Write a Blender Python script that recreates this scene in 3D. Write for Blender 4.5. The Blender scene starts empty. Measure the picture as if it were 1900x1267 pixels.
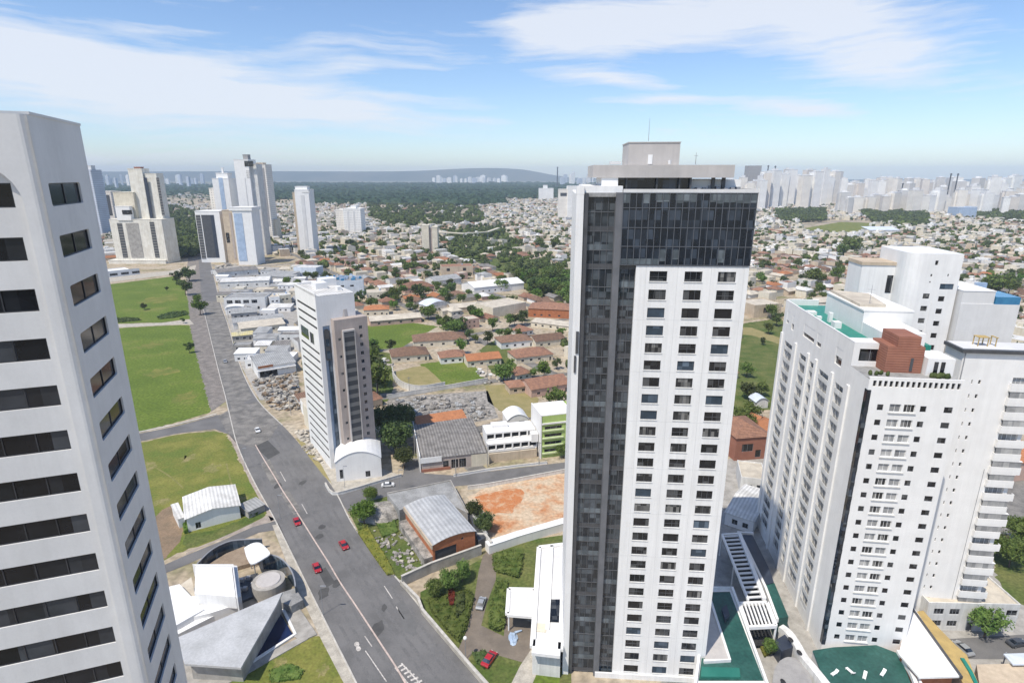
import bpy, bmesh, math, random
from mathutils import Vector, Matrix, noise as mnoise
R = math.radians
S = bpy.context.scene
COL = S.collection
rnd = random.Random(7)

# ---------------------------------------------------------------- camera
HC = 100.0                       # the photograph is taken from a roof about 100 m up
FOC = 1074.0                     # focal length in pixels of the 1900 px wide photograph
PITCH = math.atan(.287)
cam = bpy.data.cameras.new('camera')
cam.sensor_width = 36; cam.lens = 36*FOC/1900
cam.clip_start = .5; cam.clip_end = 40000
camo = bpy.data.objects.new('camera', cam); COL.objects.link(camo)
camo.location = (0, 0, HC); camo.rotation_euler = (R(90)-PITCH, 0, 0)
S.camera = camo

# ---------------------------------------------------------------- sun, sky, exposure
SUN_EL, SUN_DIR = R(60), Vector((-.66, -.75, 0)).normalized()   # the sun stands behind the left shoulder
sun = bpy.data.lights.new('sun', 'SUN'); sun.energy = 3.8; sun.angle = R(.5); sun.color = (1, .93, .815)
suno = bpy.data.objects.new('sun', sun); COL.objects.link(suno)
sd = Vector((SUN_DIR.x*math.cos(SUN_EL), SUN_DIR.y*math.cos(SUN_EL), math.sin(SUN_EL)))
suno.rotation_euler = sd.to_track_quat('Z', 'Y').to_euler(); suno.location = (-300, -300, 600)
S.view_settings.view_transform = 'Standard'; S.view_settings.look = 'None'
S.view_settings.exposure = 0.36; S.view_settings.gamma = 1
S.cycles.max_bounces = 6; S.cycles.volume_bounces = 0

world = bpy.data.worlds.new('World'); S.world = world; world.use_nodes = True
def build_sky():
    nt = world.node_tree; nt.nodes.clear(); N = nt.nodes.new; L = nt.links.new
    out = N('ShaderNodeOutputWorld'); bg = N('ShaderNodeBackground'); bg.inputs[1].default_value = .125
    sky = N('ShaderNodeTexSky'); sky.sky_type = 'NISHITA'; sky.sun_disc = False
    sky.sun_elevation = SUN_EL; sky.sun_rotation = math.atan2(SUN_DIR.x, SUN_DIR.y)
    sky.air_density = 1.0; sky.dust_density = .6; sky.ozone_density = 2.8; sky.altitude = 400
    tc = N('ShaderNodeTexCoord'); sep = N('ShaderNodeSeparateXYZ'); L(tc.outputs['Generated'], sep.inputs[0])
    def m(op, a, b=None, clamp=False):
        n = N('ShaderNodeMath'); n.operation = op; n.use_clamp = clamp
        for i, v in enumerate((a, b)):
            if v is None: continue
            if isinstance(v, (int, float)): n.inputs[i].default_value = v
            else: L(v, n.inputs[i])
        return n.outputs[0]
    az = m('ARCTAN2', sep.outputs[0], sep.outputs[1]); el = m('ARCSINE', sep.outputs[2])
    com = N('ShaderNodeCombineXYZ'); L(az, com.inputs[0]); L(el, com.inputs[1])
    # high thin cloud: streaked noise, gathered in the banks the photograph shows
    warp = N('ShaderNodeTexNoise'); warp.inputs['Scale'].default_value = 2.2; warp.inputs['Detail'].default_value = 4
    L(com.outputs[0], warp.inputs['Vector'])
    wv = N('ShaderNodeVectorMath'); wv.operation = 'MULTIPLY_ADD'
    L(warp.outputs['Color'], wv.inputs[0]); wv.inputs[1].default_value = (.30, .085, 0); L(com.outputs[0], wv.inputs[2])
    mp = N('ShaderNodeMapping'); mp.inputs['Scale'].default_value = (2.4, 17, 1); mp.inputs['Rotation'].default_value = (0, 0, R(3))
    L(wv.outputs[0], mp.inputs[0])
    ns = N('ShaderNodeTexNoise'); ns.inputs['Scale'].default_value = 1.7; ns.inputs['Detail'].default_value = 9
    ns.inputs['Roughness'].default_value = .68; L(mp.outputs[0], ns.inputs['Vector'])
    mp2 = N('ShaderNodeMapping'); mp2.inputs['Scale'].default_value = (4, 60, 1); mp2.inputs['Rotation'].default_value = (0, 0, R(5))
    L(wv.outputs[0], mp2.inputs[0])
    ns2 = N('ShaderNodeTexNoise'); ns2.inputs['Scale'].default_value = 2; ns2.inputs['Detail'].default_value = 7
    L(mp2.outputs[0], ns2.inputs['Vector'])
    banks = None
    # az deg, el deg, half width az, half width el, tilt deg, weight
    for a, e, sa, se, t, w in ((-27, 9.2, 30, 3.6, -5, 1.1), (-36, 12.8, 18, 2.6, -8, .7), (-12, 9.0, 23, 2.4, -4, 1.05), (-22, 11.5, 14, 1.6, -2, .6), (-28, 4.4, 26, 1.2, -1, .55), (-19, 13.6, 9, .8, 4, .5), (-4, 11.4, 8, .9, 6, .6),
                               (24, 15.5, 20, 3.6, 2, 1.35), (37, 13.3, 13, 3.4, -16, .9), (12, 14.5, 10, 3.0, -8, .75), (-10, 12.2, 15, 1.8, 3, .5),
                               (21, 8.9, 8, .7, 1, .95), (33, 7.8, 8, 1.1, -8, 1.2), (16, 10.6, 9, 1.0, -7, .85), (36, 11.0, 10, 2.0, -10, .7), (-24, 3.2, 34, 1.3, 0, .45), (5, .6, 70, 3.0, 0, .42)):
        g = N('ShaderNodeMapping'); g.vector_type = 'TEXTURE'
        g.inputs['Location'].default_value = (R(a), R(e), 0); g.inputs['Rotation'].default_value = (0, 0, R(t))
        g.inputs['Scale'].default_value = (R(sa), R(se), 1); L(wv.outputs[0], g.inputs[0])
        sub = N('ShaderNodeVectorMath'); sub.operation = 'LENGTH'; L(g.outputs[0], sub.inputs[0])
        f = m('MULTIPLY', m('SMOOTH_MIN', m('SUBTRACT', 1.0, sub.outputs['Value'], True), 1.0), w)
        banks = f if banks is None else m('ADD', banks, f)
    dens = m('ADD', m('MULTIPLY', ns.outputs[0], .75), m('MULTIPLY', ns2.outputs[0], .35))
    cl = m('MULTIPLY', m('SUBTRACT', m('ADD', m('MULTIPLY', banks, .58), m('MULTIPLY', dens, 1.45)), .865), 2.3, True)
    cl = m('MULTIPLY', cl, .82)
    # away from the view the sky keeps a light scatter of the same cloud
    back = m('MULTIPLY', m('SUBTRACT', dens, .62, True), .8)
    cl = m('MAXIMUM', cl, back, True)
    mix = N('ShaderNodeMixRGB'); L(cl, mix.inputs[0])
    tint = N('ShaderNodeMixRGB'); tint.blend_type = 'MULTIPLY'; tint.inputs[0].default_value = 1; tint.inputs[2].default_value = (.93, .975, 1.06, 1)
    L(sky.outputs[0], tint.inputs[1]); L(tint.outputs[0], mix.inputs[1]); mix.inputs[2].default_value = (5.5, 5.7, 6.1, 1)
    L(mix.outputs[0], bg.inputs[0]); L(bg.outputs[0], out.inputs[0])
build_sky()

# ---------------------------------------------------------------- helpers
def spot(px, py, z=0.0):
    """where the line of sight through a point of the photograph meets height z"""
    r = (px-950)/FOC; v = (py-633.5)/FOC; c, s = math.cos(PITCH), math.sin(PITCH)
    t = (z-HC)/(-s-c*v)
    return Vector((r*t, (c-s*v)*t, z))
def seen(x, y, z=0):
    z -= HC; c, s = math.cos(PITCH), math.sin(PITCH); d = y*c-z*s
    return (950+FOC*x/d, 633.5-FOC*(y*s+z*c)/d) if d > 1 else (-9999, 9999)
def inside(p, poly):
    x, y = p[0], p[1]; k = False; j = len(poly)-1
    for i in range(len(poly)):
        a, b = poly[i], poly[j]
        if (a[1] > y) != (b[1] > y) and x < (b[0]-a[0])*(y-a[1])/(b[1]-a[1])+a[0]: k = not k
        j = i
    return k

class MB:
    """collects shapes for ONE mesh object"""
    def __init__(s): s.v = []; s.f = []; s.m = []; s.x = Matrix.Identity(4)
    def pts(s, P):
        n = len(s.v); s.v += [tuple(s.x @ Vector(p)) for p in P]; return n
    def face(s, P, mi=0):
        n = s.pts(P); s.f.append(tuple(range(n, n+len(P)))); s.m.append(mi)
    def hexa(s, P, mi=0):
        n = s.pts(P)
        for q in ((3, 2, 1, 0), (4, 5, 6, 7), (0, 1, 5, 4), (1, 2, 6, 5), (2, 3, 7, 6), (3, 0, 4, 7)):
            s.f.append(tuple(n+i for i in q)); s.m.append(mi)
    def box(s, x0, x1, y0, y1, z0, z1, mi=0):
        s.hexa([(x0, y0, z0), (x1, y0, z0), (x1, y1, z0), (x0, y1, z0), (x0, y0, z1), (x1, y0, z1), (x1, y1, z1), (x0, y1, z1)], mi)
    def prism(s, poly, z0, z1, mi=0, top=None):
        A = sum(poly[i-1][0]*poly[i][1]-poly[i][0]*poly[i-1][1] for i in range(len(poly)))
        if A < 0: poly = poly[::-1]
        k = len(poly); n = s.pts([(p[0], p[1], z0) for p in poly]+[(p[0], p[1], z1) for p in poly])
        for i in range(k):
            j = (i+1) % k; s.f.append((n+i, n+j, n+k+j, n+k+i)); s.m.append(mi)
        s.f.append(tuple(n+k+i for i in range(k))); s.m.append(mi if top is None else top)
        s.f.append(tuple(n+k-1-i for i in range(k))); s.m.append(mi)
    def tube(s, a, b, r0, r1=None, n=8, mi=0, cap=True):
        a, b = Vector(a), Vector(b); r1 = r0 if r1 is None else r1
        d = (b-a).normalized(); u = d.orthogonal().normalized(); w = d.cross(u)
        k = s.pts([a+(u*math.cos(t)+w*math.sin(t))*r0 for t in [2*math.pi*i/n for i in range(n)]] +
                  [b+(u*math.cos(t)+w*math.sin(t))*r1 for t in [2*math.pi*i/n for i in range(n)]])
        for i in range(n):
            j = (i+1) % n; s.f.append((k+i, k+j, k+n+j, k+n+i)); s.m.append(mi)
        if cap:
            s.f.append(tuple(k+n+i for i in range(n))); s.m.append(mi); s.f.append(tuple(k+n-1-i for i in range(n))); s.m.append(mi)
    def ball(s, c, rx, ry, rz, n=8, m=5, mi=0, jit=0, rg=rnd):
        P = []; 
        for i in range(m+1):
            t = math.pi*i/m
            for j in range(n):
                q = 2*math.pi*j/n; k = 1+rg.uniform(-jit, jit)
                P.append((c[0]+rx*k*math.sin(t)*math.cos(q), c[1]+ry*k*math.sin(t)*math.sin(q), c[2]+rz*k*math.cos(t)))
        b = s.pts(P)
        for i in range(m):
            for j in range(n):
                j2 = (j+1) % n; s.f.append((b+i*n+j, b+(i+1)*n+j, b+(i+1)*n+j2, b+i*n+j2)); s.m.append(mi)
    def facade(s, L, z0, z1, holes, dep=.25, mi=0, rev=None):
        """wall plane y=0 from x=0..L with real openings (x0,x1,za,zb) and their reveals"""
        xs = sorted({0, L, *[round(h[0], 4) for h in holes], *[round(h[1], 4) for h in holes]})
        zs = sorted({z0, z1, *[round(h[2], 4) for h in holes], *[round(h[3], 4) for h in holes]})
        for k in range(len(zs)-1):
            zc = (zs[k]+zs[k+1])/2; row = [h for h in holes if h[2] < zc < h[3]]; st = None
            for i in range(len(xs)-1):
                xc = (xs[i]+xs[i+1])/2; hole = any(h[0] < xc < h[1] for h in row)
                if not hole and st is None: st = xs[i]
                if st is not None and (hole or i == len(xs)-2):
                    e = xs[i] if hole else xs[i+1]
                    s.face([(st, 0, zs[k]), (e, 0, zs[k]), (e, 0, zs[k+1]), (st, 0, zs[k+1])], mi); st = None
        r = mi if rev is None else rev
        for a, b, c, d in holes:
            s.face([(a, 0, c), (b, 0, c), (b, dep, c), (a, dep, c)], r); s.face([(a, dep, d), (b, dep, d), (b, 0, d), (a, 0, d)], r)
            s.face([(a, 0, c), (a, dep, c), (a, dep, d), (a, 0, d)], r); s.face([(b, dep, c), (b, 0, c), (b, 0, d), (b, dep, d)], r)
    def each(s, name, mats, parent=None):
        """every box of the collection as a part of its own"""
        if not isinstance(mats, (list, tuple)): mats = [mats]
        for k in range(0, len(s.f), 6):
            vs = s.v[k//6*8:k//6*8+8]; b = MB(); c = Vector(vs[0]); b.hexa([Vector(v)-c for v in vs]); b.build(name, mats[s.m[k]], parent, loc=c)
    def mesh(s, name, mats, smooth=False):
        me = bpy.data.meshes.new(name); me.from_pydata(s.v, [], s.f); me.update()
        if not isinstance(mats, (list, tuple)): mats = [mats]
        for m in mats: me.materials.append(m)
        if any(s.m): me.polygons.foreach_set('material_index', s.m)
        if smooth: me.polygons.foreach_set('use_smooth', [True]*len(me.polygons))
        return me
    def build(s, name, mats, parent=None, smooth=False, loc=(0, 0, 0), rz=0):
        return link(name, s.mesh(name, mats, smooth), parent, loc, rz)
def link(name, data, parent=None, loc=(0, 0, 0), rz=0):
    o = bpy.data.objects.new(name, data); COL.objects.link(o)
    if parent is not None: o.parent = parent
    o.location = loc; o.rotation_euler = (0, 0, rz); return o
def tag(o, label, cat, group=None):
    o['label'] = label; o['category'] = cat
    if group: o['group'] = group
    return o
def thing(name, label, cat, loc=(0, 0, 0), rz=0, group=None):
    return tag(link(name, None, None, loc, rz), label, cat, group)
def struct(o, kind='structure'): o['kind'] = kind; return o
def smooth_line(P, n=6):
    out = []
    for i in range(len(P)-1):
        p0 = P[max(i-1, 0)]; p1 = P[i]; p2 = P[i+1]; p3 = P[min(i+2, len(P)-1)]
        for k in range(n):
            t = k/n; out.append(tuple(.5*((2*p1[j])+(-p0[j]+p2[j])*t+(2*p0[j]-5*p1[j]+4*p2[j]-p3[j])*t*t+(-p0[j]+3*p1[j]-3*p2[j]+p3[j])*t**3) for j in range(2)))
    return out+[tuple(P[-1])]

# ---------------------------------------------------------------- materials
def base_mat(name):
    m = bpy.data.materials.new(name); m.use_nodes = True; nt = m.node_tree
    return m, nt, nt.nodes['Principled BSDF'], nt.nodes.new, nt.links.new
def mat(name, c1, c2=None, s=.5, rough=.8, fine=.12, fs=14, streak=0, bump=0, bs=20, metal=0, spec=.3, orand=0, coord='pos', stretch=(1, 1, 1), lo=.38, hi=.62, c3=None, tile=None):
    m, nt, P, N, L = base_mat(name)
    c2 = c2 or tuple(x*.86 for x in c1)
    if coord == 'pos': src = N('ShaderNodeNewGeometry').outputs['Position']
    else: src = N('ShaderNodeTexCoord').outputs['Object']
    mp = N('ShaderNodeMapping'); mp.inputs['Scale'].default_value = stretch; L(src, mp.inputs[0])
    n1 = N('ShaderNodeTexNoise'); n1.inputs['Scale'].default_value = s; n1.inputs['Detail'].default_value = 6; n1.inputs['Roughness'].default_value = .62
    L(mp.outputs[0], n1.inputs['Vector'])
    cr = N('ShaderNodeValToRGB'); cr.color_ramp.elements[0].position = lo; cr.color_ramp.elements[1].position = hi
    cr.color_ramp.elements[0].color = (*c1, 1); cr.color_ramp.elements[1].color = (*c2, 1)
    if c3: e = cr.color_ramp.elements.new((lo+hi)/2); e.color = (*c3, 1)
    L(n1.outputs[0], cr.inputs[0]); col = cr.outputs[0]
    def mul(col, fac_out, k):
        mr = N('ShaderNodeMapRange'); mr.inputs['From Min'].default_value = .3; mr.inputs['From Max'].default_value = .7
        mr.inputs['To Min'].default_value = 1-k; mr.inputs['To Max'].default_value = 1+k*.4; L(fac_out, mr.inputs[0])
        mx = N('ShaderNodeVectorMath'); mx.operation = 'SCALE'; L(col, mx.inputs[0]); L(mr.outputs[0], mx.inputs['Scale']); return mx.outputs[0]
    if fine:
        n2 = N('ShaderNodeTexNoise'); n2.inputs['Scale'].default_value = fs; n2.inputs['Detail'].default_value = 4; L(mp.outputs[0], n2.inputs['Vector'])
        col = mul(col, n2.outputs[0], fine)
    if streak:
        m2 = N('ShaderNodeMapping'); m2.inputs['Scale'].default_value = (1, 1, .05); L(src, m2.inputs[0])
        n3 = N('ShaderNodeTexNoise'); n3.inputs['Scale'].default_value = 1.1; n3.inputs['Detail'].default_value = 7; n3.inputs['Roughness'].default_value = .7
        L(m2.outputs[0], n3.inputs['Vector']); col = mul(col, n3.outputs[0], streak)
    hgt = None
    if tile:   # courses: ('z'|'x'|'y', spacing, darkness)
        ax, sp, dk = tile
        w = N('ShaderNodeTexWave'); w.wave_type = 'BANDS'; w.bands_direction = ax.upper(); w.inputs['Scale'].default_value = .314/sp
        w.inputs['Distortion'].default_value = .6; w.inputs['Detail'].default_value = 1
        L(N('ShaderNodeTexCoord').outputs['Object'], w.inputs['Vector']); col = mul(col, w.outputs['Fac'], dk); hgt = w.outputs['Fac']
    if orand:
        oi = N('ShaderNodeObjectInfo'); mr = N('ShaderNodeMapRange'); mr.inputs['To Min'].default_value = 1-orand; mr.inputs['To Max'].default_value = 1+orand
        L(oi.outputs['Random'], mr.inputs[0]); mx = N('ShaderNodeVectorMath'); mx.operation = 'SCALE'; L(col, mx.inputs[0]); L(mr.outputs[0], mx.inputs['Scale']); col = mx.outputs[0]
    L(col, P.inputs['Base Color']); P.inputs['Roughness'].default_value = rough; P.inputs['Metallic'].default_value = metal
    P.inputs['Specular IOR Level'].default_value = spec
    if bump or hgt:
        bp = N('ShaderNodeBump'); bp.inputs['Strength'].default_value = bump or .3; bp.inputs['Distance'].default_value = .1
        if hgt: L(hgt, bp.inputs['Height'])
        else:
            n4 = N('ShaderNodeTexNoise'); n4.inputs['Scale'].default_value = bs; n4.inputs['Detail'].default_value = 5; L(mp.outputs[0], n4.inputs['Vector']); L(n4.outputs[0], bp.inputs['Height'])
        L(bp.outputs[0], P.inputs['Normal'])
    return m
def glass(name, dark, light, cell=(1.1, 1.1, 1.7), amount=.3, rough=.06, spec=.5, coord='pos'):
    """window glass with blinds and curtains behind some panes"""
    m, nt, P, N, L = base_mat(name)
    src = N('ShaderNodeNewGeometry').outputs['Position'] if coord == 'pos' else N('ShaderNodeTexCoord').outputs['Object']
    d = N('ShaderNodeVectorMath'); d.operation = 'DIVIDE'; d.inputs[1].default_value = cell; L(src, d.inputs[0])
    f = N('ShaderNodeVectorMath'); f.operation = 'FLOOR'; L(d.outputs[0], f.inputs[0])
    w = N('ShaderNodeTexWhiteNoise'); w.noise_dimensions = '3D'; L(f.outputs[0], w.inputs['Vector'])
    cr = N('ShaderNodeValToRGB'); e = cr.color_ramp.elements
    e[0].position = 1-amount; e[0].color = (*dark, 1); e[1].position = 1; e[1].color = (*light, 1)
    L(w.outputs['Value'], cr.inputs[0])
    n = N('ShaderNodeTexNoise'); n.inputs['Scale'].default_value = .6; n.inputs['Detail'].default_value = 4; L(src, n.inputs['Vector'])
    mx = N('ShaderNodeMixRGB'); mx.blend_type = 'MULTIPLY'; mx.inputs[0].default_value = .7; L(cr.outputs[0], mx.inputs[1]); L(n.outputs[0], mx.inputs[2])
    L(mx.outputs[0], P.inputs['Base Color']); P.inputs['Roughness'].default_value = rough; P.inputs['Specular IOR Level'].default_value = spec
    return m
def grid(name, wall, win, fx=3.2, fz=3.1, kx=.45, kz=.45, rough=.7):
    """far facades: painted wall with rows of small windows, drawn on the wall itself"""
    m, nt, P, N, L = base_mat(name)
    tc = N('ShaderNodeTexCoord'); sp = N('ShaderNodeSeparateXYZ'); L(tc.outputs['Object'], sp.inputs[0])
    def mm(op, a, b):
        n = N('ShaderNodeMath'); n.operation = op
        for i, v in enumerate((a, b)):
            if isinstance(v, (int, float)): n.inputs[i].default_value = v
            else: L(v, n.inputs[i])
        return n.outputs[0]
    u = mm('ADD', sp.outputs[0], sp.outputs[1])
    a = mm('LESS_THAN', mm('FRACT', mm('DIVIDE', u, fx), 0), kx); b = mm('LESS_THAN', mm('FRACT', mm('DIVIDE', sp.outputs[2], fz), 0), kz)
    geo = N('ShaderNodeNewGeometry'); sn = N('ShaderNodeSeparateXYZ'); L(geo.outputs['Normal'], sn.inputs[0])
    side = mm('LESS_THAN', mm('ABSOLUTE', sn.outputs[2], 0), .5)
    k = mm('MULTIPLY', mm('MULTIPLY', a, b), side)
    n = N('ShaderNodeTexNoise'); n.inputs['Scale'].default_value = .05; n.inputs['Detail'].default_value = 6; L(tc.outputs['Object'], n.inputs['Vector'])
    cr = N('ShaderNodeValToRGB'); cr.color_ramp.elements[0].position = .35; cr.color_ramp.elements[1].position = .65
    cr.color_ramp.elements[0].color = (*wall, 1); cr.color_ramp.elements[1].color = (*[x*.85 for x in wall], 1); L(n.outputs[0], cr.inputs[0])
    mx = N('ShaderNodeMixRGB'); L(k, mx.inputs[0]); L(cr.outputs[0], mx.inputs[1]); mx.inputs[2].default_value = (*win, 1)
    L(mx.outputs[0], P.inputs['Base Color']); P.inputs['Roughness'].default_value = rough; P.inputs['Specular IOR Level'].default_value = .3
    return m
def leafmat(name, a, b, tr=.25):
    m, nt, P, N, L = base_mat(name)
    geo = N('ShaderNodeNewGeometry'); n = N('ShaderNodeTexNoise'); n.inputs['Scale'].default_value = .7; n.inputs['Detail'].default_value = 5
    L(geo.outputs['Position'], n.inputs['Vector'])
    cr = N('ShaderNodeValToRGB'); cr.color_ramp.elements[0].position = .33; cr.color_ramp.elements[1].position = .68
    cr.color_ramp.elements[0].color = (*a, 1); cr.color_ramp.elements[1].color = (*b, 1); L(n.outputs[0], cr.inputs[0])
    oi = N('ShaderNodeObjectInfo'); hs = N('ShaderNodeHueSaturation')
    mr = N('ShaderNodeMapRange'); mr.inputs['To Min'].default_value = .7; mr.inputs['To Max'].default_value = 1.25; L(oi.outputs['Random'], mr.inputs[0])
    mh = N('ShaderNodeMapRange'); mh.inputs['To Min'].default_value = .475; mh.inputs['To Max'].default_value = .52; L(oi.outputs['Random'], mh.inputs[0])
    L(mr.outputs[0], hs.inputs['Value']); L(mh.outputs[0], hs.inputs['Hue']); L(cr.outputs[0], hs.inputs['Color'])
    L(hs.outputs[0], P.inputs['Base Color']); P.inputs['Roughness'].default_value = .65; P.inputs['Specular IOR Level'].default_value = .2
    if tr:
        t = N('ShaderNodeBsdfTranslucent'); L(hs.outputs[0], t.inputs[0]); ms = N('ShaderNodeMixShader'); ms.inputs[0].default_value = tr
        L(P.outputs[0], ms.inputs[1]); L(t.outputs[0], ms.inputs[2]); L(ms.outputs[0], nt.nodes['Material Output'].inputs[0])
    return m
M = {}
M['white'] = mat('white_paint', (.81, .80, .78), (.76, .75, .73), s=.25, rough=.55, fine=.04, streak=.07)
M['white_clean'] = mat('clean_white_paint', (.81, .805, .79), (.765, .76, .745), s=.16, rough=.5, fine=.03, fs=4, streak=.11)
M['worn_white'] = mat('weathered_white_paint', (.74, .73, .70), (.62, .61, .58), s=.2, rough=.7, fine=.07, streak=.24)
M['light_grey'] = mat('light_grey_paint', (.68, .675, .665), (.62, .615, .605), s=.2, rough=.6, fine=.03, fs=5, streak=.06)
M['grey'] = mat('grey_render', (.36, .35, .34), (.30, .29, .285), s=.3, rough=.75, fine=.06, streak=.12)
M['warm_grey'] = mat('warm_grey_cladding', (.52, .49, .465), (.46, .435, .415), s=.3, rough=.6, fine=.05, streak=.1)
M['bay_frame'] = mat('dark_bay_frame', (.13, .135, .145), (.10, .105, .115), rough=.4)
M['pale_cream'] = mat('pale_cream_render', (.80, .77, .69), (.70, .66, .57), s=.2, rough=.75, fine=.07, streak=.22)
M['pilaster'] = mat('grey_metal_cladding', (.16, .163, .175), (.13, .135, .145), s=.3, rough=.45, fine=.05, streak=.15)
M['dark_metal'] = mat('dark_metal', (.025, .027, .032), (.04, .042, .05), rough=.4, spec=.5)
M['charcoal'] = mat('charcoal_panel', (.055, .057, .062), (.08, .082, .09), s=.4, rough=.35, spec=.5)
M['frame'] = mat('window_frame_metal', (.30, .31, .33), (.24, .25, .27), rough=.4)
M['cream'] = mat('cream_render', (.72, .66, .53), (.62, .56, .44), s=.25, rough=.75, fine=.07, streak=.16)
M['beige'] = mat('beige_render', (.58, .48, .36), (.48, .39, .29), s=.25, rough=.8, fine=.07, streak=.16)
M['pink'] = mat('faded_pink_render', (.58, .40, .32), (.48, .33, .27), s=.3, rough=.8, fine=.07, streak=.16)
M['brown'] = mat('brown_cladding', (.46, .395, .355), (.40, .34, .305), s=.3, rough=.7, fine=.06, streak=.15)
M['blue_white'] = mat('pale_blue_render', (.64, .69, .75), (.55, .60, .66), s=.25, rough=.7, fine=.05, streak=.15)
M['ochre'] = mat('ochre_render', (.50, .36, .14), (.40, .29, .12), rough=.8)
M['orange'] = mat('orange_brick', (.50, .19, .085), (.40, .145, .065), s=.8, rough=.85, fine=.2, tile=('z', .35, .2))
M['red_brown'] = mat('red_brown_render', (.34, .15, .10), (.29, .125, .085), s=.4, rough=.8, fine=.1, tile=('z', .5, .1))
M['concrete'] = mat('concrete', (.42, .40, .37), (.30, .285, .26), s=.35, rough=.9, fine=.14, streak=.12, bump=.15)
M['slab_grey'] = mat('grey_roof_slab', (.36, .36, .355), (.23, .23, .225), s=.22, rough=.85, fine=.22, fs=2.5, bump=.1)
M['wedge'] = mat('pale_grey_wedge_roof', (.48, .485, .49), (.38, .385, .385), s=.16, rough=.75, fine=.12, fs=2)
M['bright_metal'] = mat('galvanised_roof', (.56, .56, .55), (.44, .44, .435), s=.3, rough=.45, fine=.12, fs=2, metal=.2, tile=('x', 1.2, .15))
M['white_roof'] = mat('white_metal_roof', (.74, .73, .70), (.55, .535, .50), s=.22, rough=.55, fine=.12, fs=3, tile=('x', 1.0, .18))
M['grey_roof'] = mat('grey_metal_roof', (.40, .40, .39), (.29, .29, .28), s=.25, rough=.55, fine=.09, tile=('x', 1.0, .18))
M['old_roof'] = mat('grey_fibre_cement_roof', (.27, .255, .24), (.17, .16, .15), s=.35, rough=.9, fine=.16, tile=('x', 1.1, .25))
M['terra'] = mat('terracotta_tile', (.34, .18, .115), (.24, .13, .09), s=.6, rough=.9, fine=.25, fs=3, tile=('y', .7, .28), orand=.2)
M['brown_tile'] = mat('weathered_brown_tile', (.25, .15, .10), (.17, .105, .075), s=.6, rough=.9, fine=.25, fs=3, tile=('y', .7, .28), orand=.2)
M['cream_roof'] = mat('pale_concrete_roof', (.60, .54, .44), (.45, .40, .33), s=.3, rough=.9, fine=.14)
M['orange_roof'] = mat('orange_tile', (.44, .185, .085), (.34, .145, .07), s=.5, rough=.85, fine=.2, fs=3, tile=('y', .8, .2), orand=.2)
M['teal'] = mat('teal_waterproofing', (.012, .072, .058), (.026, .105, .085), s=.25, rough=.5, fine=.3, fs=1.5, spec=.5)
M['teal_tile'] = mat('bright_teal_tiles', (.015, .20, .15), (.022, .25, .19), s=.6, rough=.4, fine=.15, tile=('x', .8, .12))
M['navy'] = mat('dark_navy_roof', (.022, .03, .05), (.035, .045, .07), s=.3, rough=.35, spec=.5)
M['lime'] = mat('lime_green_render', (.42, .55, .18), (.36, .48, .15), s=.3, rough=.7, fine=.06, streak=.1)
M['blue_panel'] = mat('blue_glass_panel', (.03, .17, .33), (.05, .24, .42), s=.4, rough=.15, spec=.6)
M['sky_panel'] = mat('pale_blue_cladding', (.42, .52, .66), (.33, .42, .55), s=.3, rough=.4)
M['glass'] = glass('dark_window_glass', (.012, .014, .019), (.13, .135, .14), amount=.4)
M['glass_ribbon'] = glass('ribbon_window_glass', (.012, .014, .019), (.085, .095, .11), cell=(2.2, 2.2, 3.56), amount=.5, rough=.08, spec=.35)
M['pane_pale'] = glass('pale_window_pane', (.36, .365, .37), (.62, .615, .60), cell=(1.1, 1.1, 3.1), amount=.8, rough=.25, spec=.3)
M['glass_curtain'] = glass('curtained_window_glass', (.03, .033, .038), (.36, .355, .34), cell=(.55, .55, 3.1), amount=.55, rough=.12)
M['glass_blue'] = glass('blue_window_glass', (.045, .075, .11), (.16, .22, .29), amount=.4, rough=.05)
M['glass_bay'] = glass('bay_glass', (.028, .036, .047), (.14, .165, .19), cell=(1.15, 1.15, 1.05), amount=.6, rough=.05, spec=.5)
M['glass_band'] = glass('pale_spandrel_glass', (.11, .135, .155), (.23, .27, .30), cell=(1.15, 1.15, 3.1), amount=.8, rough=.12)
M['glass_dark'] = glass('smoked_curtain_wall', (.014, .021, .034), (.075, .10, .14), cell=(1.05, 1.05, 1.55), amount=.55, rough=.04, spec=.5)
M['glaze_shade_fill'] = mat('open_shade', (.02, .02, .022), (.035, .035, .036), rough=.9)  # near-black: shade painted into openings and gaps, also the slit glazing
M['asphalt'] = mat('asphalt', (.175, .17, .167), (.13, .127, .125), s=.12, rough=.9, fine=.16, fs=6, bump=.1, c3=(.155, .151, .149))
M['old_asphalt'] = mat('worn_dusty_asphalt', (.25, .235, .215), (.135, .13, .122), s=.22, rough=.95, fine=.25, fs=4, bump=.15)
M['patch'] = mat('asphalt_patch', (.07, .069, .068), (.09, .088, .086), s=.4, rough=.9, fine=.2)
M['paving'] = mat('pale_paving', (.50, .46, .39), (.36, .33, .28), s=.5, rough=.9, fine=.2, fs=5)
M['pinkpave'] = mat('pinkish_pavement', (.40, .34, .29), (.28, .24, .21), s=.4, rough=.9, fine=.2, fs=5)
M['brownpave'] = mat('brown_driveway_paving', (.21, .175, .14), (.16, .135, .11), s=.3, rough=.9, fine=.2, fs=6)
M['kerb'] = mat('kerb_concrete', (.56, .53, .48), (.42, .40, .36), s=.8, rough=.9, fine=.15)
M['marking'] = mat('worn_road_paint', (.66, .62, .57), (.40, .37, .34), s=1.6, rough=.8, fine=.3, fs=4)
M['wear'] = mat('tyre_worn_asphalt', (.135, .132, .13), (.16, .156, .153), s=.5, rough=.75, fine=.2, fs=3)
M['median'] = mat('pinkish_median_kerb', (.60, .49, .43), (.46, .37, .33), s=.8, rough=.85, fine=.15)
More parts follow.
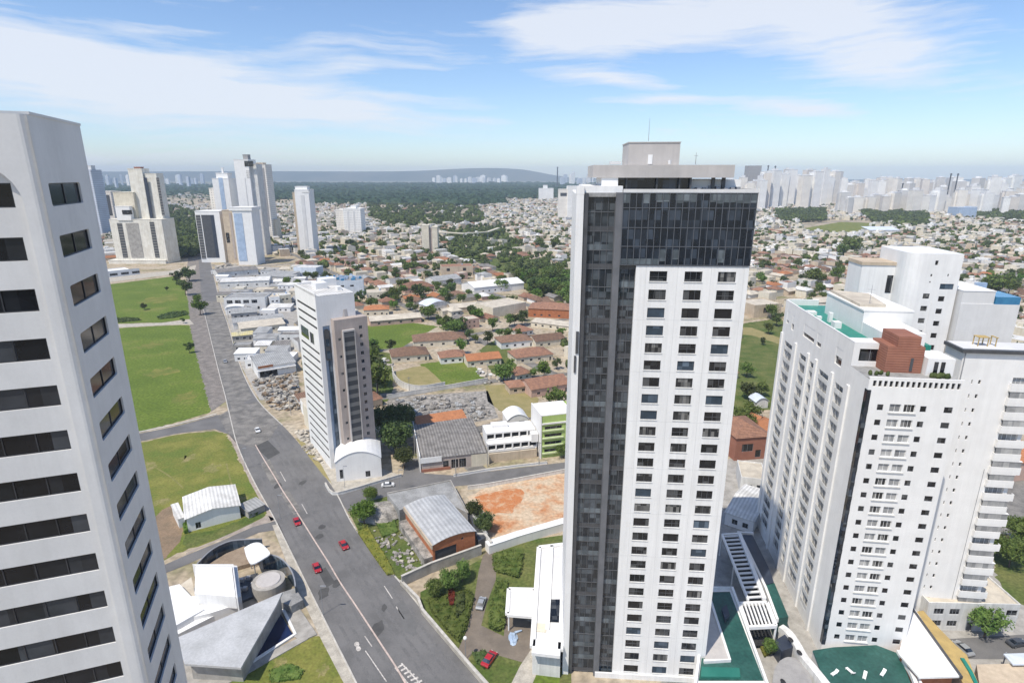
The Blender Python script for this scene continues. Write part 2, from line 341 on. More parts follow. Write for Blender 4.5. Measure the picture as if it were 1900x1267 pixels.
M['grass'] = mat('bright_mown_grass', (.10, .15, .019), (.205, .21, .055), s=.045, rough=.95, fine=.42, fs=.9, bump=.5, bs=5, c3=(.126, .178, .024), lo=.34, hi=.74)
M['olive'] = mat('dry_olive_grass', (.22, .215, .052), (.125, .165, .03), s=.10, rough=.95, fine=.35, fs=1.6, bump=.4, bs=6, c3=(.16, .175, .036))
M['weeds'] = mat('rough_green_ground', (.075, .115, .022), (.15, .16, .05), s=.12, rough=.95, fine=.4, fs=1.4, bump=.5, bs=4)
M['tan_grass'] = mat('dry_tan_grass', (.31, .26, .12), (.25, .22, .09), s=.2, rough=.95, fine=.25, fs=3)
M['red_earth'] = mat('bare_red_earth', (.47, .20, .085), (.57, .45, .32), s=.13, rough=.95, fine=.28, fs=1.0, bump=.4, bs=3, c3=(.54, .345, .21), lo=.34, hi=.56)
M['orange_earth'] = mat('raw_orange_earth', (.48, .19, .075), (.55, .38, .24), s=.35, rough=.95, fine=.2, fs=2, lo=.48, hi=.66)
M['brown_earth'] = mat('brown_earth', (.27, .19, .125), (.20, .15, .10), s=.2, rough=.95, fine=.25, fs=2)
M['suburb'] = mat('dusty_suburban_ground', (.46, .40, .31), (.17, .175, .07), s=.05, rough=.95, fine=.4, fs=.5, c3=(.41, .335, .24), lo=.36, hi=.68)
M['far_ground'] = mat('distant_ground', (.34, .30, .23), (.09, .115, .05), s=.006, rough=.95, fine=.4, fs=.05, lo=.4, hi=.6)
M['pool'] = mat('deep_blue_pool_water', (.006, .012, .042), (.012, .022, .07), s=.15, rough=.08, fine=.1, spec=.5)
M['rock'] = mat('grey_rubble', (.42, .39, .35), (.17, .16, .145), s=.5, rough=.95, fine=.3, fs=3, bump=.5, bs=3)
M['bark'] = mat('bark', (.13, .095, .07), (.09, .065, .05), rough=.95, fine=.2)
M['red'] = mat('red_car_paint', (.42, .022, .03), (.36, .02, .026), rough=.3, spec=.6)
M['silver'] = mat('silver_car_paint', (.42, .43, .44), (.38, .39, .40), rough=.3, metal=.3, spec=.6)
M['dark_car'] = mat('dark_car_paint', (.05, .055, .065), (.07, .075, .085), rough=.3, spec=.6)
M['white_car'] = mat('white_car_paint', (.74, .74, .73), (.70, .70, .69), rough=.3, spec=.6)
M['tyre'] = mat('tyre_rubber', (.02, .02, .02), (.03, .03, .03), rough=.9)
M['lampglass'] = mat('frosted_lamp_globe', (.78, .77, .73), (.74, .73, .70), rough=.4)
M['leaf'] = leafmat('green_foliage', (.07, .12, .022), (.18, .23, .06))
M['leaf_dark'] = leafmat('dark_foliage', (.048, .078, .023), (.12, .15, .05))
M['leaf_fresh'] = leafmat('fresh_foliage', (.075, .145, .02), (.17, .25, .05))
M['leaf_yellow'] = leafmat('yellow_green_foliage', (.15, .17, .03), (.26, .24, .05))
M['leaf_red'] = leafmat('rusty_red_foliage', (.16, .05, .02), (.24, .085, .03))
M['forest'] = leafmat('distant_forest_foliage', (.016, .032, .014), (.034, .056, .022), tr=0)
M['hill'] = mat('distant_wooded_slope', (.06, .075, .05), (.11, .11, .075), s=.0012, rough=1, fine=.2, fs=.01)
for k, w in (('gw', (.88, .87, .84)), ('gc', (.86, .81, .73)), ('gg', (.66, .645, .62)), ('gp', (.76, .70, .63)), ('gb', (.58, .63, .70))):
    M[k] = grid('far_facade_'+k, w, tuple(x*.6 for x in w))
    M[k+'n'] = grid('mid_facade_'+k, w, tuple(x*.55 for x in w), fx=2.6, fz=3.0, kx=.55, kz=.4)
M['strip_g'] = grid('window_column', (.20, .195, .185), (.06, .062, .066), fx=50, fz=3.1, kx=1, kz=.55)
# ---------------------------------------------------------------- ground, roads, fields, hills
def flat(name, pts, z, m, kind='structure'):
    b = MB(); P = [Vector((p[0], p[1], z)) for p in pts]
    if sum(P[i-1].x*P[i].y-P[i].x*P[i-1].y for i in range(len(P))) < 0: P.reverse()
    b.face(P); o = b.build(name, m)
    return struct(o, kind) if kind else o
def ground_px(name, pix, z, m, sm=0, kind='structure'):
    if sm: pix = smooth_line(list(pix)+[pix[0]], sm)[:-1]
    P = [spot(x, y) for x, y in pix]
    if name in ('grass_field', 'dry_grass_lot', 'lawn', 'overgrown_lot', 'overgrown_slope', 'green_yard', 'bare_earth_patch', 'dirt_lot', 'grassy_slope', 'green_lawn_strip'):   # ragged borders
        Q = []; rg = random.Random(len(pix))
        for i in range(len(P)):
            a, c = P[i], P[(i+1) % len(P)]; n = min(60, max(1, int((c-a).length/1.4)))
            for k in range(n): Q.append(a.lerp(c, k/n)+Vector((rg.gauss(0, .28), rg.gauss(0, .28), 0)))
        P = Q
    return flat(name, P, z, m, kind)
def ribbon(mb, pts, w, z0, z1, mi=0):
    """a wall or kerb of width w along a line of points"""
    P = [Vector((p[0], p[1])) for p in pts]; A = []; B = []
    for i in range(len(P)):
        d = (P[min(i+1, len(P)-1)]-P[max(i-1, 0)]).normalized(); n = Vector((-d.y, d.x))*w/2; A.append(P[i]+n); B.append(P[i]-n)
    for i in range(len(P)-1):
        mb.hexa([(*A[i], z0), (*B[i], z0), (*B[i+1], z0), (*A[i+1], z0), (*A[i], z1), (*B[i], z1), (*B[i+1], z1), (*A[i+1], z1)], mi)
GREEN_A = [(820, 430), (930, 415), (970, 465), (900, 482), (840, 480)]; GREEN_B = [(870, 480), (960, 478), (1060, 490), (1062, 572), (985, 545), (930, 505)]
def px_line(pix, sm=0):
    if sm: pix = smooth_line(pix, sm)
    return [spot(x, y) for x, y in pix]

M['verge'] = mat('trodden_brown_verge', (.27, .24, .215), (.17, .155, .14), s=.3, rough=.95, fine=.35, fs=2.2, bump=.3, bs=4)
M['drygrass'] = mat('dry_worn_grass', (.27, .235, .10), (.17, .18, .045), s=.4, rough=.95, fine=.35, fs=2, bump=.4, bs=5)
flat('ground', [(-12500, -400), (12500, -400), (12500, 12300), (-12500, 12300)], -.06, M['far_ground'])
flat('suburb_ground', [(-1700, -300), (1900, -300), (1900, 2700), (-1700, 2700)], 0, M['suburb'])
FIELD1 = [(60, 540), (200, 528), (320, 513), (338, 520), (349, 560), (352, 592), (300, 598), (208, 601), (60, 612)]
FIELD2 = [(60, 622), (215, 609), (330, 603), (352, 603), (362, 650), (375, 700), (391, 765), (330, 783), (250, 803), (100, 840)]
FIELD3 = [(120, 850), (255, 822), (330, 806), (398, 799), (420, 806), (436, 838), (468, 902), (496, 952), (482, 966), (420, 995), (340, 1022), (290, 1045), (200, 1080)]
FIELD4 = [(380, 1300), (432, 1262), (500, 1218), (563, 1184), (590, 1178), (604, 1190), (640, 1262), (670, 1330)]
ground_px('grass_field', FIELD1, .03, M['grass']); ground_px('grass_field', FIELD2, .03, M['grass'])
ground_px('dry_grass_lot', FIELD3, .03, M['olive']); ground_px('lawn', FIELD4, .03, M['olive'])
ground_px('bare_earth_patch', [(284, 962), (318, 938), (338, 985), (318, 1022), (296, 1036)], .05, M['brown_earth'], 4)
rg = random.Random(23)
for k, (x, y, r) in enumerate(((300, 690, 7), (345, 735, 5), (280, 640, 6), (300, 930, 2.2), (390, 870, 3), (350, 850, 2.5), (270, 870, 3), (450, 925, 1.4), (300, 555, 12), (520, 1225, 1.4), (600, 1245, 1.2))):
    c = spot(x, y); flat('dry_patch', [c+Vector((math.cos(t)*r*rg.uniform(.4, 1.5), math.sin(t)*r*rg.uniform(.5, 1.9), 0)) for t in [j*.35 for j in range(18)]], .045, M['olive'] if y < 800 else M['drygrass'])
b = MB()
for q in ([(258, 850), (310, 880), (340, 905)], [(420, 860), (440, 930), (470, 950)]): ribbon(b, px_line(q, 5), .5, .03, .05)
struct(b.build('trodden_path', M['drygrass']))
ground_px('green_lawn_strip', [(345, 992), (395, 984), (445, 966), (487, 946), (490, 958), (440, 984), (395, 1003), (345, 1018), (338, 1005)], .05, M['weeds'])
ground_px('field_path', [(60, 613), (208, 602), (300, 599), (352, 593), (360, 602), (330, 602), (215, 608), (60, 621)], .04, M['paving'])
LE = smooth_line([(366, 455), (370, 500), (375, 560), (384, 600), (406, 690), (418, 735), (428, 778), (442, 830), (472, 895), (512, 968), (567, 1080), (617, 1180), (672, 1290), (760, 1480)], 5)
RE = smooth_line([(385, 455), (394, 500), (408, 560), (422, 600), (446, 680), (480, 745), (535, 800), (585, 860), (624, 915), (662, 985), (744, 1082), (800, 1150), (905, 1267), (1050, 1430)], 5)
flat('main_road', [spot(*p) for p in LE]+[spot(*p) for p in RE[::-1]], .06, M['asphalt'])
flat('verge', [spot(*p) for p in smooth_line([(352, 455), (346, 520), (352, 600), (366, 680), (392, 764)], 5)]+[spot(*p) for p in LE[:27][::-1]], .02, M['verge'])
ground_px('worn_road_stretch', [(380, 560), (405, 560), (420, 600), (444, 680), (468, 738), (432, 762), (420, 735), (408, 690), (386, 605)], .075, M['old_asphalt'])
ground_px('junction', [(405, 772), (440, 752), (478, 745), (520, 785), (500, 815), (470, 830), (440, 822), (420, 800)], .08, M['old_asphalt'])
ground_px('side_street', [(60, 852), (250, 806), (330, 790), (402, 770), (428, 768), (445, 830), (425, 806), (398, 796), (330, 804), (255, 820), (60, 866)], .05, M['asphalt'])
ground_px('side_street', [(190, 1092), (300, 1050), (345, 1030), (405, 1006), (470, 977), (512, 966), (520, 982), (480, 988), (420, 1014), (345, 1048), (300, 1066), (200, 1110)], .055, M['asphalt'])
ground_px('cross_street', [(618, 912), (652, 912), (700, 892), (748, 880), (753, 850), (784, 850), (787, 878), (845, 882), (960, 868), (1060, 856), (1060, 876), (900, 897), (845, 902), (800, 906), (722, 920), (690, 928), (662, 940), (646, 950)], .05, M['asphalt'])
ground_px('back_street', [(705, 730), (760, 726), (840, 712), (920, 703), (1060, 690), (1060, 696), (920, 710), (840, 720), (760, 735), (705, 742)], .05, M['old_asphalt'])
ground_px('pavement', [(420, 797), (432, 806), (446, 835), (474, 893), (513, 966), (505, 972), (497, 955), (466, 898), (438, 838)], .05, M['pinkpave'])
ground_px('pavement', [(345, 1026), (440, 984), (497, 956), (512, 963), (440, 990), (400, 1004), (345, 1029)], .05, M['pinkpave'])
pv = ground_px('pavement', [(505, 974), (517, 972), (570, 1083), (619, 1184), (674, 1290), (655, 1300), (598, 1190), (548, 1085)], .06, M['paving'])
ground_px('slab_forecourt', [(545, 800), (590, 790), (640, 845), (740, 880), (700, 892), (652, 910), (622, 912), (585, 858)], .04, M['paving'])
ground_px('yellow_verge', [(548, 812), (566, 822), (596, 862), (616, 898), (600, 882), (572, 846)], .07, M['tan_grass'])
ground_px('dirt_lot', [(868, 922), (900, 905), (960, 893), (1075, 872), (1075, 990), (1040, 980), (975, 992), (915, 1003), (895, 965)], .03, M['red_earth'])
ground_px('raw_earth_patch', [(881, 922), (915, 913), (957, 906), (973, 914), (966, 932), (954, 940), (950, 952), (925, 951), (903, 954)], .05, M['orange_earth'], 3)
ground_px('scrub_slope', [(640, 935), (735, 915), (745, 950), (805, 1048), (745, 1078), (700, 1040), (665, 985)], .03, M['weeds'])
ground_px('rubble_ground', [(718, 745), (760, 735), (905, 725), (925, 775), (870, 785), (775, 795), (720, 790)], .04, M['rock'])
ground_px('parched_lot', [(900, 715), (965, 712), (1000, 740), (990, 775), (940, 770), (905, 745)], .04, M['tan_grass'])
ground_px('overgrown_lot', [(680, 605), (760, 598), (812, 606), (770, 630), (745, 645), (680, 650)], .04, M['grass'])
ground_px('green_yard', [(778, 676), (868, 664), (900, 700), (885, 712), (825, 716), (800, 695)], .05, M['grass'])
ground_px('grassy_slope', [(1380, 600), (1450, 590), (1500, 700), (1440, 760), (1360, 760), (1360, 640)], .03, M['weeds'])
ground_px('dirt_track', [(1360, 606), (1395, 608), (1450, 628), (1450, 640), (1395, 622), (1360, 620)], .05, M['tan_grass'])
ground_px('mown_field', [(1490, 424), (1560, 412), (1618, 414), (1610, 430), (1500, 434)], .05, M['olive'])
ground_px('paved_yard', [(1300, 860), (1420, 840), (1420, 1000), (1520, 1180), (1800, 1060), (2100, 1020), (2100, 1420), (1280, 1420)], .03, M['concrete'])
ground_px('park_road', [(1835, 890), (2050, 850), (2050, 1000), (1835, 1005)], .05, M['old_asphalt'])
ground_px('lower_road', [(1760, 1185), (2100, 1165), (2100, 1225), (1790, 1222)], .05, M['asphalt'])
ground_px('lawn', [(1840, 1010), (2000, 990), (2000, 1130), (1880, 1120), (1845, 1060)], .05, M['weeds'])
ground_px('garden_ground', [(780, 1098), (905, 1030), (990, 1000), (1060, 990), (1060, 1330), (905, 1267), (780, 1130)], .02, M['weeds'])
ground_px('driveway', [(908, 1020), (922, 1030), (920, 1075), (903, 1120), (893, 1160), (935, 1180), (975, 1150), (1000, 1130), (1000, 1190), (975, 1230), (905, 1210), (868, 1230), (850, 1205), (868, 1165), (880, 1110), (888, 1060), (896, 1030)], .05, M['brownpave'])
ground_px('entrance_court', [(938, 1135), (1000, 1120), (1000, 1195), (965, 1215), (935, 1180)], .06, M['brownpave'])
ground_px('curved_path', [(975, 1150), (988, 1155), (985, 1205), (965, 1235), (945, 1275), (985, 1275), (1000, 1240), (1015, 1225), (1003, 1200), (992, 1150)], .07, M['paving'])
ground_px('lawn', [(875, 1208), (905, 1212), (930, 1225), (925, 1275), (905, 1267), (868, 1222)], .06, M['weeds'])
ground_px('lawn', [(985, 1242), (1010, 1238), (1040, 1240), (1040, 1300), (965, 1300)], .06, M['grass'])
ground_px('commercial_yard', [(398, 492), (470, 494), (590, 500), (600, 560), (545, 600), (552, 700), (560, 745), (482, 742), (448, 680), (424, 600), (410, 560)], .03, M['concrete'])
ground_px('overgrown_slope', GREEN_A, .03, M['weeds']); ground_px('overgrown_slope', GREEN_B, .03, M['weeds'])
ground_px('boulevard', [(60, 545), (200, 524), (330, 508), (362, 500), (364, 492), (320, 502), (200, 514), (60, 530)], .045, M['paving'])
ground_px('overgrown_lot', [(905, 735), (965, 700), (990, 705), (985, 745), (960, 770), (925, 760)], .035, M['weeds'], 2)
ground_px('overgrown_lot', [(890, 650), (920, 630), (950, 650), (960, 690), (925, 700), (905, 680)], .035, M['weeds'], 2)
ground_px('overgrown_lot', [(690, 660), (725, 655), (728, 735), (690, 750), (682, 700)], .035, M['weeds'], 2)
# kerbs and painted lines
b = MB(); ribbon(b, [spot(*p) for p in LE[12:]], .35, .02, .17); struct(b.build('kerb', M['kerb']))
b = MB(); ribbon(b, [spot(*p) for p in RE[:30]], .35, .02, .17); ribbon(b, [spot(*p) for p in RE[40:]], .35, .02, .17); struct(b.build('kerb', M['kerb']))
b = MB(); ribbon(b, px_line([(256, 802), (330, 787), (402, 768)], 3), .9, .02, .2); struct(b.build('kerb', M['kerb']))
b = MB(); ribbon(b, px_line([(474, 826), (490, 853), (509, 884), (526, 913), (544, 940), (559, 964), (586, 1007), (609, 1043), (632, 1082), (659, 1122), (703, 1189), (732, 1233), (744, 1253), (770, 1300)], 4), .32, .06, .2)
struct(b.build('road_divider', M['median']))
b = MB()
for q in (((713, 1087), (728, 1110)), ((677, 1180), (690, 1199)), ((678, 1207), (717, 1264)), ((735, 1125), (750, 1148)), ((520, 875), (530, 893)), ((560, 935), (570, 953))): ribbon(b, px_line(q), .22, .066, .07)
for k in range(7):      # crosshatched island at the foot of the picture
    ribbon(b, px_line([(738+k*6, 1238+k*6), (748+k*7, 1232+k*6)]), .45, .066, .07)
ribbon(b, px_line([(733, 1238), (775, 1290)]), .3, .066, .071); ribbon(b, px_line([(745, 1230), (800, 1290)]), .3, .066, .071)
for p in ((662, 1195), (665, 1203)):
    b.prism([spot(p[0]+5*math.cos(t), p[1]+5*math.sin(t)) for t in [i*.9 for i in range(7)]], .066, .07)
struct(b.build('road_markings', M['marking']))
b = MB()
for f in (.12, .22, .33, .55, .64, .76, .86):
    ribbon(b, [spot(*p).lerp(spot(*q), f) for p, q in zip(LE[26:], RE[27:])], .75, .062, .064)
struct(b.build('tyre_wear', M['wear']))
rg = random.Random(19)
for k in range(9):     # mended and stained spots
    i = rg.randrange(30, 58); c = spot(*LE[i]).lerp(spot(*RE[i]), rg.uniform(.1, .9)); r = rg.uniform(.5, 1.6)
    flat('road_stain', [c+Vector((math.cos(t)*r*rg.uniform(.6, 1.2), math.sin(t)*r*1.6*rg.uniform(.6, 1.2), 0)) for t in [j*.63 for j in range(10)]], .068+.001*k, M['patch'])
for k, q in enumerate(([(484, 860), (500, 852), (520, 890), (504, 900)], [(455, 812), (480, 800), (520, 840), (498, 852)], [(520, 915), (535, 908), (560, 948), (545, 955)], [(590, 1060), (604, 1052), (622, 1080), (606, 1090)])):
    ground_px('road_patch', q, .07, M['patch'] if k % 2 else M['old_asphalt'])
ground_px('road_mend', [(735, 1120), (748, 1112), (775, 1160), (768, 1180), (752, 1172)], .07, mat('fresh_asphalt', (.15, .148, .146), rough=.9))
# streets of the suburb: thin asphalt lanes on the same grid as the houses
GA = R(-33); GU = Vector((math.sin(GA), math.cos(GA), 0)); GV = Vector((math.cos(GA), -math.sin(GA), 0))   # along / across the avenue
def gp(a, c): return GU*a+GV*c
b = MB()
for c in range(90, 1500, 84): b.face([(*(gp(150, c)+GV*w).xy, .02) for w in (-3.2, 3.2)]+[(*(gp(2300, c)+GV*w).xy, .02) for w in (3.2, -3.2)])
for a in range(-460, 2300, 130): b.face([(*(gp(a, 70)+GU*w).xy, .028) for w in (-3, 3)]+[(*(gp(a, 1500)+GU*w).xy, .028) for w in (3, -3)])
struct(b.build('suburb_streets', M['old_asphalt']))
# long table mountain on the horizon
def hill(name, prof, Y, dep):
    b = MB(); n = len(prof)
    for k in range(n-1):
        (xa, ya), (xb, yb) = prof[k], prof[k+1]
        def P(px, py):
            r = (px-950)/FOC; v = (py-633.5)/FOC; c, s = math.cos(PITCH), math.sin(PITCH); t = Y/(c-s*v)
            return r*t, max(1., HC+(-s-c*v)*t)
        (x0, h0), (x1, h1) = P(xa, ya), P(xb, yb)
        for (da, fa), (db, fb) in (((-dep, 0), (-dep*.45, .62)), ((-dep*.45, .62), (0, 1)), ((0, 1), (dep, 0))):
            b.face([(x0, Y+da, h0*fa), (x1, Y+da, h1*fa), (x1, Y+db, h1*fb), (x0, Y+db, h0*fb)])
    return struct(b.build(name, M['hill'], smooth=True))
hill('hills', smooth_line([(-200, 326), (0, 322), (160, 319), (300, 318.5), (500, 318), (700, 318.5), (780, 317), (830, 314.5), (880, 312.5), (930, 312.5), (970, 315), (1000, 320), (1040, 327), (1100, 331), (1300, 333), (1700, 333), (2100, 332)], 6), 11300, 900)
# ---------------------------------------------------------------- shared building parts
WIN = {}
def window_mesh(w, h, gl, fr, div=2, rec=.16, bar=.06, trans=0):
    key = (round(w, 2), round(h, 2), gl, fr, div, trans)
    if key not in WIN:
        b = MB(); f = bar
        b.face([(0, rec, 0), (w, rec, 0), (w, rec, h), (0, rec, h)])
        for x in [0, w-f]+[w*k/div-f/2 for k in range(1, div)]: b.box(x, x+f, rec-.06, rec-.003, 0, h, 1)
        for z in [0, h-f]+([h*trans-f/2] if trans else []): b.box(f, w-f, rec-.05, rec-.004, z, z+f, 1)
        WIN[key] = b.mesh('window', [M[gl], M[fr]])
    return WIN[key]
def face_at(w, d, f):
    return {'f': Matrix.Identity(4), 'r': Matrix.Translation((w, 0, 0)) @ Matrix.Rotation(R(90), 4, 'Z'),
            'b': Matrix.Translation((w, d, 0)) @ Matrix.Rotation(R(180), 4, 'Z'), 'l': Matrix.Translation((0, d, 0)) @ Matrix.Rotation(R(-90), 4, 'Z')}[f]
def put(me, parent, X, x, z, name='window'):
    o = link(name, me, parent); o.matrix_local = X @ Matrix.Translation((x, 0, z)); return o
def roof_mesh(b, kind, w, d, h, rh, ov, mi=0, th=.14):
    """the roof shape itself, laid on walls of size w x d at height h"""
    o = ov
    if kind == 'flat':
        return
    if kind == 'hip':
        k = min(w, d)/2
        if w >= d: A, B2 = (k, d/2, h+rh), (w-k, d/2, h+rh)
        else: A, B2 = (w/2, k, h+rh), (w/2, d-k, h+rh)
        c = [(-o, -o, h), (w+o, -o, h), (w+o, d+o, h), (-o, d+o, h)]
        if w >= d: fs = [[c[0], c[1], B2, A], [c[1], c[2], B2], [c[2], c[3], A, B2], [c[3], c[0], A]]
        else: fs = [[c[0], c[1], A], [c[1], c[2], B2, A], [c[2], c[3], B2], [c[3], c[0], A, B2]]
        for f in fs: b.face([(x, y, z+th) for x, y, z in f], mi)
        for i in range(4): p, q = c[i], c[(i+1) % 4]; b.face([p, q, (q[0], q[1], q[2]+th), (p[0], p[1], p[2]+th)], mi)
        b.face(c[::-1], mi)
    elif kind in ('gable', 'gable_y', 'shed', 'vault'):
        if kind == 'gable': prof = [(-o, 0), (d/2, rh), (d+o, 0)]
        elif kind == 'gable_y': prof = [(-o, 0), (w/2, rh), (w+o, 0)]
        elif kind == 'shed': prof = [(-o, 0), (d+o, rh)]
        else: prof = [(-o+(w+2*o)*i/10, rh*(1-((i-5)/5)**2)) for i in range(11)]
        al = kind in ('gable', 'shed'); lo, hi = -o, (w if al else d)+o
        def P(t, u, z): return (u, t, h+z) if al else (t, u, h+z)
        for i in range(len(prof)-1):
            (t0, z0), (t1, z1) = prof[i], prof[i+1]
            b.hexa([P(t0, lo, z0), P(t0, hi, z0), P(t1, hi, z1), P(t1, lo, z1), P(t0, lo, z0+th), P(t0, hi, z0+th), P(t1, hi, z1+th), P(t1, lo, z1+th)], mi)
def gable_ends(b, kind, w, d, h, rh, mi=0):
    if kind == 'gable':
        for x in (0, w): b.face([(x, 0, h), (x, d, h), (x, d/2, h+rh)], mi)
    elif kind == 'gable_y':
        for y in (0, d): b.face([(0, y, h), (w, y, h), (w/2, y, h+rh)], mi)
    elif kind == 'shed':
        b.face([(0, d, h), (w, d, h), (w, d, h+rh), (0, d, h+rh)], mi)
        for x in (0, w): b.face([(x, 0, h), (x, d, h), (x, d, h+rh)], mi)
    elif kind == 'vault':
        for y in (0, d): b.face([(w*i/10, y, h+rh*(1-((i-5)/5)**2)*.98) for i in range(11)], mi)
ZONES = []      # ground already taken: (x, y, radius)
def bld(name, label, cat, p0, p1, d, h, wall='white', roof='flat', roofm='slab_grey', rh=1.6, ov=.4, wins=(), door=None, gl='glass', fr='frame', group=None, par=.5, root=None, z0=0, tank=False, base=None):
    """a building standing on the line p0-p1 (its front, seen from the photograph), d metres deep
       wins: (face, [x...], [z...], w, h, divisions)"""
    p0, p1 = Vector(p0).xy, Vector(p1).xy; w = (p1-p0).length; rz = math.atan2(p1.y-p0.y, p1.x-p0.x)
    t = thing(name, label, cat, (p0.x, p0.y, z0), rz, group)
    c = p0+(p1-p0)/2+Vector((-math.sin(rz), math.cos(rz)))*d/2; ZONES.append((c.x, c.y, max(w, d)*.62))
    b = MB(); ob = []
    for f in 'frbl':
        L = w if f in 'fb' else d; holes = []
        for W in wins:
            if W[0] == f:
                holes += [(x, x+W[3], z, z+W[4]) for x in W[1] for z in W[2]]
        if door and door[0] == f: holes.append((door[1], door[1]+door[2], .02, door[3]))
        b.x = face_at(w, d, f); b.facade(L, 0, h+(par if roof == 'flat' else 0), holes, dep=.3)
    b.x = Matrix.Identity(4)
    if roof == 'flat':     # parapet thickness and coping
        k = .22
        for a in ((0, w, 0, k), (0, w, d-k, d), (0, k, k, d-k), (w-k, w, k, d-k)): b.face([(a[0], a[2], h+par), (a[1], a[2], h+par), (a[1], a[3], h+par), (a[0], a[3], h+par)])
        for P in ([(k, k), (w-k, k)], [(w-k, k), (w-k, d-k)], [(w-k, d-k), (k, d-k)], [(k, d-k), (k, k)]):
            b.face([(*P[1], h), (*P[0], h), (*P[0], h+par), (*P[1], h+par)])
    else: gable_ends(b, roof, w, d, h, rh)
    b.build('wall', M[wall], t)
    r = MB()
    if roof == 'flat': r.box(.225, w-.225, .225, d-.225, h-.2, h+.02)
    else: roof_mesh(r, roof, w, d, h, rh, ov)
    ro = r.build('roof', M[roofm], t)
    if tank:
        q = MB(); q.tube((w*.7, d*.7, h), (w*.7, d*.7, h+1.1), .7, .8, 10); q.tube((w*.7, d*.7, h+1.1), (w*.7, d*.7, h+1.3), .8, .3, 10); q.build('water_tank', M['sky_panel'], t)
    for W in wins:
        X = face_at(w, d, W[0]); me = window_mesh(W[3], W[4], gl, fr, W[5] if len(W) > 5 else 2)
        for x in W[1]:
            for z in W[2]: put(me, t, X, x, z)
    if door:
        q = MB(); q.box(0, door[2], .22, .28, 0, door[3]-.02); o = q.build('door', M['charcoal'], t); o.matrix_local = face_at(w, d, door[0]) @ Matrix.Translation((door[1], 0, .02))
    return t
def px(a): return spot(*a)
def px_prism(b, pix, z0, z1, mi=0, top=None, sm=0):
    """extrude a plan whose top edge is seen at these points of the photograph"""
    if sm: pix = smooth_line(list(pix)+[pix[0]], sm)[:-1]
    b.prism([spot(x, y, z1).xy for x, y in pix], z0, z1, mi, top)
def local(t): return t.matrix_basis.inverted()

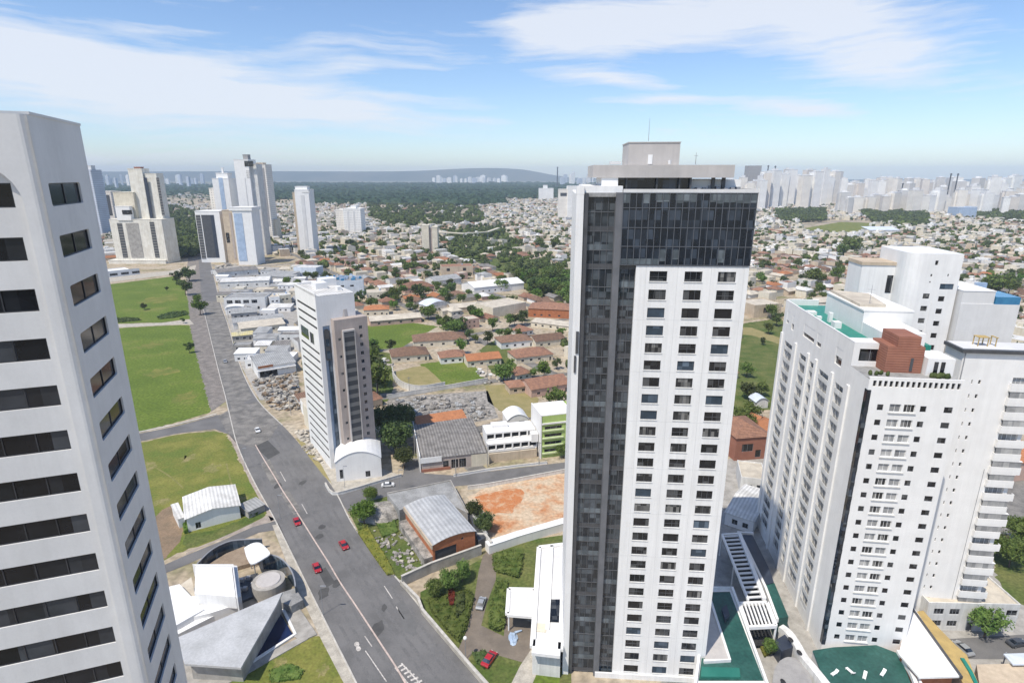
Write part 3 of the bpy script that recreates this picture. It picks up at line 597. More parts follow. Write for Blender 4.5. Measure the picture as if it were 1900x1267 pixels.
# ---------------------------------------------------------------- the tall hotel tower with the black glass crown
def hotel():
    t = thing('hotel_tower', 'tall white tower with black glass crown and three columns of square windows', 'tower', (10.5, 97, 0), R(-4))
    W, D = 28.7, 22.
    zs = [1.6+3.127*k for k in range(27)]; xs = (12.55, 18.3, 23.75); ww = 2.9; wh = 1.72
    b = MB(); b.x = Matrix.Translation((10.25, 0, 0))
    b.facade(W-10.25, 0, 85.5, [(x-10.25, x-10.25+ww, z, z+wh) for x in xs for z in zs], dep=.3)
    b.x = Matrix.Identity(4)
    b.face([(W, 0, 0), (W, D, 0), (W, D, 85.5), (W, 0, 85.5)]); b.face([(10.25, 0, 0), (10.25, 1.4, 0), (10.25, 1.4, 85.5), (10.25, 0, 85.5)])
    b.face([(W, D, 0), (0, D, 0), (0, D, 97.2), (W, D, 97.2)]); b.face([(W, 0, 85.5), (W, 1.3, 85.5), (10.25, 1.3, 85.5), (10.25, 0, 85.5)])
    b.build('facade_wall', M['white_clean'], t)
    j = MB()                                         # faint joints between the facade panels
    for x in (11.9, 17.1, 22.6, 27.9): j.box(x, x+.05, -.012, .02, .2, 85.3)
    for k in range(0, 27, 3): j.box(10.35, W-.1, -.011, .02, 1.2+3.127*k, 1.235+3.127*k)
    j.build('panel_joints', mat('panel_joint_grey', (.66, .66, .65), rough=.7), t)
    vs = [window_mesh(ww, wh, g, 'bay_frame', d, trans=tr, bar=.05) for g, d, tr in (('glass', 3, 0), ('glass', 1, 0), ('glass_curtain', 2, 0), ('glass', 2, .45), ('glass_blue', 1, 0))]
    rg = random.Random(3)
    for z in zs:
        for x in xs: put(vs[rg.choice((0, 0, 0, 1, 1, 2, 2, 3, 3, 4))], t, Matrix.Identity(4), x, z)
    sb = MB(); sb.box(-.08, ww+.08, -.1, -.004, -.14, -.02); sill = sb.mesh('sill', M['worn_white'])
    for z in zs:
        for x in xs: link('sill', sill, t, (x, 0, z))
    # left wing: white end wall, recessed glazed bay, pilaster, second bay
    b = MB(); b.box(0, 1.2, 0, D-.01, 0, 97.0); b.box(1.2, 7.5, 0.9, D-.02, 97.2, 98.3); b.box(-.02, 1.25, -.02, 3, 97.0, 98.3); b.build('end_wall', M['white_clean'], t)
    b = MB(); b.box(1.2, 1.95, .25, 2, 0, 97.2); b.box(1.95, 10.25, 1.0, 1.4, 0, 97.2); b.build('jamb', M['charcoal'], t)
    b = MB(); b.box(6.4, 7.5, -.05, 1.0, 0, 97.3); b.build('pilaster', M['pilaster'], t)
    g = MB(); s = MB(); f = MB()
    for a, e, y, n in ((1.95, 6.4, .95, 4), (7.5, 10.25, .75, 3)):
        top = 97.2 if a < 5 else 85.6
        g.face([(a, y, 0), (e, y, 0), (e, y, top), (a, y, top)])
        k = 0
        while 3.127*k < top-1:
            z = .3+3.127*k
            f.box(a, e, y-.1, y-.005, z, z+.12)
            if rg.random() < (.5 if a < 5 else .3): s.box(a+.05, e-.05, y-.07, y-.02, z+.14, z+1.05, 0)
            elif rg.random() < .5: s.box(a+.05, e-.05, y-.06, y-.02, z+.14, z+.9, 1)
            k += 1
        for i in range(n+1): x = a+(e-a-.07)*i/n; f.box(x, x+.07, y-.12, y-.004, 0, top)
    g.build('bay_glazing', M['glass_bay'], t); s.each('spandrel', [M['glass_band'], M['charcoal']], t); f.build('bay_mullions', M['bay_frame'], t)
    # black curtain wall crown
    c = MB(); c.box(7.5, W+.03, -.06, D-2, 85.6, 97.2); c.build('crown_glazing', M['glass_dark'], t)
    f = MB(); n = 20
    for i in range(n+1): x = 7.5+(W-7.5-.08)*i/n; f.box(x, x+.09, -.2, -.065, 85.6, 97.3)
    for i in range(1, 20): y = i*1.04; f.box(W+.035, W+.14, y, y+.08, 85.6, 97.3)
    for z in (85.6, 88.65, 91.7, 94.85, 97.2): f.box(7.45, W+.12, -.16, -.063, z, z+.1)
    f.build('crown_mullions', mat('crown_mullion_metal', (.12, .13, .15), rough=.4), t)
    s = MB(); rg = random.Random(5)
    for i in range(n):
        x = 7.5+(W-7.5-.08)*i/n
        if rg.random() < .75: s.box(x+.1, x+1.05, -.1, -.07, 95.9-rg.random()*.3, 97.15)
        if i < 6 and rg.random() < .8: s.box(x+.1, x+1.05, -.1, -.07, 85.75, 86.7)
        elif rg.random() < .25: s.box(x+.1, x+1.05, -.1, -.07, 86+rg.random(), 88.2)
    s.each('crown_blind', M['glass_band'], t)
    # roof: setback storey, flying beam, lift tower
    r = MB(); r.box(1.2, W, .5, D-.03, 96.6, 97.25); r.build('roof_deck', M['slab_grey'], t)
    p = MB(); p.box(7.5, W+.02, -.05, .12, 97.3, 97.85); p.box(W-.15, W+.02, .12, D-2, 97.3, 97.85); p.build('parapet', M['light_grey'], t)
    s = MB(); s.box(4.2, 6.9, 3.2, 16, 97.25, 99.6); s.box(19.0, 27.5, 5.5, 18, 97.25, 99.3); s.each('roof_storey', M['white'], t)
    g = MB(); g.box(6.9, 19.0, 4.2, 17, 97.25, 99.6); g.build('roof_glazing', M['glass_dark'], t)
    c = MB()
    for x in (8.2, 13.2, 16.9, 18.7): c.box(x, x+.28, 3.5, 4.1, 97.25, 99.6)
    for x in (22.6, 24.3): c.box(x, x+.5, 4.8, 5.4, 97.25, 99.6)
    c.each('roof_column', M['charcoal'], t)
    bm = MB(); bm.box(2.7, 25.6, 3, 18.5, 99.6, 101.6); bm.build('flying_beam', M['warm_grey'], t)
    h = MB(); h.box(8.7, 17.2, 6, 15, 101.6, 105.2); h.box(8.6, 17.3, 5.9, 15.1, 105.2, 105.35); hh = h.build('lift_tower', M['warm_grey'], t)
    q = MB(); q.box(12.0, 12.75, 5.9, 5.99, 101.8, 103.3); q.build('service_door', M['white_clean'], hh)
    q = MB(); q.tube((12.2, 8, 105.6), (12.2, 8, 109.3), .05, .02, 6); q.build('antenna', M['frame'], t)
    q = MB(); q.tube((19.7, 5, 101.7), (19.7, 5, 103.6), .06, .03, 6); q.tube((19.4, 5, 103.1), (20, 5, 103.1), .03, None, 6); q.build('antenna', M['frame'], t)
    q = MB(); q.box(5.6, 7.4, 5, 6.4, 101.75, 102.2); q.tube((15.5, 5.2, 101.75), (15.5, 5.2, 102.4), .25, None, 8); q.build('roof_vent', M['light_grey'], t)
    q = MB(); rg = random.Random(8)
    for k in range(7): x = 20+k*1.1; q.box(x, x+.6, 3+rg.random()*3, 4.5+rg.random()*3, 97.25, 97.9+rg.random()*.6)
    for k in range(3): q.tube((20+k, 7.4, 97.9), (25, 7.8+k*.2, 98.2), .08, None, 6)
    q.build('roof_plant', M['frame'], t)
    # base storey and the entrance podium on its left
    q = MB(); q.box(6.7, W+.25, -.35, -.01, 0, 1.25); q.build('plinth', M['white_clean'], t)
    q = MB(); q.box(.6, 1.1, -.16, -.02, 70, 74); q.box(.4, .75, -.2, -.02, 66.5, 69.6); q.each('wall_vent', M['charcoal'], t)
    return t
hotel()
ZONES.append((24, 108, 22))
def podium():
    t = thing('entrance_podium', 'long low white entrance wing with skylights against the foot of the glass-crowned tower', 'building', (0, 0, 0))
    H = 7.
    b = MB(); A, B2, C2, D2 = [spot(x, y, H) for x, y in ((988, 1200), (1040, 1206), (1048, 1010), (1000, 1016))]
    b.prism([A.xy, B2.xy, C2.xy, D2.xy], 0, H-.35, 1); b.build('wall', [M['glass_dark'], M['worn_white']], t)
    r = MB(); 
    def edge(p, q, w=1.1):
        ribbon(r, [p.xy, q.xy], w, H-.35, H+.35)
    e = .55
    edge(A, B2, 3.6); edge(B2, C2); edge(C2, D2); edge(D2, A); m1 = D2.lerp(C2, .5); m2 = A.lerp(B2, .5); edge(m1, m2.lerp(m1, .15), .8)
    r.build('roof_frame', M['white'], t)
    f = MB(); f.prism([A.xy, B2.xy, C2.xy, D2.xy], H-.3, H-.1); f.build('roof', M['light_grey'], t)
    g = MB(); g.prism([A.lerp(D2, .22).lerp(B2.lerp(C2, .22), k).xy for k in (.55, .9)]+[A.lerp(D2, .42).lerp(B2.lerp(C2, .42), k).xy for k in (.9, .55)], H-.1, H+.06); g.build('skylight', M['glass'], t)
    s = MB(); s.prism([A.lerp(D2, .13).lerp(B2.lerp(C2, .13), k).xy for k in (.12, .45)]+[A.lerp(D2, .2).lerp(B2.lerp(C2, .2), k).xy for k in (.45, .12)], H-.1, H+.08); s.build('roof_panel', M['cream'], t)
    st = MB(); ribbon(st, [spot(990, 1228), spot(1044, 1234)], 1.2, 0, .5); ribbon(st, [spot(990, 1222), spot(1044, 1228)], 1, 0, 1.0); st.build('steps', M['concrete'], t)
    k = thing('entrance_canopy', 'square white canopy on posts over the hotel driveway', 'canopy', (0, 0, 0))
    z = 5.; P = [spot(x, y, z) for x, y in ((941, 1138), (991, 1142), (992, 1093), (944, 1092))]
    b = MB()
    for i in range(4): ribbon(b, [P[i].xy, P[(i+1) % 4].xy], .9, z-.5, z+.15)
    b.build('rim', M['white'], k)
    b = MB(); b.prism([p.xy for p in P], z-.3, z-.1); b.build('roof', M['light_grey'], k)
    for p in P:
        q = (p+(P[0]+P[2])*.5*.12)/1.12; b = MB(); b.tube((q.x, q.y, 0), (q.x, q.y, z-.3), .18, None, 10); b.build('post', M['white'], k)
podium()

# ---------------------------------------------------------------- the grey-white tower at the left edge
def left_tower():
    t = thing('office_tower', 'grey white tower with long dark ribbon windows cut off by the left edge', 'tower', (-31.4, 40, 0), R(19.2))
    Hh = 103.8; L = 26.; Ds = 9.96; n = 28
    zs = [97.9-3.56*k for k in range(n) if 97.9-3.56*k > 2]
    # front: local x from -L..0 ; ribbon windows end 1.75 m short of the corner
    b = MB(); b.x = Matrix.Translation((-L, .45, 0))
    b.facade(L-1.2, 0, 101.2, [(1.5, L-1.85, z, z+1.6) for z in zs], dep=.35)
    b.x = Matrix.Identity(4)
    # rounded frame around the recessed front, then the corner pier
    arc = [(-1.2, 0), (-1.2, 98.2)]+[(-1.2-2.6*(1-math.cos(a)), 98.2+2.6*math.sin(a)) for a in [R(15*i) for i in range(1, 7)]]+[(-L, 100.8)]
    for i in range(len(arc)-1):
        (x0, z0), (x1, z1) = arc[i], arc[i+1]
        b.face([(x0, 0, z0), (x1, 0, z1), (x1, .45, z1), (x0, .45, z0)])
        if i: b.face([(x0, 0, z0), (x0, 0, Hh), (x1, 0, Hh), (x1, 0, z1)])
    k = 5; cr = .55
    cor = [(-1.2, 0)]+[(-cr+cr*math.sin(a), cr-cr*math.cos(a)) for a in [R(90*i/k) for i in range(k+1)]]
    for i in range(len(cor)-1):
        a, c = cor[i], cor[i+1]; b.face([(*a, 0), (*c, 0), (*c, Hh), (*a, Hh)])
    b.x = face_at(0, Ds, 'r')
    b.facade(Ds, 0, Hh, [(1.15, 7.35, z+.02, z+1.57) for z in zs], dep=.35)
    b.x = Matrix.Identity(4)
    b.face([(0, Ds, 0), (-L, Ds, 0), (-L, Ds, Hh), (0, Ds, Hh)]); b.face([(-L, Ds, 0), (-L, .45, 0), (-L, .45, Hh), (-L, Ds, Hh)])
    b.build('wall', M['light_grey'], t)
    r = MB(); r.box(-L-.05, .06, .3, Ds+.06, Hh, Hh+.18); r.build('roof', M['light_grey'], t)
    wf = window_mesh(L-3.35, 1.6, 'glass_ribbon', 'dark_metal', 11, rec=.16, bar=.08)
    for z in zs: put(wf, t, Matrix.Translation((-L, .45, 0)), 1.5, z, 'ribbon_window')
    ws = window_mesh(6.2, 1.55, 'glass_ribbon', 'dark_metal', 2, rec=.2, bar=.08)
    # rounded corners of the side openings
    fil = []; rr = .2
    for cx, cz, sx, sz in ((0, 0, 1, 1), (6.2, 0, -1, 1), (0, 1.55, 1, -1), (6.2, 1.55, -1, -1)):
        cm = MB(); P = [(cx+sx*rr*(1-math.sin(a)), 0.002, cz+sz*rr*(1-math.cos(a))) for a in [R(18*i) for i in range(6)]]
        for i in range(5):
            cm.face([(cx, .002, cz), P[i], P[i+1]]); a, c = P[i], P[i+1]; cm.face([a, c, (c[0], .34, c[2]), (a[0], .34, a[2])])
        fil.append(cm.mesh('corner_fillet', M['light_grey']))
    for z in zs:
        o = put(ws, t, face_at(0, Ds, 'r'), 1.15, z+.02, 'side_window')
        for k in range(4): link('corner_fillet', fil[k], o)
left_tower()

# ---------------------------------------------------------------- white slab with dark slits
def slab():
    t = thing('slab_tower', 'white slab tower with thin dark horizontal slits beside the main road', 'tower', (-63.9, 184.5, 0), R(35))
    Hh = 62.6; Wd, Dp = 13., 24.5
    sl = [z for z in [3.6+2.95*k for k in range(19)] if not 43.5 < z < 49.6]
    b = MB(); b.x = face_at(Wd, Dp, 'l')
    # left long face: local x runs from the far end (0) to the near corner (Dp)
    b.facade(Dp, 0, Hh, [(2.2, Dp-1.0, z, z+.8) for z in sl]+[(3.2, 12.6, 44.6, 48.6), (14.0, 18.4, 44.2, 48.2)], dep=.1)
    b.x = Matrix.Identity(4)
    b.facade(Wd, 0, Hh-.6, [(1.5, 3.9, 3, 52)], dep=.9); b.x = face_at(Wd, Dp, 'r'); b.facade(Dp, 0, Hh-.6, []); b.x = face_at(Wd, Dp, 'b'); b.facade(Wd, 0, Hh, []); b.x = Matrix.Identity(4)
    b.box(0, .3, .3, Dp-.3, Hh-.61, Hh+.5); b.box(0.3, Wd, Dp-.3, Dp-.02, Hh-.6, Hh+.2)
    b.build('wall', M['white'], t)
    g = MB(); g.x = face_at(Wd, Dp, 'l')
    for z in sl: g.face([(2.1, .09, z-.05), (Dp-.9, .09, z-.05), (Dp-.9, .09, z+.9), (2.1, .09, z+.9)])
    o = g.build('slit_glazing', M['glaze_shade_fill'], t)
    X = face_at(Wd, Dp, 'l'); put(window_mesh(9.4, 4., 'glass_blue', 'frame', 6, rec=.2), t, X, 3.2, 44.6); put(window_mesh(4.4, 4., 'glass', 'frame', 3, rec=.3), t, X, 14.0, 44.2)
    q = MB(); q.x = X; q.box(3.2, 12.6, .02, .12, 44.62, 45.7); q.build('planter', M['weeds'], t)
    v = MB(); v.face([(1.5, .85, 3), (3.9, .85, 3), (3.9, .85, 52), (1.5, .85, 52)]); v.build('recess_panel', M['sky_panel'], t)
    v = MB(); v.box(2.7, 3.9, .2, .8, 3, 50); v.build('recess_glazing', M['glass_blue'], t)
    v = MB(); v.box(1.9, 3.4, -.18, .1, 40, 50.2); v.tube((2.65, -.02, 50.2), (2.65, .1, 50.2), .75, None, 14); v.box(2.1, 3.2, -.24, -.17, 40.6, 43.4, 1); v.box(2.1, 3.2, -.24, -.17, 45, 47.5, 1); v.build('bow_window', [M['charcoal'], M['glass_blue']], t)
    r = MB(); r.box(.31, Wd-.02, .02, Dp-.31, Hh-.6, Hh-.45); r.build('roof', M['white_roof'], t)
    r = MB(); r.box(4, 8, 12, 17, Hh-.45, Hh+1.6); r.box(9.5, 11, 6, 8, Hh-.45, Hh+.8); r.box(7, 12.6, 16, 20, Hh-.45, Hh+2.2); r.build('roof_plant', M['white'], t)
    # brown stair block
    X = Matrix.Translation((4.4, -3.2, 0))
    b = MB(); zs = [5+3.0*k for k in range(16)]
    b.x = X; b.facade(11.4, 0, 54.2, [(8.3, 9.4, z, z+1.25) for z in zs]+[(1.0, 1.9, z, z+1.0) for z in zs[::2]], dep=.3)
    b.x = X @ face_at(11.4, 9, 'r'); b.facade(9, 0, 54.2, []); b.x = X @ face_at(11.4, 9, 'l'); b.facade(9, 0, 54.2, []); b.x = X; b.face([(0, 0, 54.2), (11.4, 0, 54.2), (11.4, 9, 54.2), (0, 9, 54.2)])
    b.build('stair_block', M['brown'], t)
    w1 = window_mesh(1.1, 1.25, 'glass', 'frame', 2); w2 = window_mesh(.9, 1.0, 'glass_curtain', 'frame', 1)
    for z in zs: put(w1, t, X, 8.3, z)
    for z in zs[::2]: put(w2, t, X, 1.0, z)
    b = MB(); b.x = X; b.box(2.6, 6.2, -1.0, -.01, 3, 50); b.build('balcony_strip', M['strip_g'], t)
    b = MB(); b.x = X; b.box(2.3, 2.6, -1.2, -.01, 3, 50.6); b.box(6.2, 6.5, -1.2, -.01, 3, 50.6); b.box(2.6, 6.2, -1.2, -.01, 50, 50.6); b.build('balcony_frame', M['warm_grey'], t)
    b = MB(); b.x = X; b.tube((5, 6, 54.2), (5, 6, 56.8), 3.0, 2.9, 18); b.tube((5, 6, 56.8), (5, 6, 57.2), 2.9, 1.0, 18); b.build('rooftop_drum', M['warm_grey'], t)
    ZONES.append((-60, 192, 18))
    bld('white_annexe', 'white annexe with curved vaulted roof at the foot of the slab tower', 'building', spot(625, 894), spot(709, 884), 13, 7.2, 'white', 'vault', 'white_clean', 3.2, .2,
        [('f', [1.2], [1.0], 1.1, 3.4, 1), ('f', [9.6], [.6], 1.6, 2.2, 2), ('l', [3, 7], [1.2], 1.4, 2.2, 2)], par=.3)
slab()

# ---------------------------------------------------------------- white apartment towers on the right
def right_front():
    t = thing('apartment_tower', 'white apartment tower with black corner strip, teal roof terrace and red-brown roof box', 'tower', (66.8, 102, 0), R(-7))
    W, D, Hh = 16.4, 49., 63.4
    rows = [4.6+3.1*k for k in range(18)]
    b = MB()
    small = [(2.2, 3.3), (9.75, 10.85), (13.9, 15.4)]; pairs = [(4.4, 6.4), (6.9, 8.9)]
    holes = [(a, c, z, z+1.2) for a, c in small for z in rows]+[(a, c, z-.25, z+1.35) for a, c in pairs for z in rows]
    holes += [(.75+.97*i, 1.35+.97*i, 62.0, 63.2) for i in range(16)]
    b.facade(W, 0, Hh+.2, holes, dep=.35)
    b.x = face_at(W, D, 'l')
    cols = [(3.0, 8.6), (14.2, 18.4), (21.0, 23.2), (26.5, 31.8), (37.0, 41.0)]
    UP = ((2.2, 3.8, 62.6, 65.8), (6.2, 7.8, 61.8, 65.6), (14.5, 21.5, 62.4, 65.4), (23, 25.6, 62.4, 65.4), (33.5, 36.8, 61.6, 65.2))
    cols[-1] = (35.4, 39.4)
    b.facade(D-8, 0, 68.2, [(a, c, 3, 58) for a, c in cols]+list(UP), dep=.7)
    b.x = face_at(W, D, 'l') @ Matrix.Translation((D-8, 0, 0)); b.facade(8, 0, Hh, [])
    b.x = Matrix.Translation((0, 8, 0)); b.facade(6.2, 63.4, 68.2, [(1.2, 5.4, 64.4, 67.0)], dep=.3)
    b.x = face_at(W, D, 'r'); b.facade(D, 0, Hh, []); b.x = face_at(W, D, 'b'); b.facade(W, 0, 67, []); b.x = Matrix.Identity(4)
    b.build('wall', M['white'], t)
    I = Matrix.Identity(4)
    for (a, c), g in zip(small, ('glass', 'glass', 'glass')):
        me = window_mesh(c-a, 1.2, g, 'frame', 1, rec=.12)
        for z in rows: put(me, t, I, a, z)
    ma, mb = window_mesh(2.0, 1.6, 'pane_pale', 'white_clean', 2, rec=.28), window_mesh(2.0, 1.6, 'glass_curtain', 'white_clean', 3, rec=.28)
    rg = random.Random(2)
    sl = MB()
    for z in rows:
        for a, c in pairs: put(rg.choice((ma, ma, mb)), t, I, a, z-.25, 'balcony_window')
        sl.box(4.2, 9.1, -.22, -.003, z-.45, z-.27)
    sl.each('balcony_ledge', M['worn_white'], t)
    g = MB()
    for i in range(16): x = .7+.97*i; g.face([(x, .33, 61.9), (x+.7, .33, 61.9), (x+.7, .33, 63.3), (x, .33, 63.3)])
    g.build('parapet_openings', M['glaze_shade_fill'], t)
    # window columns of the long side: pale glass behind, floor ledges in front
    X = face_at(W, D, 'l')
    for i, (a, c) in enumerate(cols):
        g = MB(); g.x = X; g.face([(a, .65, 3), (c, .65, 3), (c, .65, 58), (a, .65, 58)]); o = g.build('window_column', M['pane_pale'], t)
        g = MB(); g.x = X
        for k in range(18):
            z = 3+3.1*k
            g.box(a, c, .04, .6, z, z+.18); g.box(a, c, .02, .1, z+.2, z+1.15)
        for x in [a+(c-a)*q for q in ((.33, .66) if c-a > 3 else (.5,))]: g.box(x-.04, x+.04, .5, .64, 3, 58)
        g.build('balcony_fronts', M['worn_white'], o)
    for a, c, z0, z1 in UP:
        put(window_mesh(c-a, z1-z0, 'glass', 'frame', 1 if c-a < 4 else 5, rec=.4), t, X, a, z0, 'top_window')
    pl = MB(); pl.x = X
    for x in (.0, 10.6, 19.3, 24.2, 33.2, 41.0): pl.box(x, x+1.1, -.35, -.003, 0, 59.5)
    pl.x = I
    pl.each('pier', M['white'], t)
    # black glazed corner strip
    c = MB(); c.box(-.12, .62, -.1, -.003, 3, 61.3); c.box(-.1, -.003, -.1, .9, 3, 61.3); c.build('corner_strip', M['glass_dark'], t)
    c = MB()
    for k in range(18): c.box(-.14, .64, -.13, -.101, 4.0+3.1*k, 5.0+3.1*k)
    c.each('corner_panel', M['glass_bay'], t)
    # roof terrace
    f = MB(); f.box(.3, W, 12, D-.3, 63.4, 67.0); f.build('terrace_floor', M['teal_tile'], t)
    p = MB(); p.box(-.02, .34, 8, D, 68.2, 68.35); p.box(.05, .32, 8.3, D-.3, 63.4, 68.19); p.box(.35, 8, D-.6, D-.02, 64, 68.5); p.box(.33, 6.19, 8.31, 11.9, 63.6, 68.2); p.box(6.195, 6.4, 8.02, 12, 63.6, 68.2); p.build('parapet', M['white'], t)
    put(window_mesh(4.2, 2.6, 'glass', 'frame', 2, rec=.28), t, Matrix.Translation((0, 8, 0)), 1.2, 64.4)
    f = MB(); f.box(.02, W-.02, .4, 13.9, 63.0, 63.4); f.build('roof', M['slab_grey'], t)
    f = MB(); f.box(0, W, 0, .35, 63.62, 63.85); f.build('coping', M['white'], t)
    s = MB(); s.box(6.4, W-.1, 20.1, 40, 66.9, 72.0); s.box(6.2, W, 20.0, 40.2, 72.0, 72.3); ss = s.build('roof_storey', M['white'], t)
    s = MB(); s.box(1.5, 3.5, 37, 39, 67, 67.8); s.box(2.5, 4, 24, 26, 67, 68.4); s.box(3.6, 4.4, 30, 31, 67, 69.2); s.box(2, 3, 32.5, 33.5, 67, 67.7); s.each('terrace_furniture', M['white_clean'], t)
    s = MB(); s.prism([(6.45, 11), (14.5, 11), (14.5, 20), (6.45, 20)], 63.4, 69.6); s.build('roof_block', M['white'], t)
    rb = MB(); rb.prism([(4.6, 4.6), (11.2, 4.6), (11.2, 10.9), (4.6, 10.9)], 63.4, 68.6); rb.prism([(6.2, 4.61), (10.2, 4.61), (10.2, 10.9), (6.2, 10.9)], 68.6, 70.6)
    rb.box(9.0, 9.5, 4.5, 4.59, 63.8, 66.4, 1); rb.build('roof_box', [M['red_brown'], M['charcoal']], t)
    s = MB(); s.box(11.4, W-.2, 3.4, 9, 63.4, 66.8); s.box(12.6, 13.3, 3.3, 3.39, 63.8, 66.2, 1); s.box(13.8, 14.5, 3.3, 3.39, 63.8, 66.2, 1); s.build('roof_cabin', [M['white'], M['glass']], t)
    s = MB(); s.tube((9, 24, 72.2), (9, 24, 77), .06, .03, 6); s.tube((8.2, 24, 76), (9.8, 24, 76), .03, None, 5); s.build('antenna', M['frame'], t)
    s = MB(); s.prism([(6.6, 23), (12, 23), (14, 36), (7, 40)], 72.3, 72.9); s.build('roof_canopy', M['cream_roof'], t)
    rg = random.Random(4); s = MB()
    for k in range(8): s.ball((1.2+k*.5, 2.2+rg.random()*1.5, 63.7), .35, .35, .4, 7, 4, 0, .2, rg)
    for k in range(8): s.ball((12+k*.4, 1.6+rg.random(), 63.8), .45, .4, .6, 7, 4, 0, .25, rg)
    s.build('roof_plants', M['leaf_dark'], t, smooth=True)
    ZONES.append((75, 125, 34))
right_front()
def right_rear():
    t = thing('apartment_tower', 'tall plain white tower block with few windows rising behind the teal terrace', 'tower', (99.6, 140, 0), R(-7))
    W, D, Hh = 8.8, 15, 81.7
    rows = [z for z in [2.6+3.1*k for k in range(23)]]
    holes = [(1.4, 2.9, z, z+1.3) for z in rows]+[(5.0, 6.4, z-.6, z+.7) for z in rows if z > 3]+[(4.8, 7.9, 73.2, 74.6), (2.2, 2.6, 76.3, 76.9), (2.2, 2.6, 74.8, 75.1), (6.0, 6.3, 76.4, 77.0), (2.7, 3.4, 79.1, 80.2)]
    holes = [h for h in holes if not (h[2] < 74.8 and h[3] > 70.9 and h[0] < 4.8 and h[1] > 4.7)]
    b = MB(); cr = 3.0
    b.facade(W, 0, Hh, holes, dep=.25)
    arc = [(0, 0)]+[(-cr*math.sin(a), cr*(1-math.cos(a))) for a in [R(18*i) for i in range(1, 6)]]
    for i in range(len(arc)-1): a, c = arc[i], arc[i+1]; b.face([(*a, 0), (*c, 0), (*c, Hh), (*a, Hh)])
    b.face([(-cr, cr, 0), (-cr, D, 0), (-cr, D, Hh), (-cr, cr, Hh)]); b.face([(W, 0, 0), (W, D, 0), (W, D, Hh), (W, 0, Hh)]); b.face([(W, D, 0), (-cr, D, 0), (-cr, D, Hh), (W, D, Hh)])
    b.build('wall', M['white'], t)
    r = MB(); r.prism([p for p in arc]+[(-cr, D), (W, D), (W, 0)], Hh, Hh+.15); r.build('roof', M['white_clean'], t)
    I = Matrix.Identity(4)
    for z in rows: put(window_mesh(1.5, 1.3, 'glass_curtain', 'frame', 1), t, I, 1.4, z)
    for h in holes:
        if h[0] in (5.0, 4.8): put(window_mesh(h[1]-h[0], h[3]-h[2], 'glass_blue' if h[0] == 4.8 else 'glass', 'frame', 1), t, I, h[0], h[2])
    g = MB()
    for h in holes[-5:]:
        if h[1]-h[0] < 1: g.face([(h[0], .24, h[2]), (h[1], .24, h[2]), (h[1], .24, h[3]), (h[0], .24, h[3])])
    g.build('vents', M['glaze_shade_fill'], t)
    b = MB(); b.box(3.4, 3.5, -.1, -.003, 4, 70); b.box(-11, -cr-.01, 6, 14, 0, 78); b.box(-11.2, -cr-.01, 5.8, 14.2, 78, 78.8, 1); b.build('side_wing', [M['white_clean'], M['beige']], t)
    g = MB(); g.box(-4.6, -3.2, 5.9, 5.99, 71, 75.5); g.box(-4.8, -3.4, 5.9, 5.99, 64, 69); g.build('wing_window', M['glass'], t)
    # the wide block to its right, roof pool on its corner
    u = thing('apartment_tower', 'broad pale grey block with a blue rooftop pool wall above the balconies', 'tower', (108.6, 137, 0), R(-7))
    b = MB(); b.prism([(0, 0), (13, 0), (13, 14), (0, 14)], 0, 70.2); b.prism([(0, .2), (7.2, .2), (7.2, 13.8), (0, 13.8)], 70.2, 73.2); b.build('wall', M['light_grey'], u)
    g = MB(); g.box(7.5, 12.9, .05, 8, 70.2, 72.0); g.build('pool_wall', M['blue_panel'], u)
    g = MB(); g.box(7.5, 10, 8.1, 9, 70.2, 74.0); g.build('pool_screen', M['sky_panel'], u)
    g = MB(); g.box(-.05, 7.3, .1, 13.9, 73.2, 73.4); g.build('roof', M['white'], u)
    for (x, y) in ((14, 1.5), (14.8, 3)):
        pass
    v = thing('apartment_tower', 'white tower with protruding balconies stacked along its right side', 'tower', (91.5, 112, 0), R(-7))
    W, D, Hh = 14.6, 6., 65.6
    rows = [6.2+3.1*k for k in range(18)]
    tiny = [(2.6, 2.85), (3.9, 4.4)]
    b = MB(); b.facade(W, 0, Hh, [(a, c, z, z+.9) for a, c in tiny for z in rows]+[(10.2, 13.8, z-.5, z+1.7) for z in rows], dep=.5)
    b.x = face_at(W, D, 'l'); b.facade(D, 0, Hh, []); b.x = face_at(W, D, 'r'); b.facade(D, 0, Hh, []); b.x = face_at(W, D, 'b'); b.facade(W, 0, Hh, []); b.build('wall', M['white'], v)
    r = MB(); r.box(-.6, W+2.2, -.6, D, Hh, Hh+.7); r.build('roof', M['charcoal'], v)
    r = MB(); r.box(-.2, W+1.9, .2, D-.3, Hh+.7, Hh+.8); r.build('roof_deck', M['light_grey'], v)
    r = MB()
    for x in (3.5, 5.3, 6.8): r.box(x, x+.15, 2, 2.15, Hh+.6, Hh+2.6); r.box(x, x+.15, 3.6, 3.75, Hh+.6, Hh+2.6)
    r.box(3.4, 5.6, 1.9, 3.8, Hh+2.6, Hh+2.72); r.box(6.7, 7.1, 1.9, 3.8, Hh+2.6, Hh+2.72); r.build('roof_frame', M['ochre'], v)
    for a, c in tiny:
        for z in rows: put(window_mesh(c-a, .9, 'glass', 'white_clean', 1, rec=.2, bar=.03), v, Matrix.Identity(4), a, z, 'slit_window')
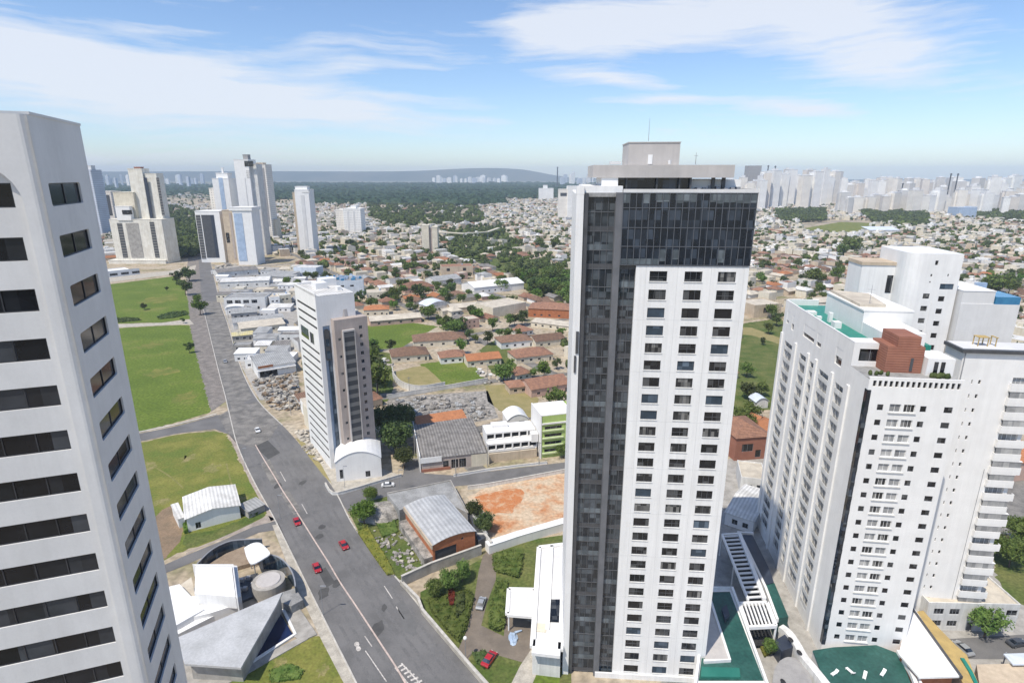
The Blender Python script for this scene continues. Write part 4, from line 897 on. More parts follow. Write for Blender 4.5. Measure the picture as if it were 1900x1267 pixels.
    for i, z in enumerate(rows):
        put(window_mesh(3.6, 2.2, 'pane_pale', 'white_clean', 4, rec=.45), v, Matrix.Identity(4), 10.2, z-.5, 'balcony_window')
        q = MB(); w = 15.6 if i % 2 else 14.9
        q.box(9.8, w, -.7, -.003, z-1.0, z-.55); q.box(9.8, w, -.72, -.6, z-.55, z+.6); q.box(9.8, 9.95, -.6, -.004, z-.55, z+.6); q.box(w-.1, w, -.6, -.004, z-.55, z+.6); o = q.build('balcony', M['white'], v)
        if i % 4 != 1: q = MB(); q.box(9.95, w-.1, -.58, -.54, z+.6, z+1.95); q.build('enclosure', M['pane_pale'], o)
        if i % 4 != 1: q = MB(); q.box(9.8, w, -.68, -.003, z+1.95, z+2.08); q.build('enclosure_top', M['white'], o)
    q = MB(); q.tube((.25, -.2, 6), (.25, -.2, Hh), .1, None, 6); q.tube((9.0, -.12, 6), (9.0, -.12, 40), .05, None, 6); q.build('drainpipe', M['frame'], v)
    ZONES.extend([(105, 148, 16), (120, 140, 18), (98, 120, 14)])
    pr = bld('podium_building', 'low white podium building with flat roof under the balcony tower', 'building', spot(1712, 1168), spot(1880, 1172), 14, 7, 'worn_white', 'flat', 'cream_roof', wins=[('f', [1.5, 5.0], [1.2, 4.4], 2.2, 1.5, 3), ('f', [13.5, 17.5], [4.4], 2.4, 1.5, 2)], door=('f', 9.5, 1.4, 2.4))
right_rear()
# ---------------------------------------------------------------- lower left: modern house, white hall, boundary strips
def modern_house():
    t = thing('modern_house', 'modern white house with big grey wedge roof, curved glass wall and dark pool', 'house')
    b = MB()
    px_prism(b, [(348, 1180), (520, 1104), (508, 1122), (446, 1228), (352, 1224)], 0, 5.0); b.build('wall', M['concrete'], t)
    b = MB(); z = 5.6; pix = [(329, 1182), (524, 1098), (513, 1122), (447, 1238), (342, 1231)]
    P = [spot(x, y, z) for x, y in pix]; n = len(P)
    for i in range(n): p, q = P[i], P[(i+1) % n]; b.face([(p.x, p.y, z-.5), (q.x, q.y, z-.5), q, p])
    b.face(P[::-1] if P[0].cross(P[1]).z < 0 else P); b.face([(p.x, p.y, z-.5) for p in P]); b.build('wedge_roof', M['wedge'], t)
    b = MB(); px_prism(b, [(363, 1050), (430, 1052), (437, 1107), (361, 1101)], 4.0, 7.2); b.build('upper_block', M['white_clean'], t)
    b = MB(); px_prism(b, [(357, 1046), (433, 1046), (441, 1110), (438, 1109), (431, 1050), (363, 1049)], 4.0, 7.5); px_prism(b, [(433, 1048), (440, 1049), (447, 1106), (440, 1108)], 0, 6.2); b.build('parapet', M['light_grey'], t)
    b = MB(); px_prism(b, [(352, 1105), (441, 1108), (442, 1120), (390, 1137), (342, 1148)], 0, 4.2); b.build('lower_block', M['white'], t)
    b = MB(); px_prism(b, [(305, 1090), (333, 1083), (378, 1130), (326, 1160)], 0, 4.6); px_prism(b, [(329, 1162), (392, 1131), (440, 1112), (440, 1120), (330, 1176)], 0, 3.2); b.build('terrace_block', M['white'], t)
    b = MB(); px_prism(b, [(334, 1085), (355, 1070), (362, 1102), (372, 1122)], 0, 3.4); b.build('terrace', M['cream_roof'], t)
    b = MB(); px_prism(b, [(441, 1072), (478, 1062), (486, 1098), (441, 1118)], 0, .6); b.build('courtyard', M['charcoal'], t)
    b = MB(); rg = random.Random(2)
    for q in ((450, 1082), (462, 1078), (470, 1090), (456, 1098), (446, 1100)): p = spot(*q); b.box(p.x-.5, p.x+.5, p.y-.4, p.y+.4, .6, 1.5)
    b.each('courtyard_planter', M['warm_grey'], t)
    c = spot(498, 1076, 3.2); b = MB(); b.tube((c.x, c.y, 0), (c.x, c.y, 3.2), 3.9, None, 28); b.tube((c.x, c.y, 3.2), (c.x, c.y, 3.5), 3.0, 2.8, 24, 1); b.build('drum', [M['concrete'], M['warm_grey']], t, smooth=False)
    b = MB(); arc = [(486, 1030), (510, 1031), (528, 1042), (540, 1058), (546, 1074), (548, 1088)]
    A = smooth_line(arc, 5); ribbon(b, [spot(x, y, 4.2) for x, y in A], .25, 0, 4.2); b.build('curved_glass_wall', M['glass_blue'], t)
    b = MB(); ribbon(b, [spot(x, y, 4.2) for x, y in A], .3, 4.2, 4.4); b.build('wall_coping', M['frame'], t); b = MB(); A2 = smooth_line([(366, 1046), (392, 1021), (424, 1005), (455, 1001), (486, 1000)], 5)
    ribbon(b, [spot(x, y, 3.2) for x, y in A2], .3, 3.2, 3.4); b.build('wall_coping', M['frame'], t)
    b = MB(); ribbon(b, [spot(x, y, 3.2) for x, y in A2], .2, 0, 3.2); b.build('curved_glass_wall', M['glass_blue'], t)
    b = MB(); px_prism(b, [(388, 1046), (420, 1026), (455, 1012), (486, 1016), (480, 1040), (436, 1052)], 0, 1.2); b.build('deck', mat('timber_deck', (.36, .28, .2), (.28, .21, .15), s=.6, rough=.85, fine=.2, tile=('x', .3, .3)), t)
    b = MB(); z = 5.4; px_prism(b, smooth_line([(453, 1016), (466, 1008), (481, 1006), (492, 1014), (501, 1026), (492, 1034), (468, 1046), (458, 1034), (453, 1016)], 3)[:-1], z-.3, z); b.build('canopy', M['white_clean'], t)
    b = MB()
    for q in ((462, 1022), (490, 1022), (470, 1036)): p = spot(*q, z); b.tube((p.x, p.y, 0), (p.x, p.y, z-.3), .12, None, 8)
    b.build('canopy_post', M['frame'], t)
    b = MB(); px_prism(b, [(513, 1125), (543, 1176), (449, 1238)], .05, .35); b.build('pool', M['pool'], t)
    b = MB(); ribbon(b, [spot(*q) for q in ((519, 1118), (548, 1178), (448, 1243))], .7, .04, .5); b.build('pool_rim', M['white'], t)
    b = MB(); px_prism(b, [(519, 1112), (548, 1116), (588, 1176), (560, 1188), (546, 1180)], .04, .3); px_prism(b, [(430, 1250), (446, 1236), (558, 1180), (572, 1184), (505, 1222), (436, 1262)], .04, .25); px_prism(b, [(342, 1234), (410, 1236), (432, 1262), (380, 1290), (340, 1280)], .03, .2); b.build('pool_deck', M['concrete'], t)
    b = MB(); px_prism(b, [(524, 1098), (548, 1090), (562, 1112), (540, 1124), (520, 1116)], 0, 2.4); b.build('garden_store', M['slab_grey'], t)
    for p in ((375, 1110), (420, 1080), (490, 1065), (400, 1180), (470, 1150), (520, 1150)): q = spot(*p); ZONES.append((q.x, q.y, 9))
modern_house()
h = bld('white_hall', 'white hall with low seamed white roof standing in the dry grass lot', 'building', spot(350, 987), spot(447, 961), 13.5, 4.4, 'white_clean', 'gable_y', 'white_roof', 1.3, .5, [('f', [2.0], [.4], 1.4, 2.0, 2), ('r', [4, 8.5], [1.2], 1.6, 1.2, 2)], door=('l', 5.5, 2.4, 2.8))
p = bld('hall_lean_to', 'low grey lean-to shed beside the white hall', 'shed', spot(462, 962), spot(492, 948), 5, 2.3, 'concrete', 'shed', 'grey_roof', .5, .3)
bld('side_store', 'narrow white store along the left flank of the white hall', 'shed', spot(333, 980), spot(345, 976), 9, 3.0, 'white', 'shed', 'white_roof', .5, .2)
def wall_thing(name, label, line, w, hgt, m, cat='wall', cop=None):
    t = thing(name, label, cat); b = MB(); ribbon(b, line, w, 0, hgt); b.build('wall_body', m, t)
    b = MB(); ribbon(b, line, w+.14, hgt, hgt+.1); b.build('coping', cop or M['kerb'], t); return t
wall_thing('garden_wall', 'low beige boundary wall between the main road and the hotel garden', px_line([(744, 1084), (776, 1116), (784, 1138), (893, 1266), (960, 1340)]), .5, 1.3, M['paving'])
wall_thing('concrete_wall', 'beige concrete wall between the barrel-roofed building and the hotel garden', px_line([(746, 1087), (800, 1062), (893, 1028)]), .5, 3.0, M['concrete'])
wall_thing('white_wall', 'broad white wall along the near edge of the red earth lot', px_line([(904, 1024), (960, 1005), (1062, 975)]), 2.4, 2.6, M['white'], cop=M['white_clean'])
wall_thing('concrete_wall', 'short pale wall at the corner of the red earth lot by the barrel-roofed building', px_line([(884, 1008), (900, 1008), (912, 1024)]), .6, 3.2, M['worn_white'])
wall_thing('rough_wall', 'ragged white block wall along the far edge of the red earth lot', px_line([(868, 908), (900, 904), (960, 893), (1050, 876)]), .4, 1.3, M['worn_white'])
wall_thing('street_barrier', 'white segmented barrier beside the cross street below the terraced building', px_line([(842, 884), (900, 874), (960, 866), (1015, 860)]), .5, .8, M['white'])
wall_thing('forecourt_wall', 'low curved pale wall in front of the white vaulted annexe', px_line([(604, 900), (618, 918), (650, 912), (690, 900), (745, 884)], 3), .4, 1.0, M['worn_white'])

# ---------------------------------------------------------------- middle: barrel roofed building, warehouse, terraces, green block
bb = bld('barrel_building', 'orange brick building under a curved white metal barrel roof', 'building', spot(805, 1049), spot(882, 1022), 21, 6.3, 'orange', 'vault', 'bright_metal', 1.1, .35, [('f', [8.2], [5.0], .7, .7, 1)], door=('f', .5, 6.3, 4.4))
q = MB(); q.box(-.5, -.15, -.2, 21.2, 5.2, 6.5); q.build('fascia', M['beige'], bb)
q = MB(); q.box(-2.4, -.003, .5, 20.5, 0, 2.6); q.build('stone_base', M['rock'], bb)
q = MB()
for k in range(5): q.box(10.2+k*.42, 10.32+k*.42, 1, 20.9, 6.55, 7.05-.1*k)
q.build('roof_ribs', M['frame'], bb)
t = thing('concrete_deck', 'flat grey concrete deck roof behind the barrel-roofed building', 'building'); b = MB(); px_prism(b, [(718, 916), (836, 892), (868, 952), (813, 922), (741, 946), (735, 938)], 0, 4.0); b.build('deck_slab', M['slab_grey'], t)
b = MB(); ribbon(b, [spot(x, y, 4.0) for x, y in ((718, 916), (836, 892), (868, 952))], .4, 3.9, 4.35); b.build('deck_edge', M['concrete'], t)
t = thing('lean_to', 'dark lean-to running along the far side of the barrel-roofed building', 'shed'); b = MB(); px_prism(b, [(869, 950), (879, 944), (905, 994), (888, 1004)], 0, 3.0); b.build('lean_to_body', M['charcoal'], t)
b = MB(); ribbon(b, [spot(x, y, 3.0) for x, y in ((872, 946), (903, 992))], .9, 2.95, 3.2); b.build('lean_to_roof', M['grey_roof'], t)
wh = bld('warehouse', 'old warehouse with weathered grey roof and terracotta strip along its back', 'warehouse', spot(783, 876), spot(902, 862), 31, 5.0, 'brown', 'gable', 'old_roof', 1.0, .3, [('f', [7.5], [.2], 2.0, 3.2, 1), ('f', [10.4, 13.2], [.2], 2.5, 3.4, 3)], par=.3)
q = MB(); q.box(-.6, -.305, 0, 31, 0, 6.2); q.box(-.3, 7, -.5, -.31, 3.6, 5.6); q.build('fascia', M['white'], wh)
q = MB(); q.box(17.6, 24, -.25, -.003, 0, 4.6); q.build('front_wall', M['cream'], wh)
q = MB(); q.box(-.2, 10, -.3, -.004, 0, 1.1); q.build('red_plinth', M['red_brown'], wh)
bld('tiled_shed', 'long shed with bright orange tiled roof behind the old warehouse', 'shed', spot(779, 815), spot(868, 800), 8, 4.5, 'orange', 'shed', 'orange_roof', 1.8, .4)
tb = bld('terraced_building', 'white terraced building with two rows of dark openings beside the lime green block', 'building', spot(906, 858), spot(996, 848), 11, 3.0, 'beige', 'flat', 'cream_roof', wins=[], par=.3)
def storey(parent, x0, x1, y0, y1, z0, z1, n, m='white'):
    b = MB(); L = x1-x0; b.x = Matrix.Translation((x0, y0, z0)); s = L/n
    b.facade(L, 0, z1-z0, [(i*s+.35, (i+1)*s-.15, .9, z1-z0-.6) for i in range(n)], dep=.6)
    b.x = Matrix.Identity(4); b.face([(x0, y0, z0), (x0, y1, z0), (x0, y1, z1), (x0, y0, z1)]); b.face([(x1, y0, z0), (x1, y1, z0), (x1, y1, z1), (x1, y0, z1)]); b.face([(x0, y0, z1), (x1, y0, z1), (x1, y1, z1), (x0, y1, z1)])
    b.build('storey', M[m], parent)
    g = MB(); g.face([(x0, y0+.58, z0+.5), (x1, y0+.58, z0+.5), (x1, y0+.58, z1-.4), (x0, y0+.58, z1-.4)]); g.build('openings', M['glaze_shade_fill'], parent)
storey(tb, .0, 18.5, 1.2, 11, 3.3, 6.6, 6); storey(tb, 0, 18.5, 3.4, 11, 6.6, 9.9, 6)
q = MB(); q.box(16.3, 18.8, .4, 3.3, 6.0, 9.2); q.box(3, 9, 7, 10.5, 9.9, 11); q.build('roof_block', M['white'], tb)
tw = bld('vaulted_house', 'small white house with curved vaulted roof behind the terraced building', 'house', spot(942, 806), spot(980, 802), 9, 6, 'white', 'vault', 'white_clean', 2.2, .2, [('f', [4.6], [3.2], 2.4, 2.2, 2)])
gb = bld('green_block', 'lime green block with rows of dark slots half hidden by the hotel tower', 'building', spot(1004, 850), spot(1068, 842), 12, 16, 'lime', 'flat', 'lime', wins=[('f', [1.2], [2.2, 5.2, 8.2, 11.2], 6.6, 1.2, 3)], par=.6, gl='glass')
q = MB(); q.box(-.4, -.003, -.3, 12, 0, 17.2); q.box(-.3, 12.2, -.32, -.003, 13.3, 13.9); q.box(-.3, 12.2, .0, 12, 16.6, 16.9); q.build('white_frame', M['white'], gb)
q = MB()
for z in (1.6, 4.6, 7.6, 10.6): q.box(.3, 8.4, -.5, -.004, z, z+.5)
q.build('balcony_edges', mat('pale_green_render', (.62, .70, .42), (.55, .62, .36), rough=.7), gb)
wt = wall_thing('court_wall', 'curved white wall round the tan sports court', px_line([(728, 690), (732, 705), (748, 720), (780, 727), (826, 720)], 4), .4, 3.2, M['worn_white'])
ground_px('sports_court', smooth_line([(734, 690), (780, 679), (800, 690), (822, 712), (818, 719), (770, 722), (744, 712), (734, 690)], 3)[:-1], .06, M['tan_grass'])
wall_thing('yard_wall', 'long pale wall between the green yard and the grey rubble', px_line([(718, 740), (760, 733), (840, 720), (905, 708)]), .5, 2.0, M['worn_white'])
def rubble(name, pix, n, hmax, m, seed, sz=1.2):
    rg = random.Random(seed); b = MB(); xs = [p[0] for p in pix]; ys = [p[1] for p in pix]; k = 0
    while k < n:
        p = (rg.uniform(min(xs), max(xs)), rg.uniform(min(ys), max(ys)))
        if not inside(p, pix): continue
        k += 1; q = spot(*p); s = sz*rg.uniform(.4, 1.3)
        b.x = Matrix.Translation((q.x, q.y, rg.uniform(0, hmax))) @ Matrix.Rotation(rg.uniform(0, 6.3), 4, 'Z') @ Matrix.Rotation(rg.uniform(-.5, .5), 4, 'X')
        b.box(-s, s, -s*.7, s*.7, -.4*s, rg.uniform(.1, .5)*s, rg.randrange(3))
    o = b.build(name, m); return struct(o, 'stuff')
rubble('rubble', [(722, 745), (780, 735), (880, 738), (915, 775), (870, 783), (770, 792), (722, 785)], 240, .8, [M['rock'], M['grey_roof'], M['old_roof']], 11, 1.1)
rubble('rubble', [(470, 706), (552, 694), (558, 760), (510, 762), (486, 740)], 300, 1.3, [M['rock'], M['paving'], M['brown_earth']], 12, .9)
rubble('rubble', [(548, 800), (585, 795), (600, 862), (575, 850)], 130, .9, [M['paving'], M['cream_roof'], M['rock']], 13, .8)
rubble('rubble', [(680, 950), (735, 935), (745, 960), (795, 1050), (750, 1065), (700, 1010)], 120, .5, [M['rock'], M['paving'], M['rock']], 14, .55)
rubble('rubble', [(668, 665), (700, 655), (735, 680), (690, 690)], 50, .6, [M['worn_white'], M['rock'], M['cream_roof']], 15, 1.1)
rubble('rubble', [(870, 675), (900, 690), (960, 710), (900, 712)], 40, .6, [M['worn_white'], M['rock'], M['cream_roof']], 16, 1.0)
rubble('rubble', [(390, 490), (440, 492), (480, 500), (470, 530), (405, 528)], 120, .8, [M['rock'], M['paving'], M['old_roof']], 17, 1.8)
# a mound of grey rock by the road
b = MB(); c = spot(705, 955); rg = random.Random(5); b.ball((c.x, c.y, 0), 7, 5.5, 3.2, 18, 9, 0, .08, rg); struct(b.build('rock_mound', M['rock']))

# ---------------------------------------------------------------- commercial strip beside the avenue, and other buildings one can point at
W2 = lambda z0, *xs: ('f', list(xs), [z0], 1.6, 1.3, 2)
mid = [
 # name, label, category, p0, p1, depth, height, wall, roof, roof material, rise, windows
 ('shop_building', 'low cream roofed shop with a long white front beside the avenue', 'building', (448, 622), (530, 612), 16, 4.2, 'cream', 'shed', 'cream_roof', .8, [W2(1.2, 4, 9, 14, 19)]),
 ('workshop', 'grey metal roofed workshop stretching back from the avenue', 'building', (434, 612), (528, 602), 15, 4.6, 'light_grey', 'gable', 'grey_roof', 1.2, [W2(1.4, 3, 8, 15, 22)]),
 ('workshop', 'short pale grey roofed workshop beside the avenue', 'building', (430, 594), (478, 590), 14, 4.6, 'grey', 'shed', 'grey_roof', 1.0, [W2(1.6, 2, 6, 10)]),
 ('office_building', 'grey two storey office with wide upper windows on the avenue', 'building', (418, 578), (494, 576), 20, 10, 'light_grey', 'flat', 'slab_grey', 1, [('f', [2, 8, 14, 20, 26], [6.0], 4.2, 2.6, 3), ('f', [10, 16, 22], [1.2], 3.5, 2.2, 3)]),
 ('shop_building', 'white box shop with rounded canopy in front of the grey office', 'building', (420, 584), (452, 582), 8, 5, 'white', 'vault', 'white_clean', 1.2, [W2(1.2, 2, 6, 10)]),
 ('warehouse', 'long pale warehouse behind the grey office near the white towers', 'warehouse', (410, 536), (500, 532), 24, 6, 'worn_white', 'gable', 'white_roof', 2, [W2(2, 6, 14, 22, 30, 38)]),
 ('warehouse', 'grey roofed warehouse closest to the twin frame towers', 'warehouse', (405, 517), (480, 510), 26, 6, 'worn_white', 'gable', 'old_roof', 2, [W2(2, 6, 16, 28, 38)]),
 ('warehouse', 'pale low warehouse behind the bright white shrub edged yard', 'warehouse', (480, 522), (530, 524), 26, 5, 'worn_white', 'shed', 'grey_roof', 1.5, [W2(2, 4, 12, 20)]),
 ('white_house', 'tall narrow white house between the grey office and the slab tower', 'house', (502, 574), (521, 572), 14, 9, 'white', 'flat', 'cream_roof', 1, [W2(5.4, 1.5, 4.5), W2(1.6, 1.5, 4.5)]),
 ('white_house', 'cream and white house touching the back of the slab tower', 'house', (521, 570), (542, 568), 12, 9, 'cream', 'flat', 'white_roof', 1, [W2(5.4, 1.5, 4.5)]),
 ('shop_building', 'low shop with a yellowish roof at the edge of the avenue', 'shop', (432, 634), (470, 630), 7, 3.4, 'concrete', 'shed', 'tan', .6, [W2(1, 2, 6)]),
 ('grey_store', 'small rough grey store between the avenue and the orange fronted workshop', 'shed', (432, 652), (466, 650), 8, 3.2, 'concrete', 'flat', 'slab_grey', 1, [W2(1, 2)]),
 ('workshop', 'wide grey roofed workshop with orange front and dark open bay', 'building', (480, 702), (550, 690), 19, 5.6, 'white', 'shed', 'grey_roof', 1.6, [('f', [.8], [.1], 8.6, 3.2, 1), ('f', [11.5, 14.2], [3.0], 1.1, 1.1, 1)]),
 ('white_house', 'small white house with flat roof beside the dark open bay', 'house', (456, 684), (479, 682), 10, 4.4, 'white', 'flat', 'white_roof', 1, [W2(1.2, 1.2)]),
 ('depot_building', 'pale blue grey depot with a roof crowded by blue plant boxes', 'building', (588, 552), (676, 548), 26, 13, 'blue_white', 'flat', 'slab_grey', 1, [('f', [4, 12, 20, 28], [8], 3, 1.6, 3), ('r', [3, 9, 15, 21], [2], 1.2, 9, 1)]),
 ('low_office', 'small grey office at the foot of the narrow white tower', 'building', (546, 515), (588, 516), 16, 10, 'blue_white', 'flat', 'white_roof', 1, [('f', [9, 15], [2.2], 3.2, 3, 2)]),
 ('white_hall', 'big white hall with broad white gable roof amid the green trees', 'building', (880, 547), (972, 537), 26, 6, 'white', 'gable', 'white_clean', 3.2, [W2(1.6, 8, 14, 20, 26)]),
 ('cream_hall', 'long cream hall with plain blank walls below the white hall', 'building', (915, 590), (976, 578), 22, 7, 'cream', 'flat', 'cream_roof', 1, []),
 ('brick_house', 'red brick house with broad terracotta roof beside the glass crowned tower', 'house', (980, 588), (1064, 592), 20, 6.4, 'orange', 'hip', 'terra', 3, [W2(1.2, 4, 9, 15, 22)]),
 ('brick_terrace', 'low row with ragged white front under the brick house', 'house', (985, 606), (1062, 616), 9, 3.4, 'cream', 'shed', 'cream_roof', .8, [W2(1, 3, 8, 14, 19)]),
 ('beige_house', 'wide beige two storey house with flat roof below the cream pillars', 'house', (820, 512), (878, 510), 18, 9, 'beige', 'flat', 'terra', 1, [('f', [5, 22], [4.6], 3.4, 3, 2), W2(1, 12, 28)]),
 ('tiled_house', 'large house with rambling terracotta roof left of the white hall', 'house', (752, 546), (806, 541), 18, 5, 'pink', 'hip', 'terra', 4, [W2(1.2, 4, 10, 16, 22)]),
 ('grey_hall', 'blue grey hall with ridged metal roof left of the white hall', 'building', (808, 532), (856, 526), 20, 5, 'worn_white', 'gable', 'grey_roof', 3, [W2(1.2, 4, 12, 20)]),
 ('vault_shed', 'shed under a bulging blue grey vaulted roof below the rambling tiled house', 'shed', (794, 580), (834, 574), 14, 4.5, 'worn_white', 'vault', 'blue_white', 3, [W2(1, 3, 9)]),
 ('stone_building', 'low building with mottled tan roof right of the vaulted shed', 'building', (838, 582), (918, 576), 16, 4, 'beige', 'gable', 'cream_roof', 1.2, [W2(1.2, 5, 12, 19, 26)]),
 ('cream_house', 'cream box house with flat roof behind the brown stair block', 'house', (682, 562), (718, 560), 14, 8, 'cream', 'flat', 'cream_roof', 1, [W2(4.6, 2, 8), W2(1.2, 2, 8)]),
 ('tiled_house', 'cream house with orange tiled wings behind the brown stair block', 'house', (676, 588), (722, 586), 12, 5, 'cream', 'hip', 'orange_roof', 2.4, [W2(1.4, 2, 7, 12)]),
 ('curved_hall', 'long low hall with rounded cream roof above the overgrown lot', 'building', (688, 606), (782, 598), 13, 3.6, 'pink', 'gable', 'cream_roof', 2.2, [W2(1, 5, 12, 20, 28)]),
 ('tiled_house', 'house with a wide weathered brown roof above the tan sports court', 'house', (728, 674), (796, 668), 14, 3.6, 'cream', 'hip', 'brown_tile', 3.2, [W2(1, 3, 8, 14)]),
 ('tiled_house', 'broad brown roofed house at the end of the overgrown lot', 'house', (768, 646), (866, 640), 15, 4, 'cream', 'hip', 'brown_tile', 3, [W2(1, 4, 10, 17, 24)]),
 ('tiled_house', 'terracotta roofed house behind the bright green yard', 'house', (818, 676), (866, 672), 11, 3.6, 'white', 'hip', 'terra', 2.6, [W2(1, 2, 6, 10)]),
 ('tiled_house', 'terracotta roofed house with patched orange tiles right of the green yard', 'house', (868, 682), (930, 676), 12, 3.6, 'cream', 'gable', 'orange_roof', 2.2, [W2(1, 2, 7, 12)]),
 ('tiled_house', 'brown roofed row house with white gable below the cream hall', 'house', (930, 648), (990, 642), 13, 4, 'white', 'hip', 'brown_tile', 2.6, [W2(1, 3, 8, 13)]),
 ('tiled_house', 'faded brown roofed house nearest the glass crowned tower below the brick house', 'house', (994, 646), (1048, 640), 13, 4, 'cream', 'gable', 'brown_tile', 2.4, [W2(1, 3, 8)]),
 ('tiled_house', 'red brown hip roofed house with pale verandah in front of the brown roofed row', 'house', (958, 676), (1026, 668), 14, 3.6, 'cream', 'hip', 'terra', 3, [W2(1, 3, 8, 13)]),
 ('tiled_house', 'deep terracotta roof running against the left wall of the glass crowned tower', 'house', (986, 738), (1056, 726), 14, 4, 'pink', 'gable', 'terra', 2.8, [W2(1, 3, 8)]),
 ('tiled_house', 'old house with collapsing reddish roof beside the parched lot', 'house', (946, 732), (984, 728), 9, 3.4, 'beige', 'hip', 'terra', 2, [W2(1, 2, 6)]),
 ('brick_building', 'brown brick building with tiled roof in the gap right of the glass crowned tower', 'building', (1362, 855), (1426, 850), 18, 9, 'red_brown', 'hip', 'terra', 3, [('f', [2.5], [3.4], 4.4, 3, 2), ('f', [8.0], [.8], 2.2, 3, 1)]),
 ('dome_hut', 'small pale vaulted hut above the brown brick building', 'shed', (1402, 758), (1424, 757), 6, 3, 'worn_white', 'vault', 'blue_white', 2, []),
 ('beige_block', 'broad beige block with dark window between tower and teal terrace', 'building', (1398, 590), (1448, 586), 20, 9, 'beige', 'flat', 'cream_roof', 1, [('f', [8], [3], 7, 4, 2)]),
 ('cream_row', 'long cream row house just behind the teal roof terrace', 'house', (1480, 578), (1572, 572), 16, 6, 'cream', 'gable', 'cream_roof', 1.6, [W2(1.4, 4, 12, 20, 28, 36)]),
]
M['tan'] = mat('yellowish_sheet_roof', (.58, .50, .22), (.50, .46, .32), s=.2, rough=.8, fine=.12, tile=('x', 1., .12))
for n, lb, c, p0, p1, d, hh, wl, rf, rm, rh, ws in mid:
    A, B2 = spot(*p0), spot(*p1); w = (B2-A).length; ws2 = []
    for W in ws:
        X = [x for x in W[1] if x+W[3] < (w if W[0] in 'fb' else d)-.3]; Z = [z for z in W[2] if z+W[4] < hh-.1]
        if X and Z: ws2.append((W[0], X, Z, *W[3:]))
    door = ('f', w-2.2, 1.1, 2.2) if c in ('house', 'shop') and not any(W[0] == 'f' and any(x+W[3] > w-2.3 for x in W[1]) for W in ws2) else None
    o = bld(n, lb, c, A, B2, d, hh, wl, rf, rm, rh, .45, ws2, door, tank=c == 'house' and rf == 'flat')
    if n == 'depot_building':
        q = MB(); rg = random.Random(6)
        for k in range(60): x, y = rg.uniform(1, w-3), rg.uniform(1, 24); q.box(x, x+rg.uniform(1, 3), y, y+rg.uniform(1, 2.5), hh, hh+rg.uniform(.6, 2.6), rg.randrange(3))
        q.build('roof_plant', [M['sky_panel'], M['blue_panel'], M['light_grey']], o)
    if n == 'workshop' and d == 19:
        q = MB(); q.box(.3, 7.5, -.5, -.003, 5.2, 6.3); q.build('orange_sign', M['orange_roof'], o); q = MB(); q.box(-.2, w, -1.2, -.003, 3.7, 4.1); q.build('canopy', M['white'], o)

# ---------------------------------------------------------------- lower right: teal roofs, pergola, ramp, canopies
t = thing('teal_roof_building', 'low building with dark teal roof and white parapet at the foot of the hotel tower', 'building')
z = 6.; b = MB(); P = [(1312, 1094), (1358, 1093), (1424, 1275), (1290, 1275)]
px_prism(b, P, 0, z); b.build('wall', M['white'], t)
b = MB(); px_prism(b, [(1318, 1098), (1354, 1097), (1417, 1262), (1296, 1262)], z-.2, z+.06); b.build('roof', M['teal'], t)
b = MB(); ribbon(b, [spot(*q, z) for q in P]+[spot(*P[0], z)], .55, z-.4, z+.8); b.build('parapet', M['white_clean'], t)
b = MB(); px_prism(b, [(1312, 1112), (1318, 1112), (1352, 1222), (1308, 1224)], z, z+.5); b.build('skylight_curb', M['warm_grey'], t)
b = MB(); ribbon(b, [spot(*q, z+.5) for q in ((1318, 1112), (1354, 1224), (1306, 1226))], .5, z+.02, z+.75); b.build('skylight_frame', M['white_clean'], t)
b = MB(); px_prism(b, [(1302, 1236), (1372, 1238), (1374, 1255), (1300, 1254)], z+.06, z+.5); b.build('roof_step', mat('lighter_teal', (.02, .15, .115), (.03, .18, .14), s=.3, rough=.5, fine=.1), t)
b = MB(); px_prism(b, [(1339, 1128), (1348, 1120), (1354, 1140), (1346, 1150)], z+.06, z+.9); b.build('roof_hatch', M['navy'], t)
ZONES.append((32, 105, 16))
t = thing('covered_walkway', 'sloping white framed walkway with dark slats beside the hotel tower', 'walkway')
z = 6.5; b = MB(); L1, L2, R2, R1 = [spot(x, y, z) for x, y in ((1340, 992), (1388, 1113), (1418, 1111), (1372, 990))]
ribbon(b, [L1, L2], .5, z-.4, z+.3); ribbon(b, [R1, R2], .9, z-.4, z+.4); ribbon(b, [L1, R1], .5, z-.4, z+.3); b.build('frame', M['white'], t)
b = MB()
for k in range(15): p, q = L1.lerp(L2, (k+.5)/15), R1.lerp(R2, (k+.5)/15); ribbon(b, [p.xy, q.xy], .62, z-.1, z+.12)
b.build('slats', M['light_grey'], t)
b = MB(); b.prism([L1.xy, L2.xy, R2.xy, R1.xy], z-1.2, z-1.0); b.build('soffit', M['glaze_shade_fill'], t)
b = MB()
for p in (L1, L2, R1, R2, L1.lerp(L2, .5), R1.lerp(R2, .5)): b = MB(); b.tube((p.x, p.y, 0), (p.x, p.y, z-.4), .22, None, 8); b.build('post', M['white'], t)
t = thing('pergola', 'white pergola with broad black gaps between its beams', 'pergola')
z = 6.2; C4 = [spot(x, y, z) for x, y in ((1371, 1119), (1424, 1117), (1440, 1160), (1386, 1163))]; b = MB()
for i in range(4): ribbon(b, [C4[i], C4[(i+1) % 4]], .6, z-.5, z+.25)
b.build('frame', M['white'], t); b = MB()
for k in range(8): f = (k+.5)/8; ribbon(b, [C4[0].lerp(C4[1], f), C4[3].lerp(C4[2], f)], .36, z-.2, z+.15)
b.build('beam', M['white'], t)
b = MB(); b.prism([p.xy for p in C4], 1.0, 1.2); b.build('floor', M['glaze_shade_fill'], t)
b = MB()
for p in C4: b.tube((p.x, p.y, 0), (p.x, p.y, z-.5), .25, None, 8)
b.build('post', M['white'], t)
t = thing('teal_ramp', 'long dark roof strip turning from navy to teal below the apartment tower', 'roof')
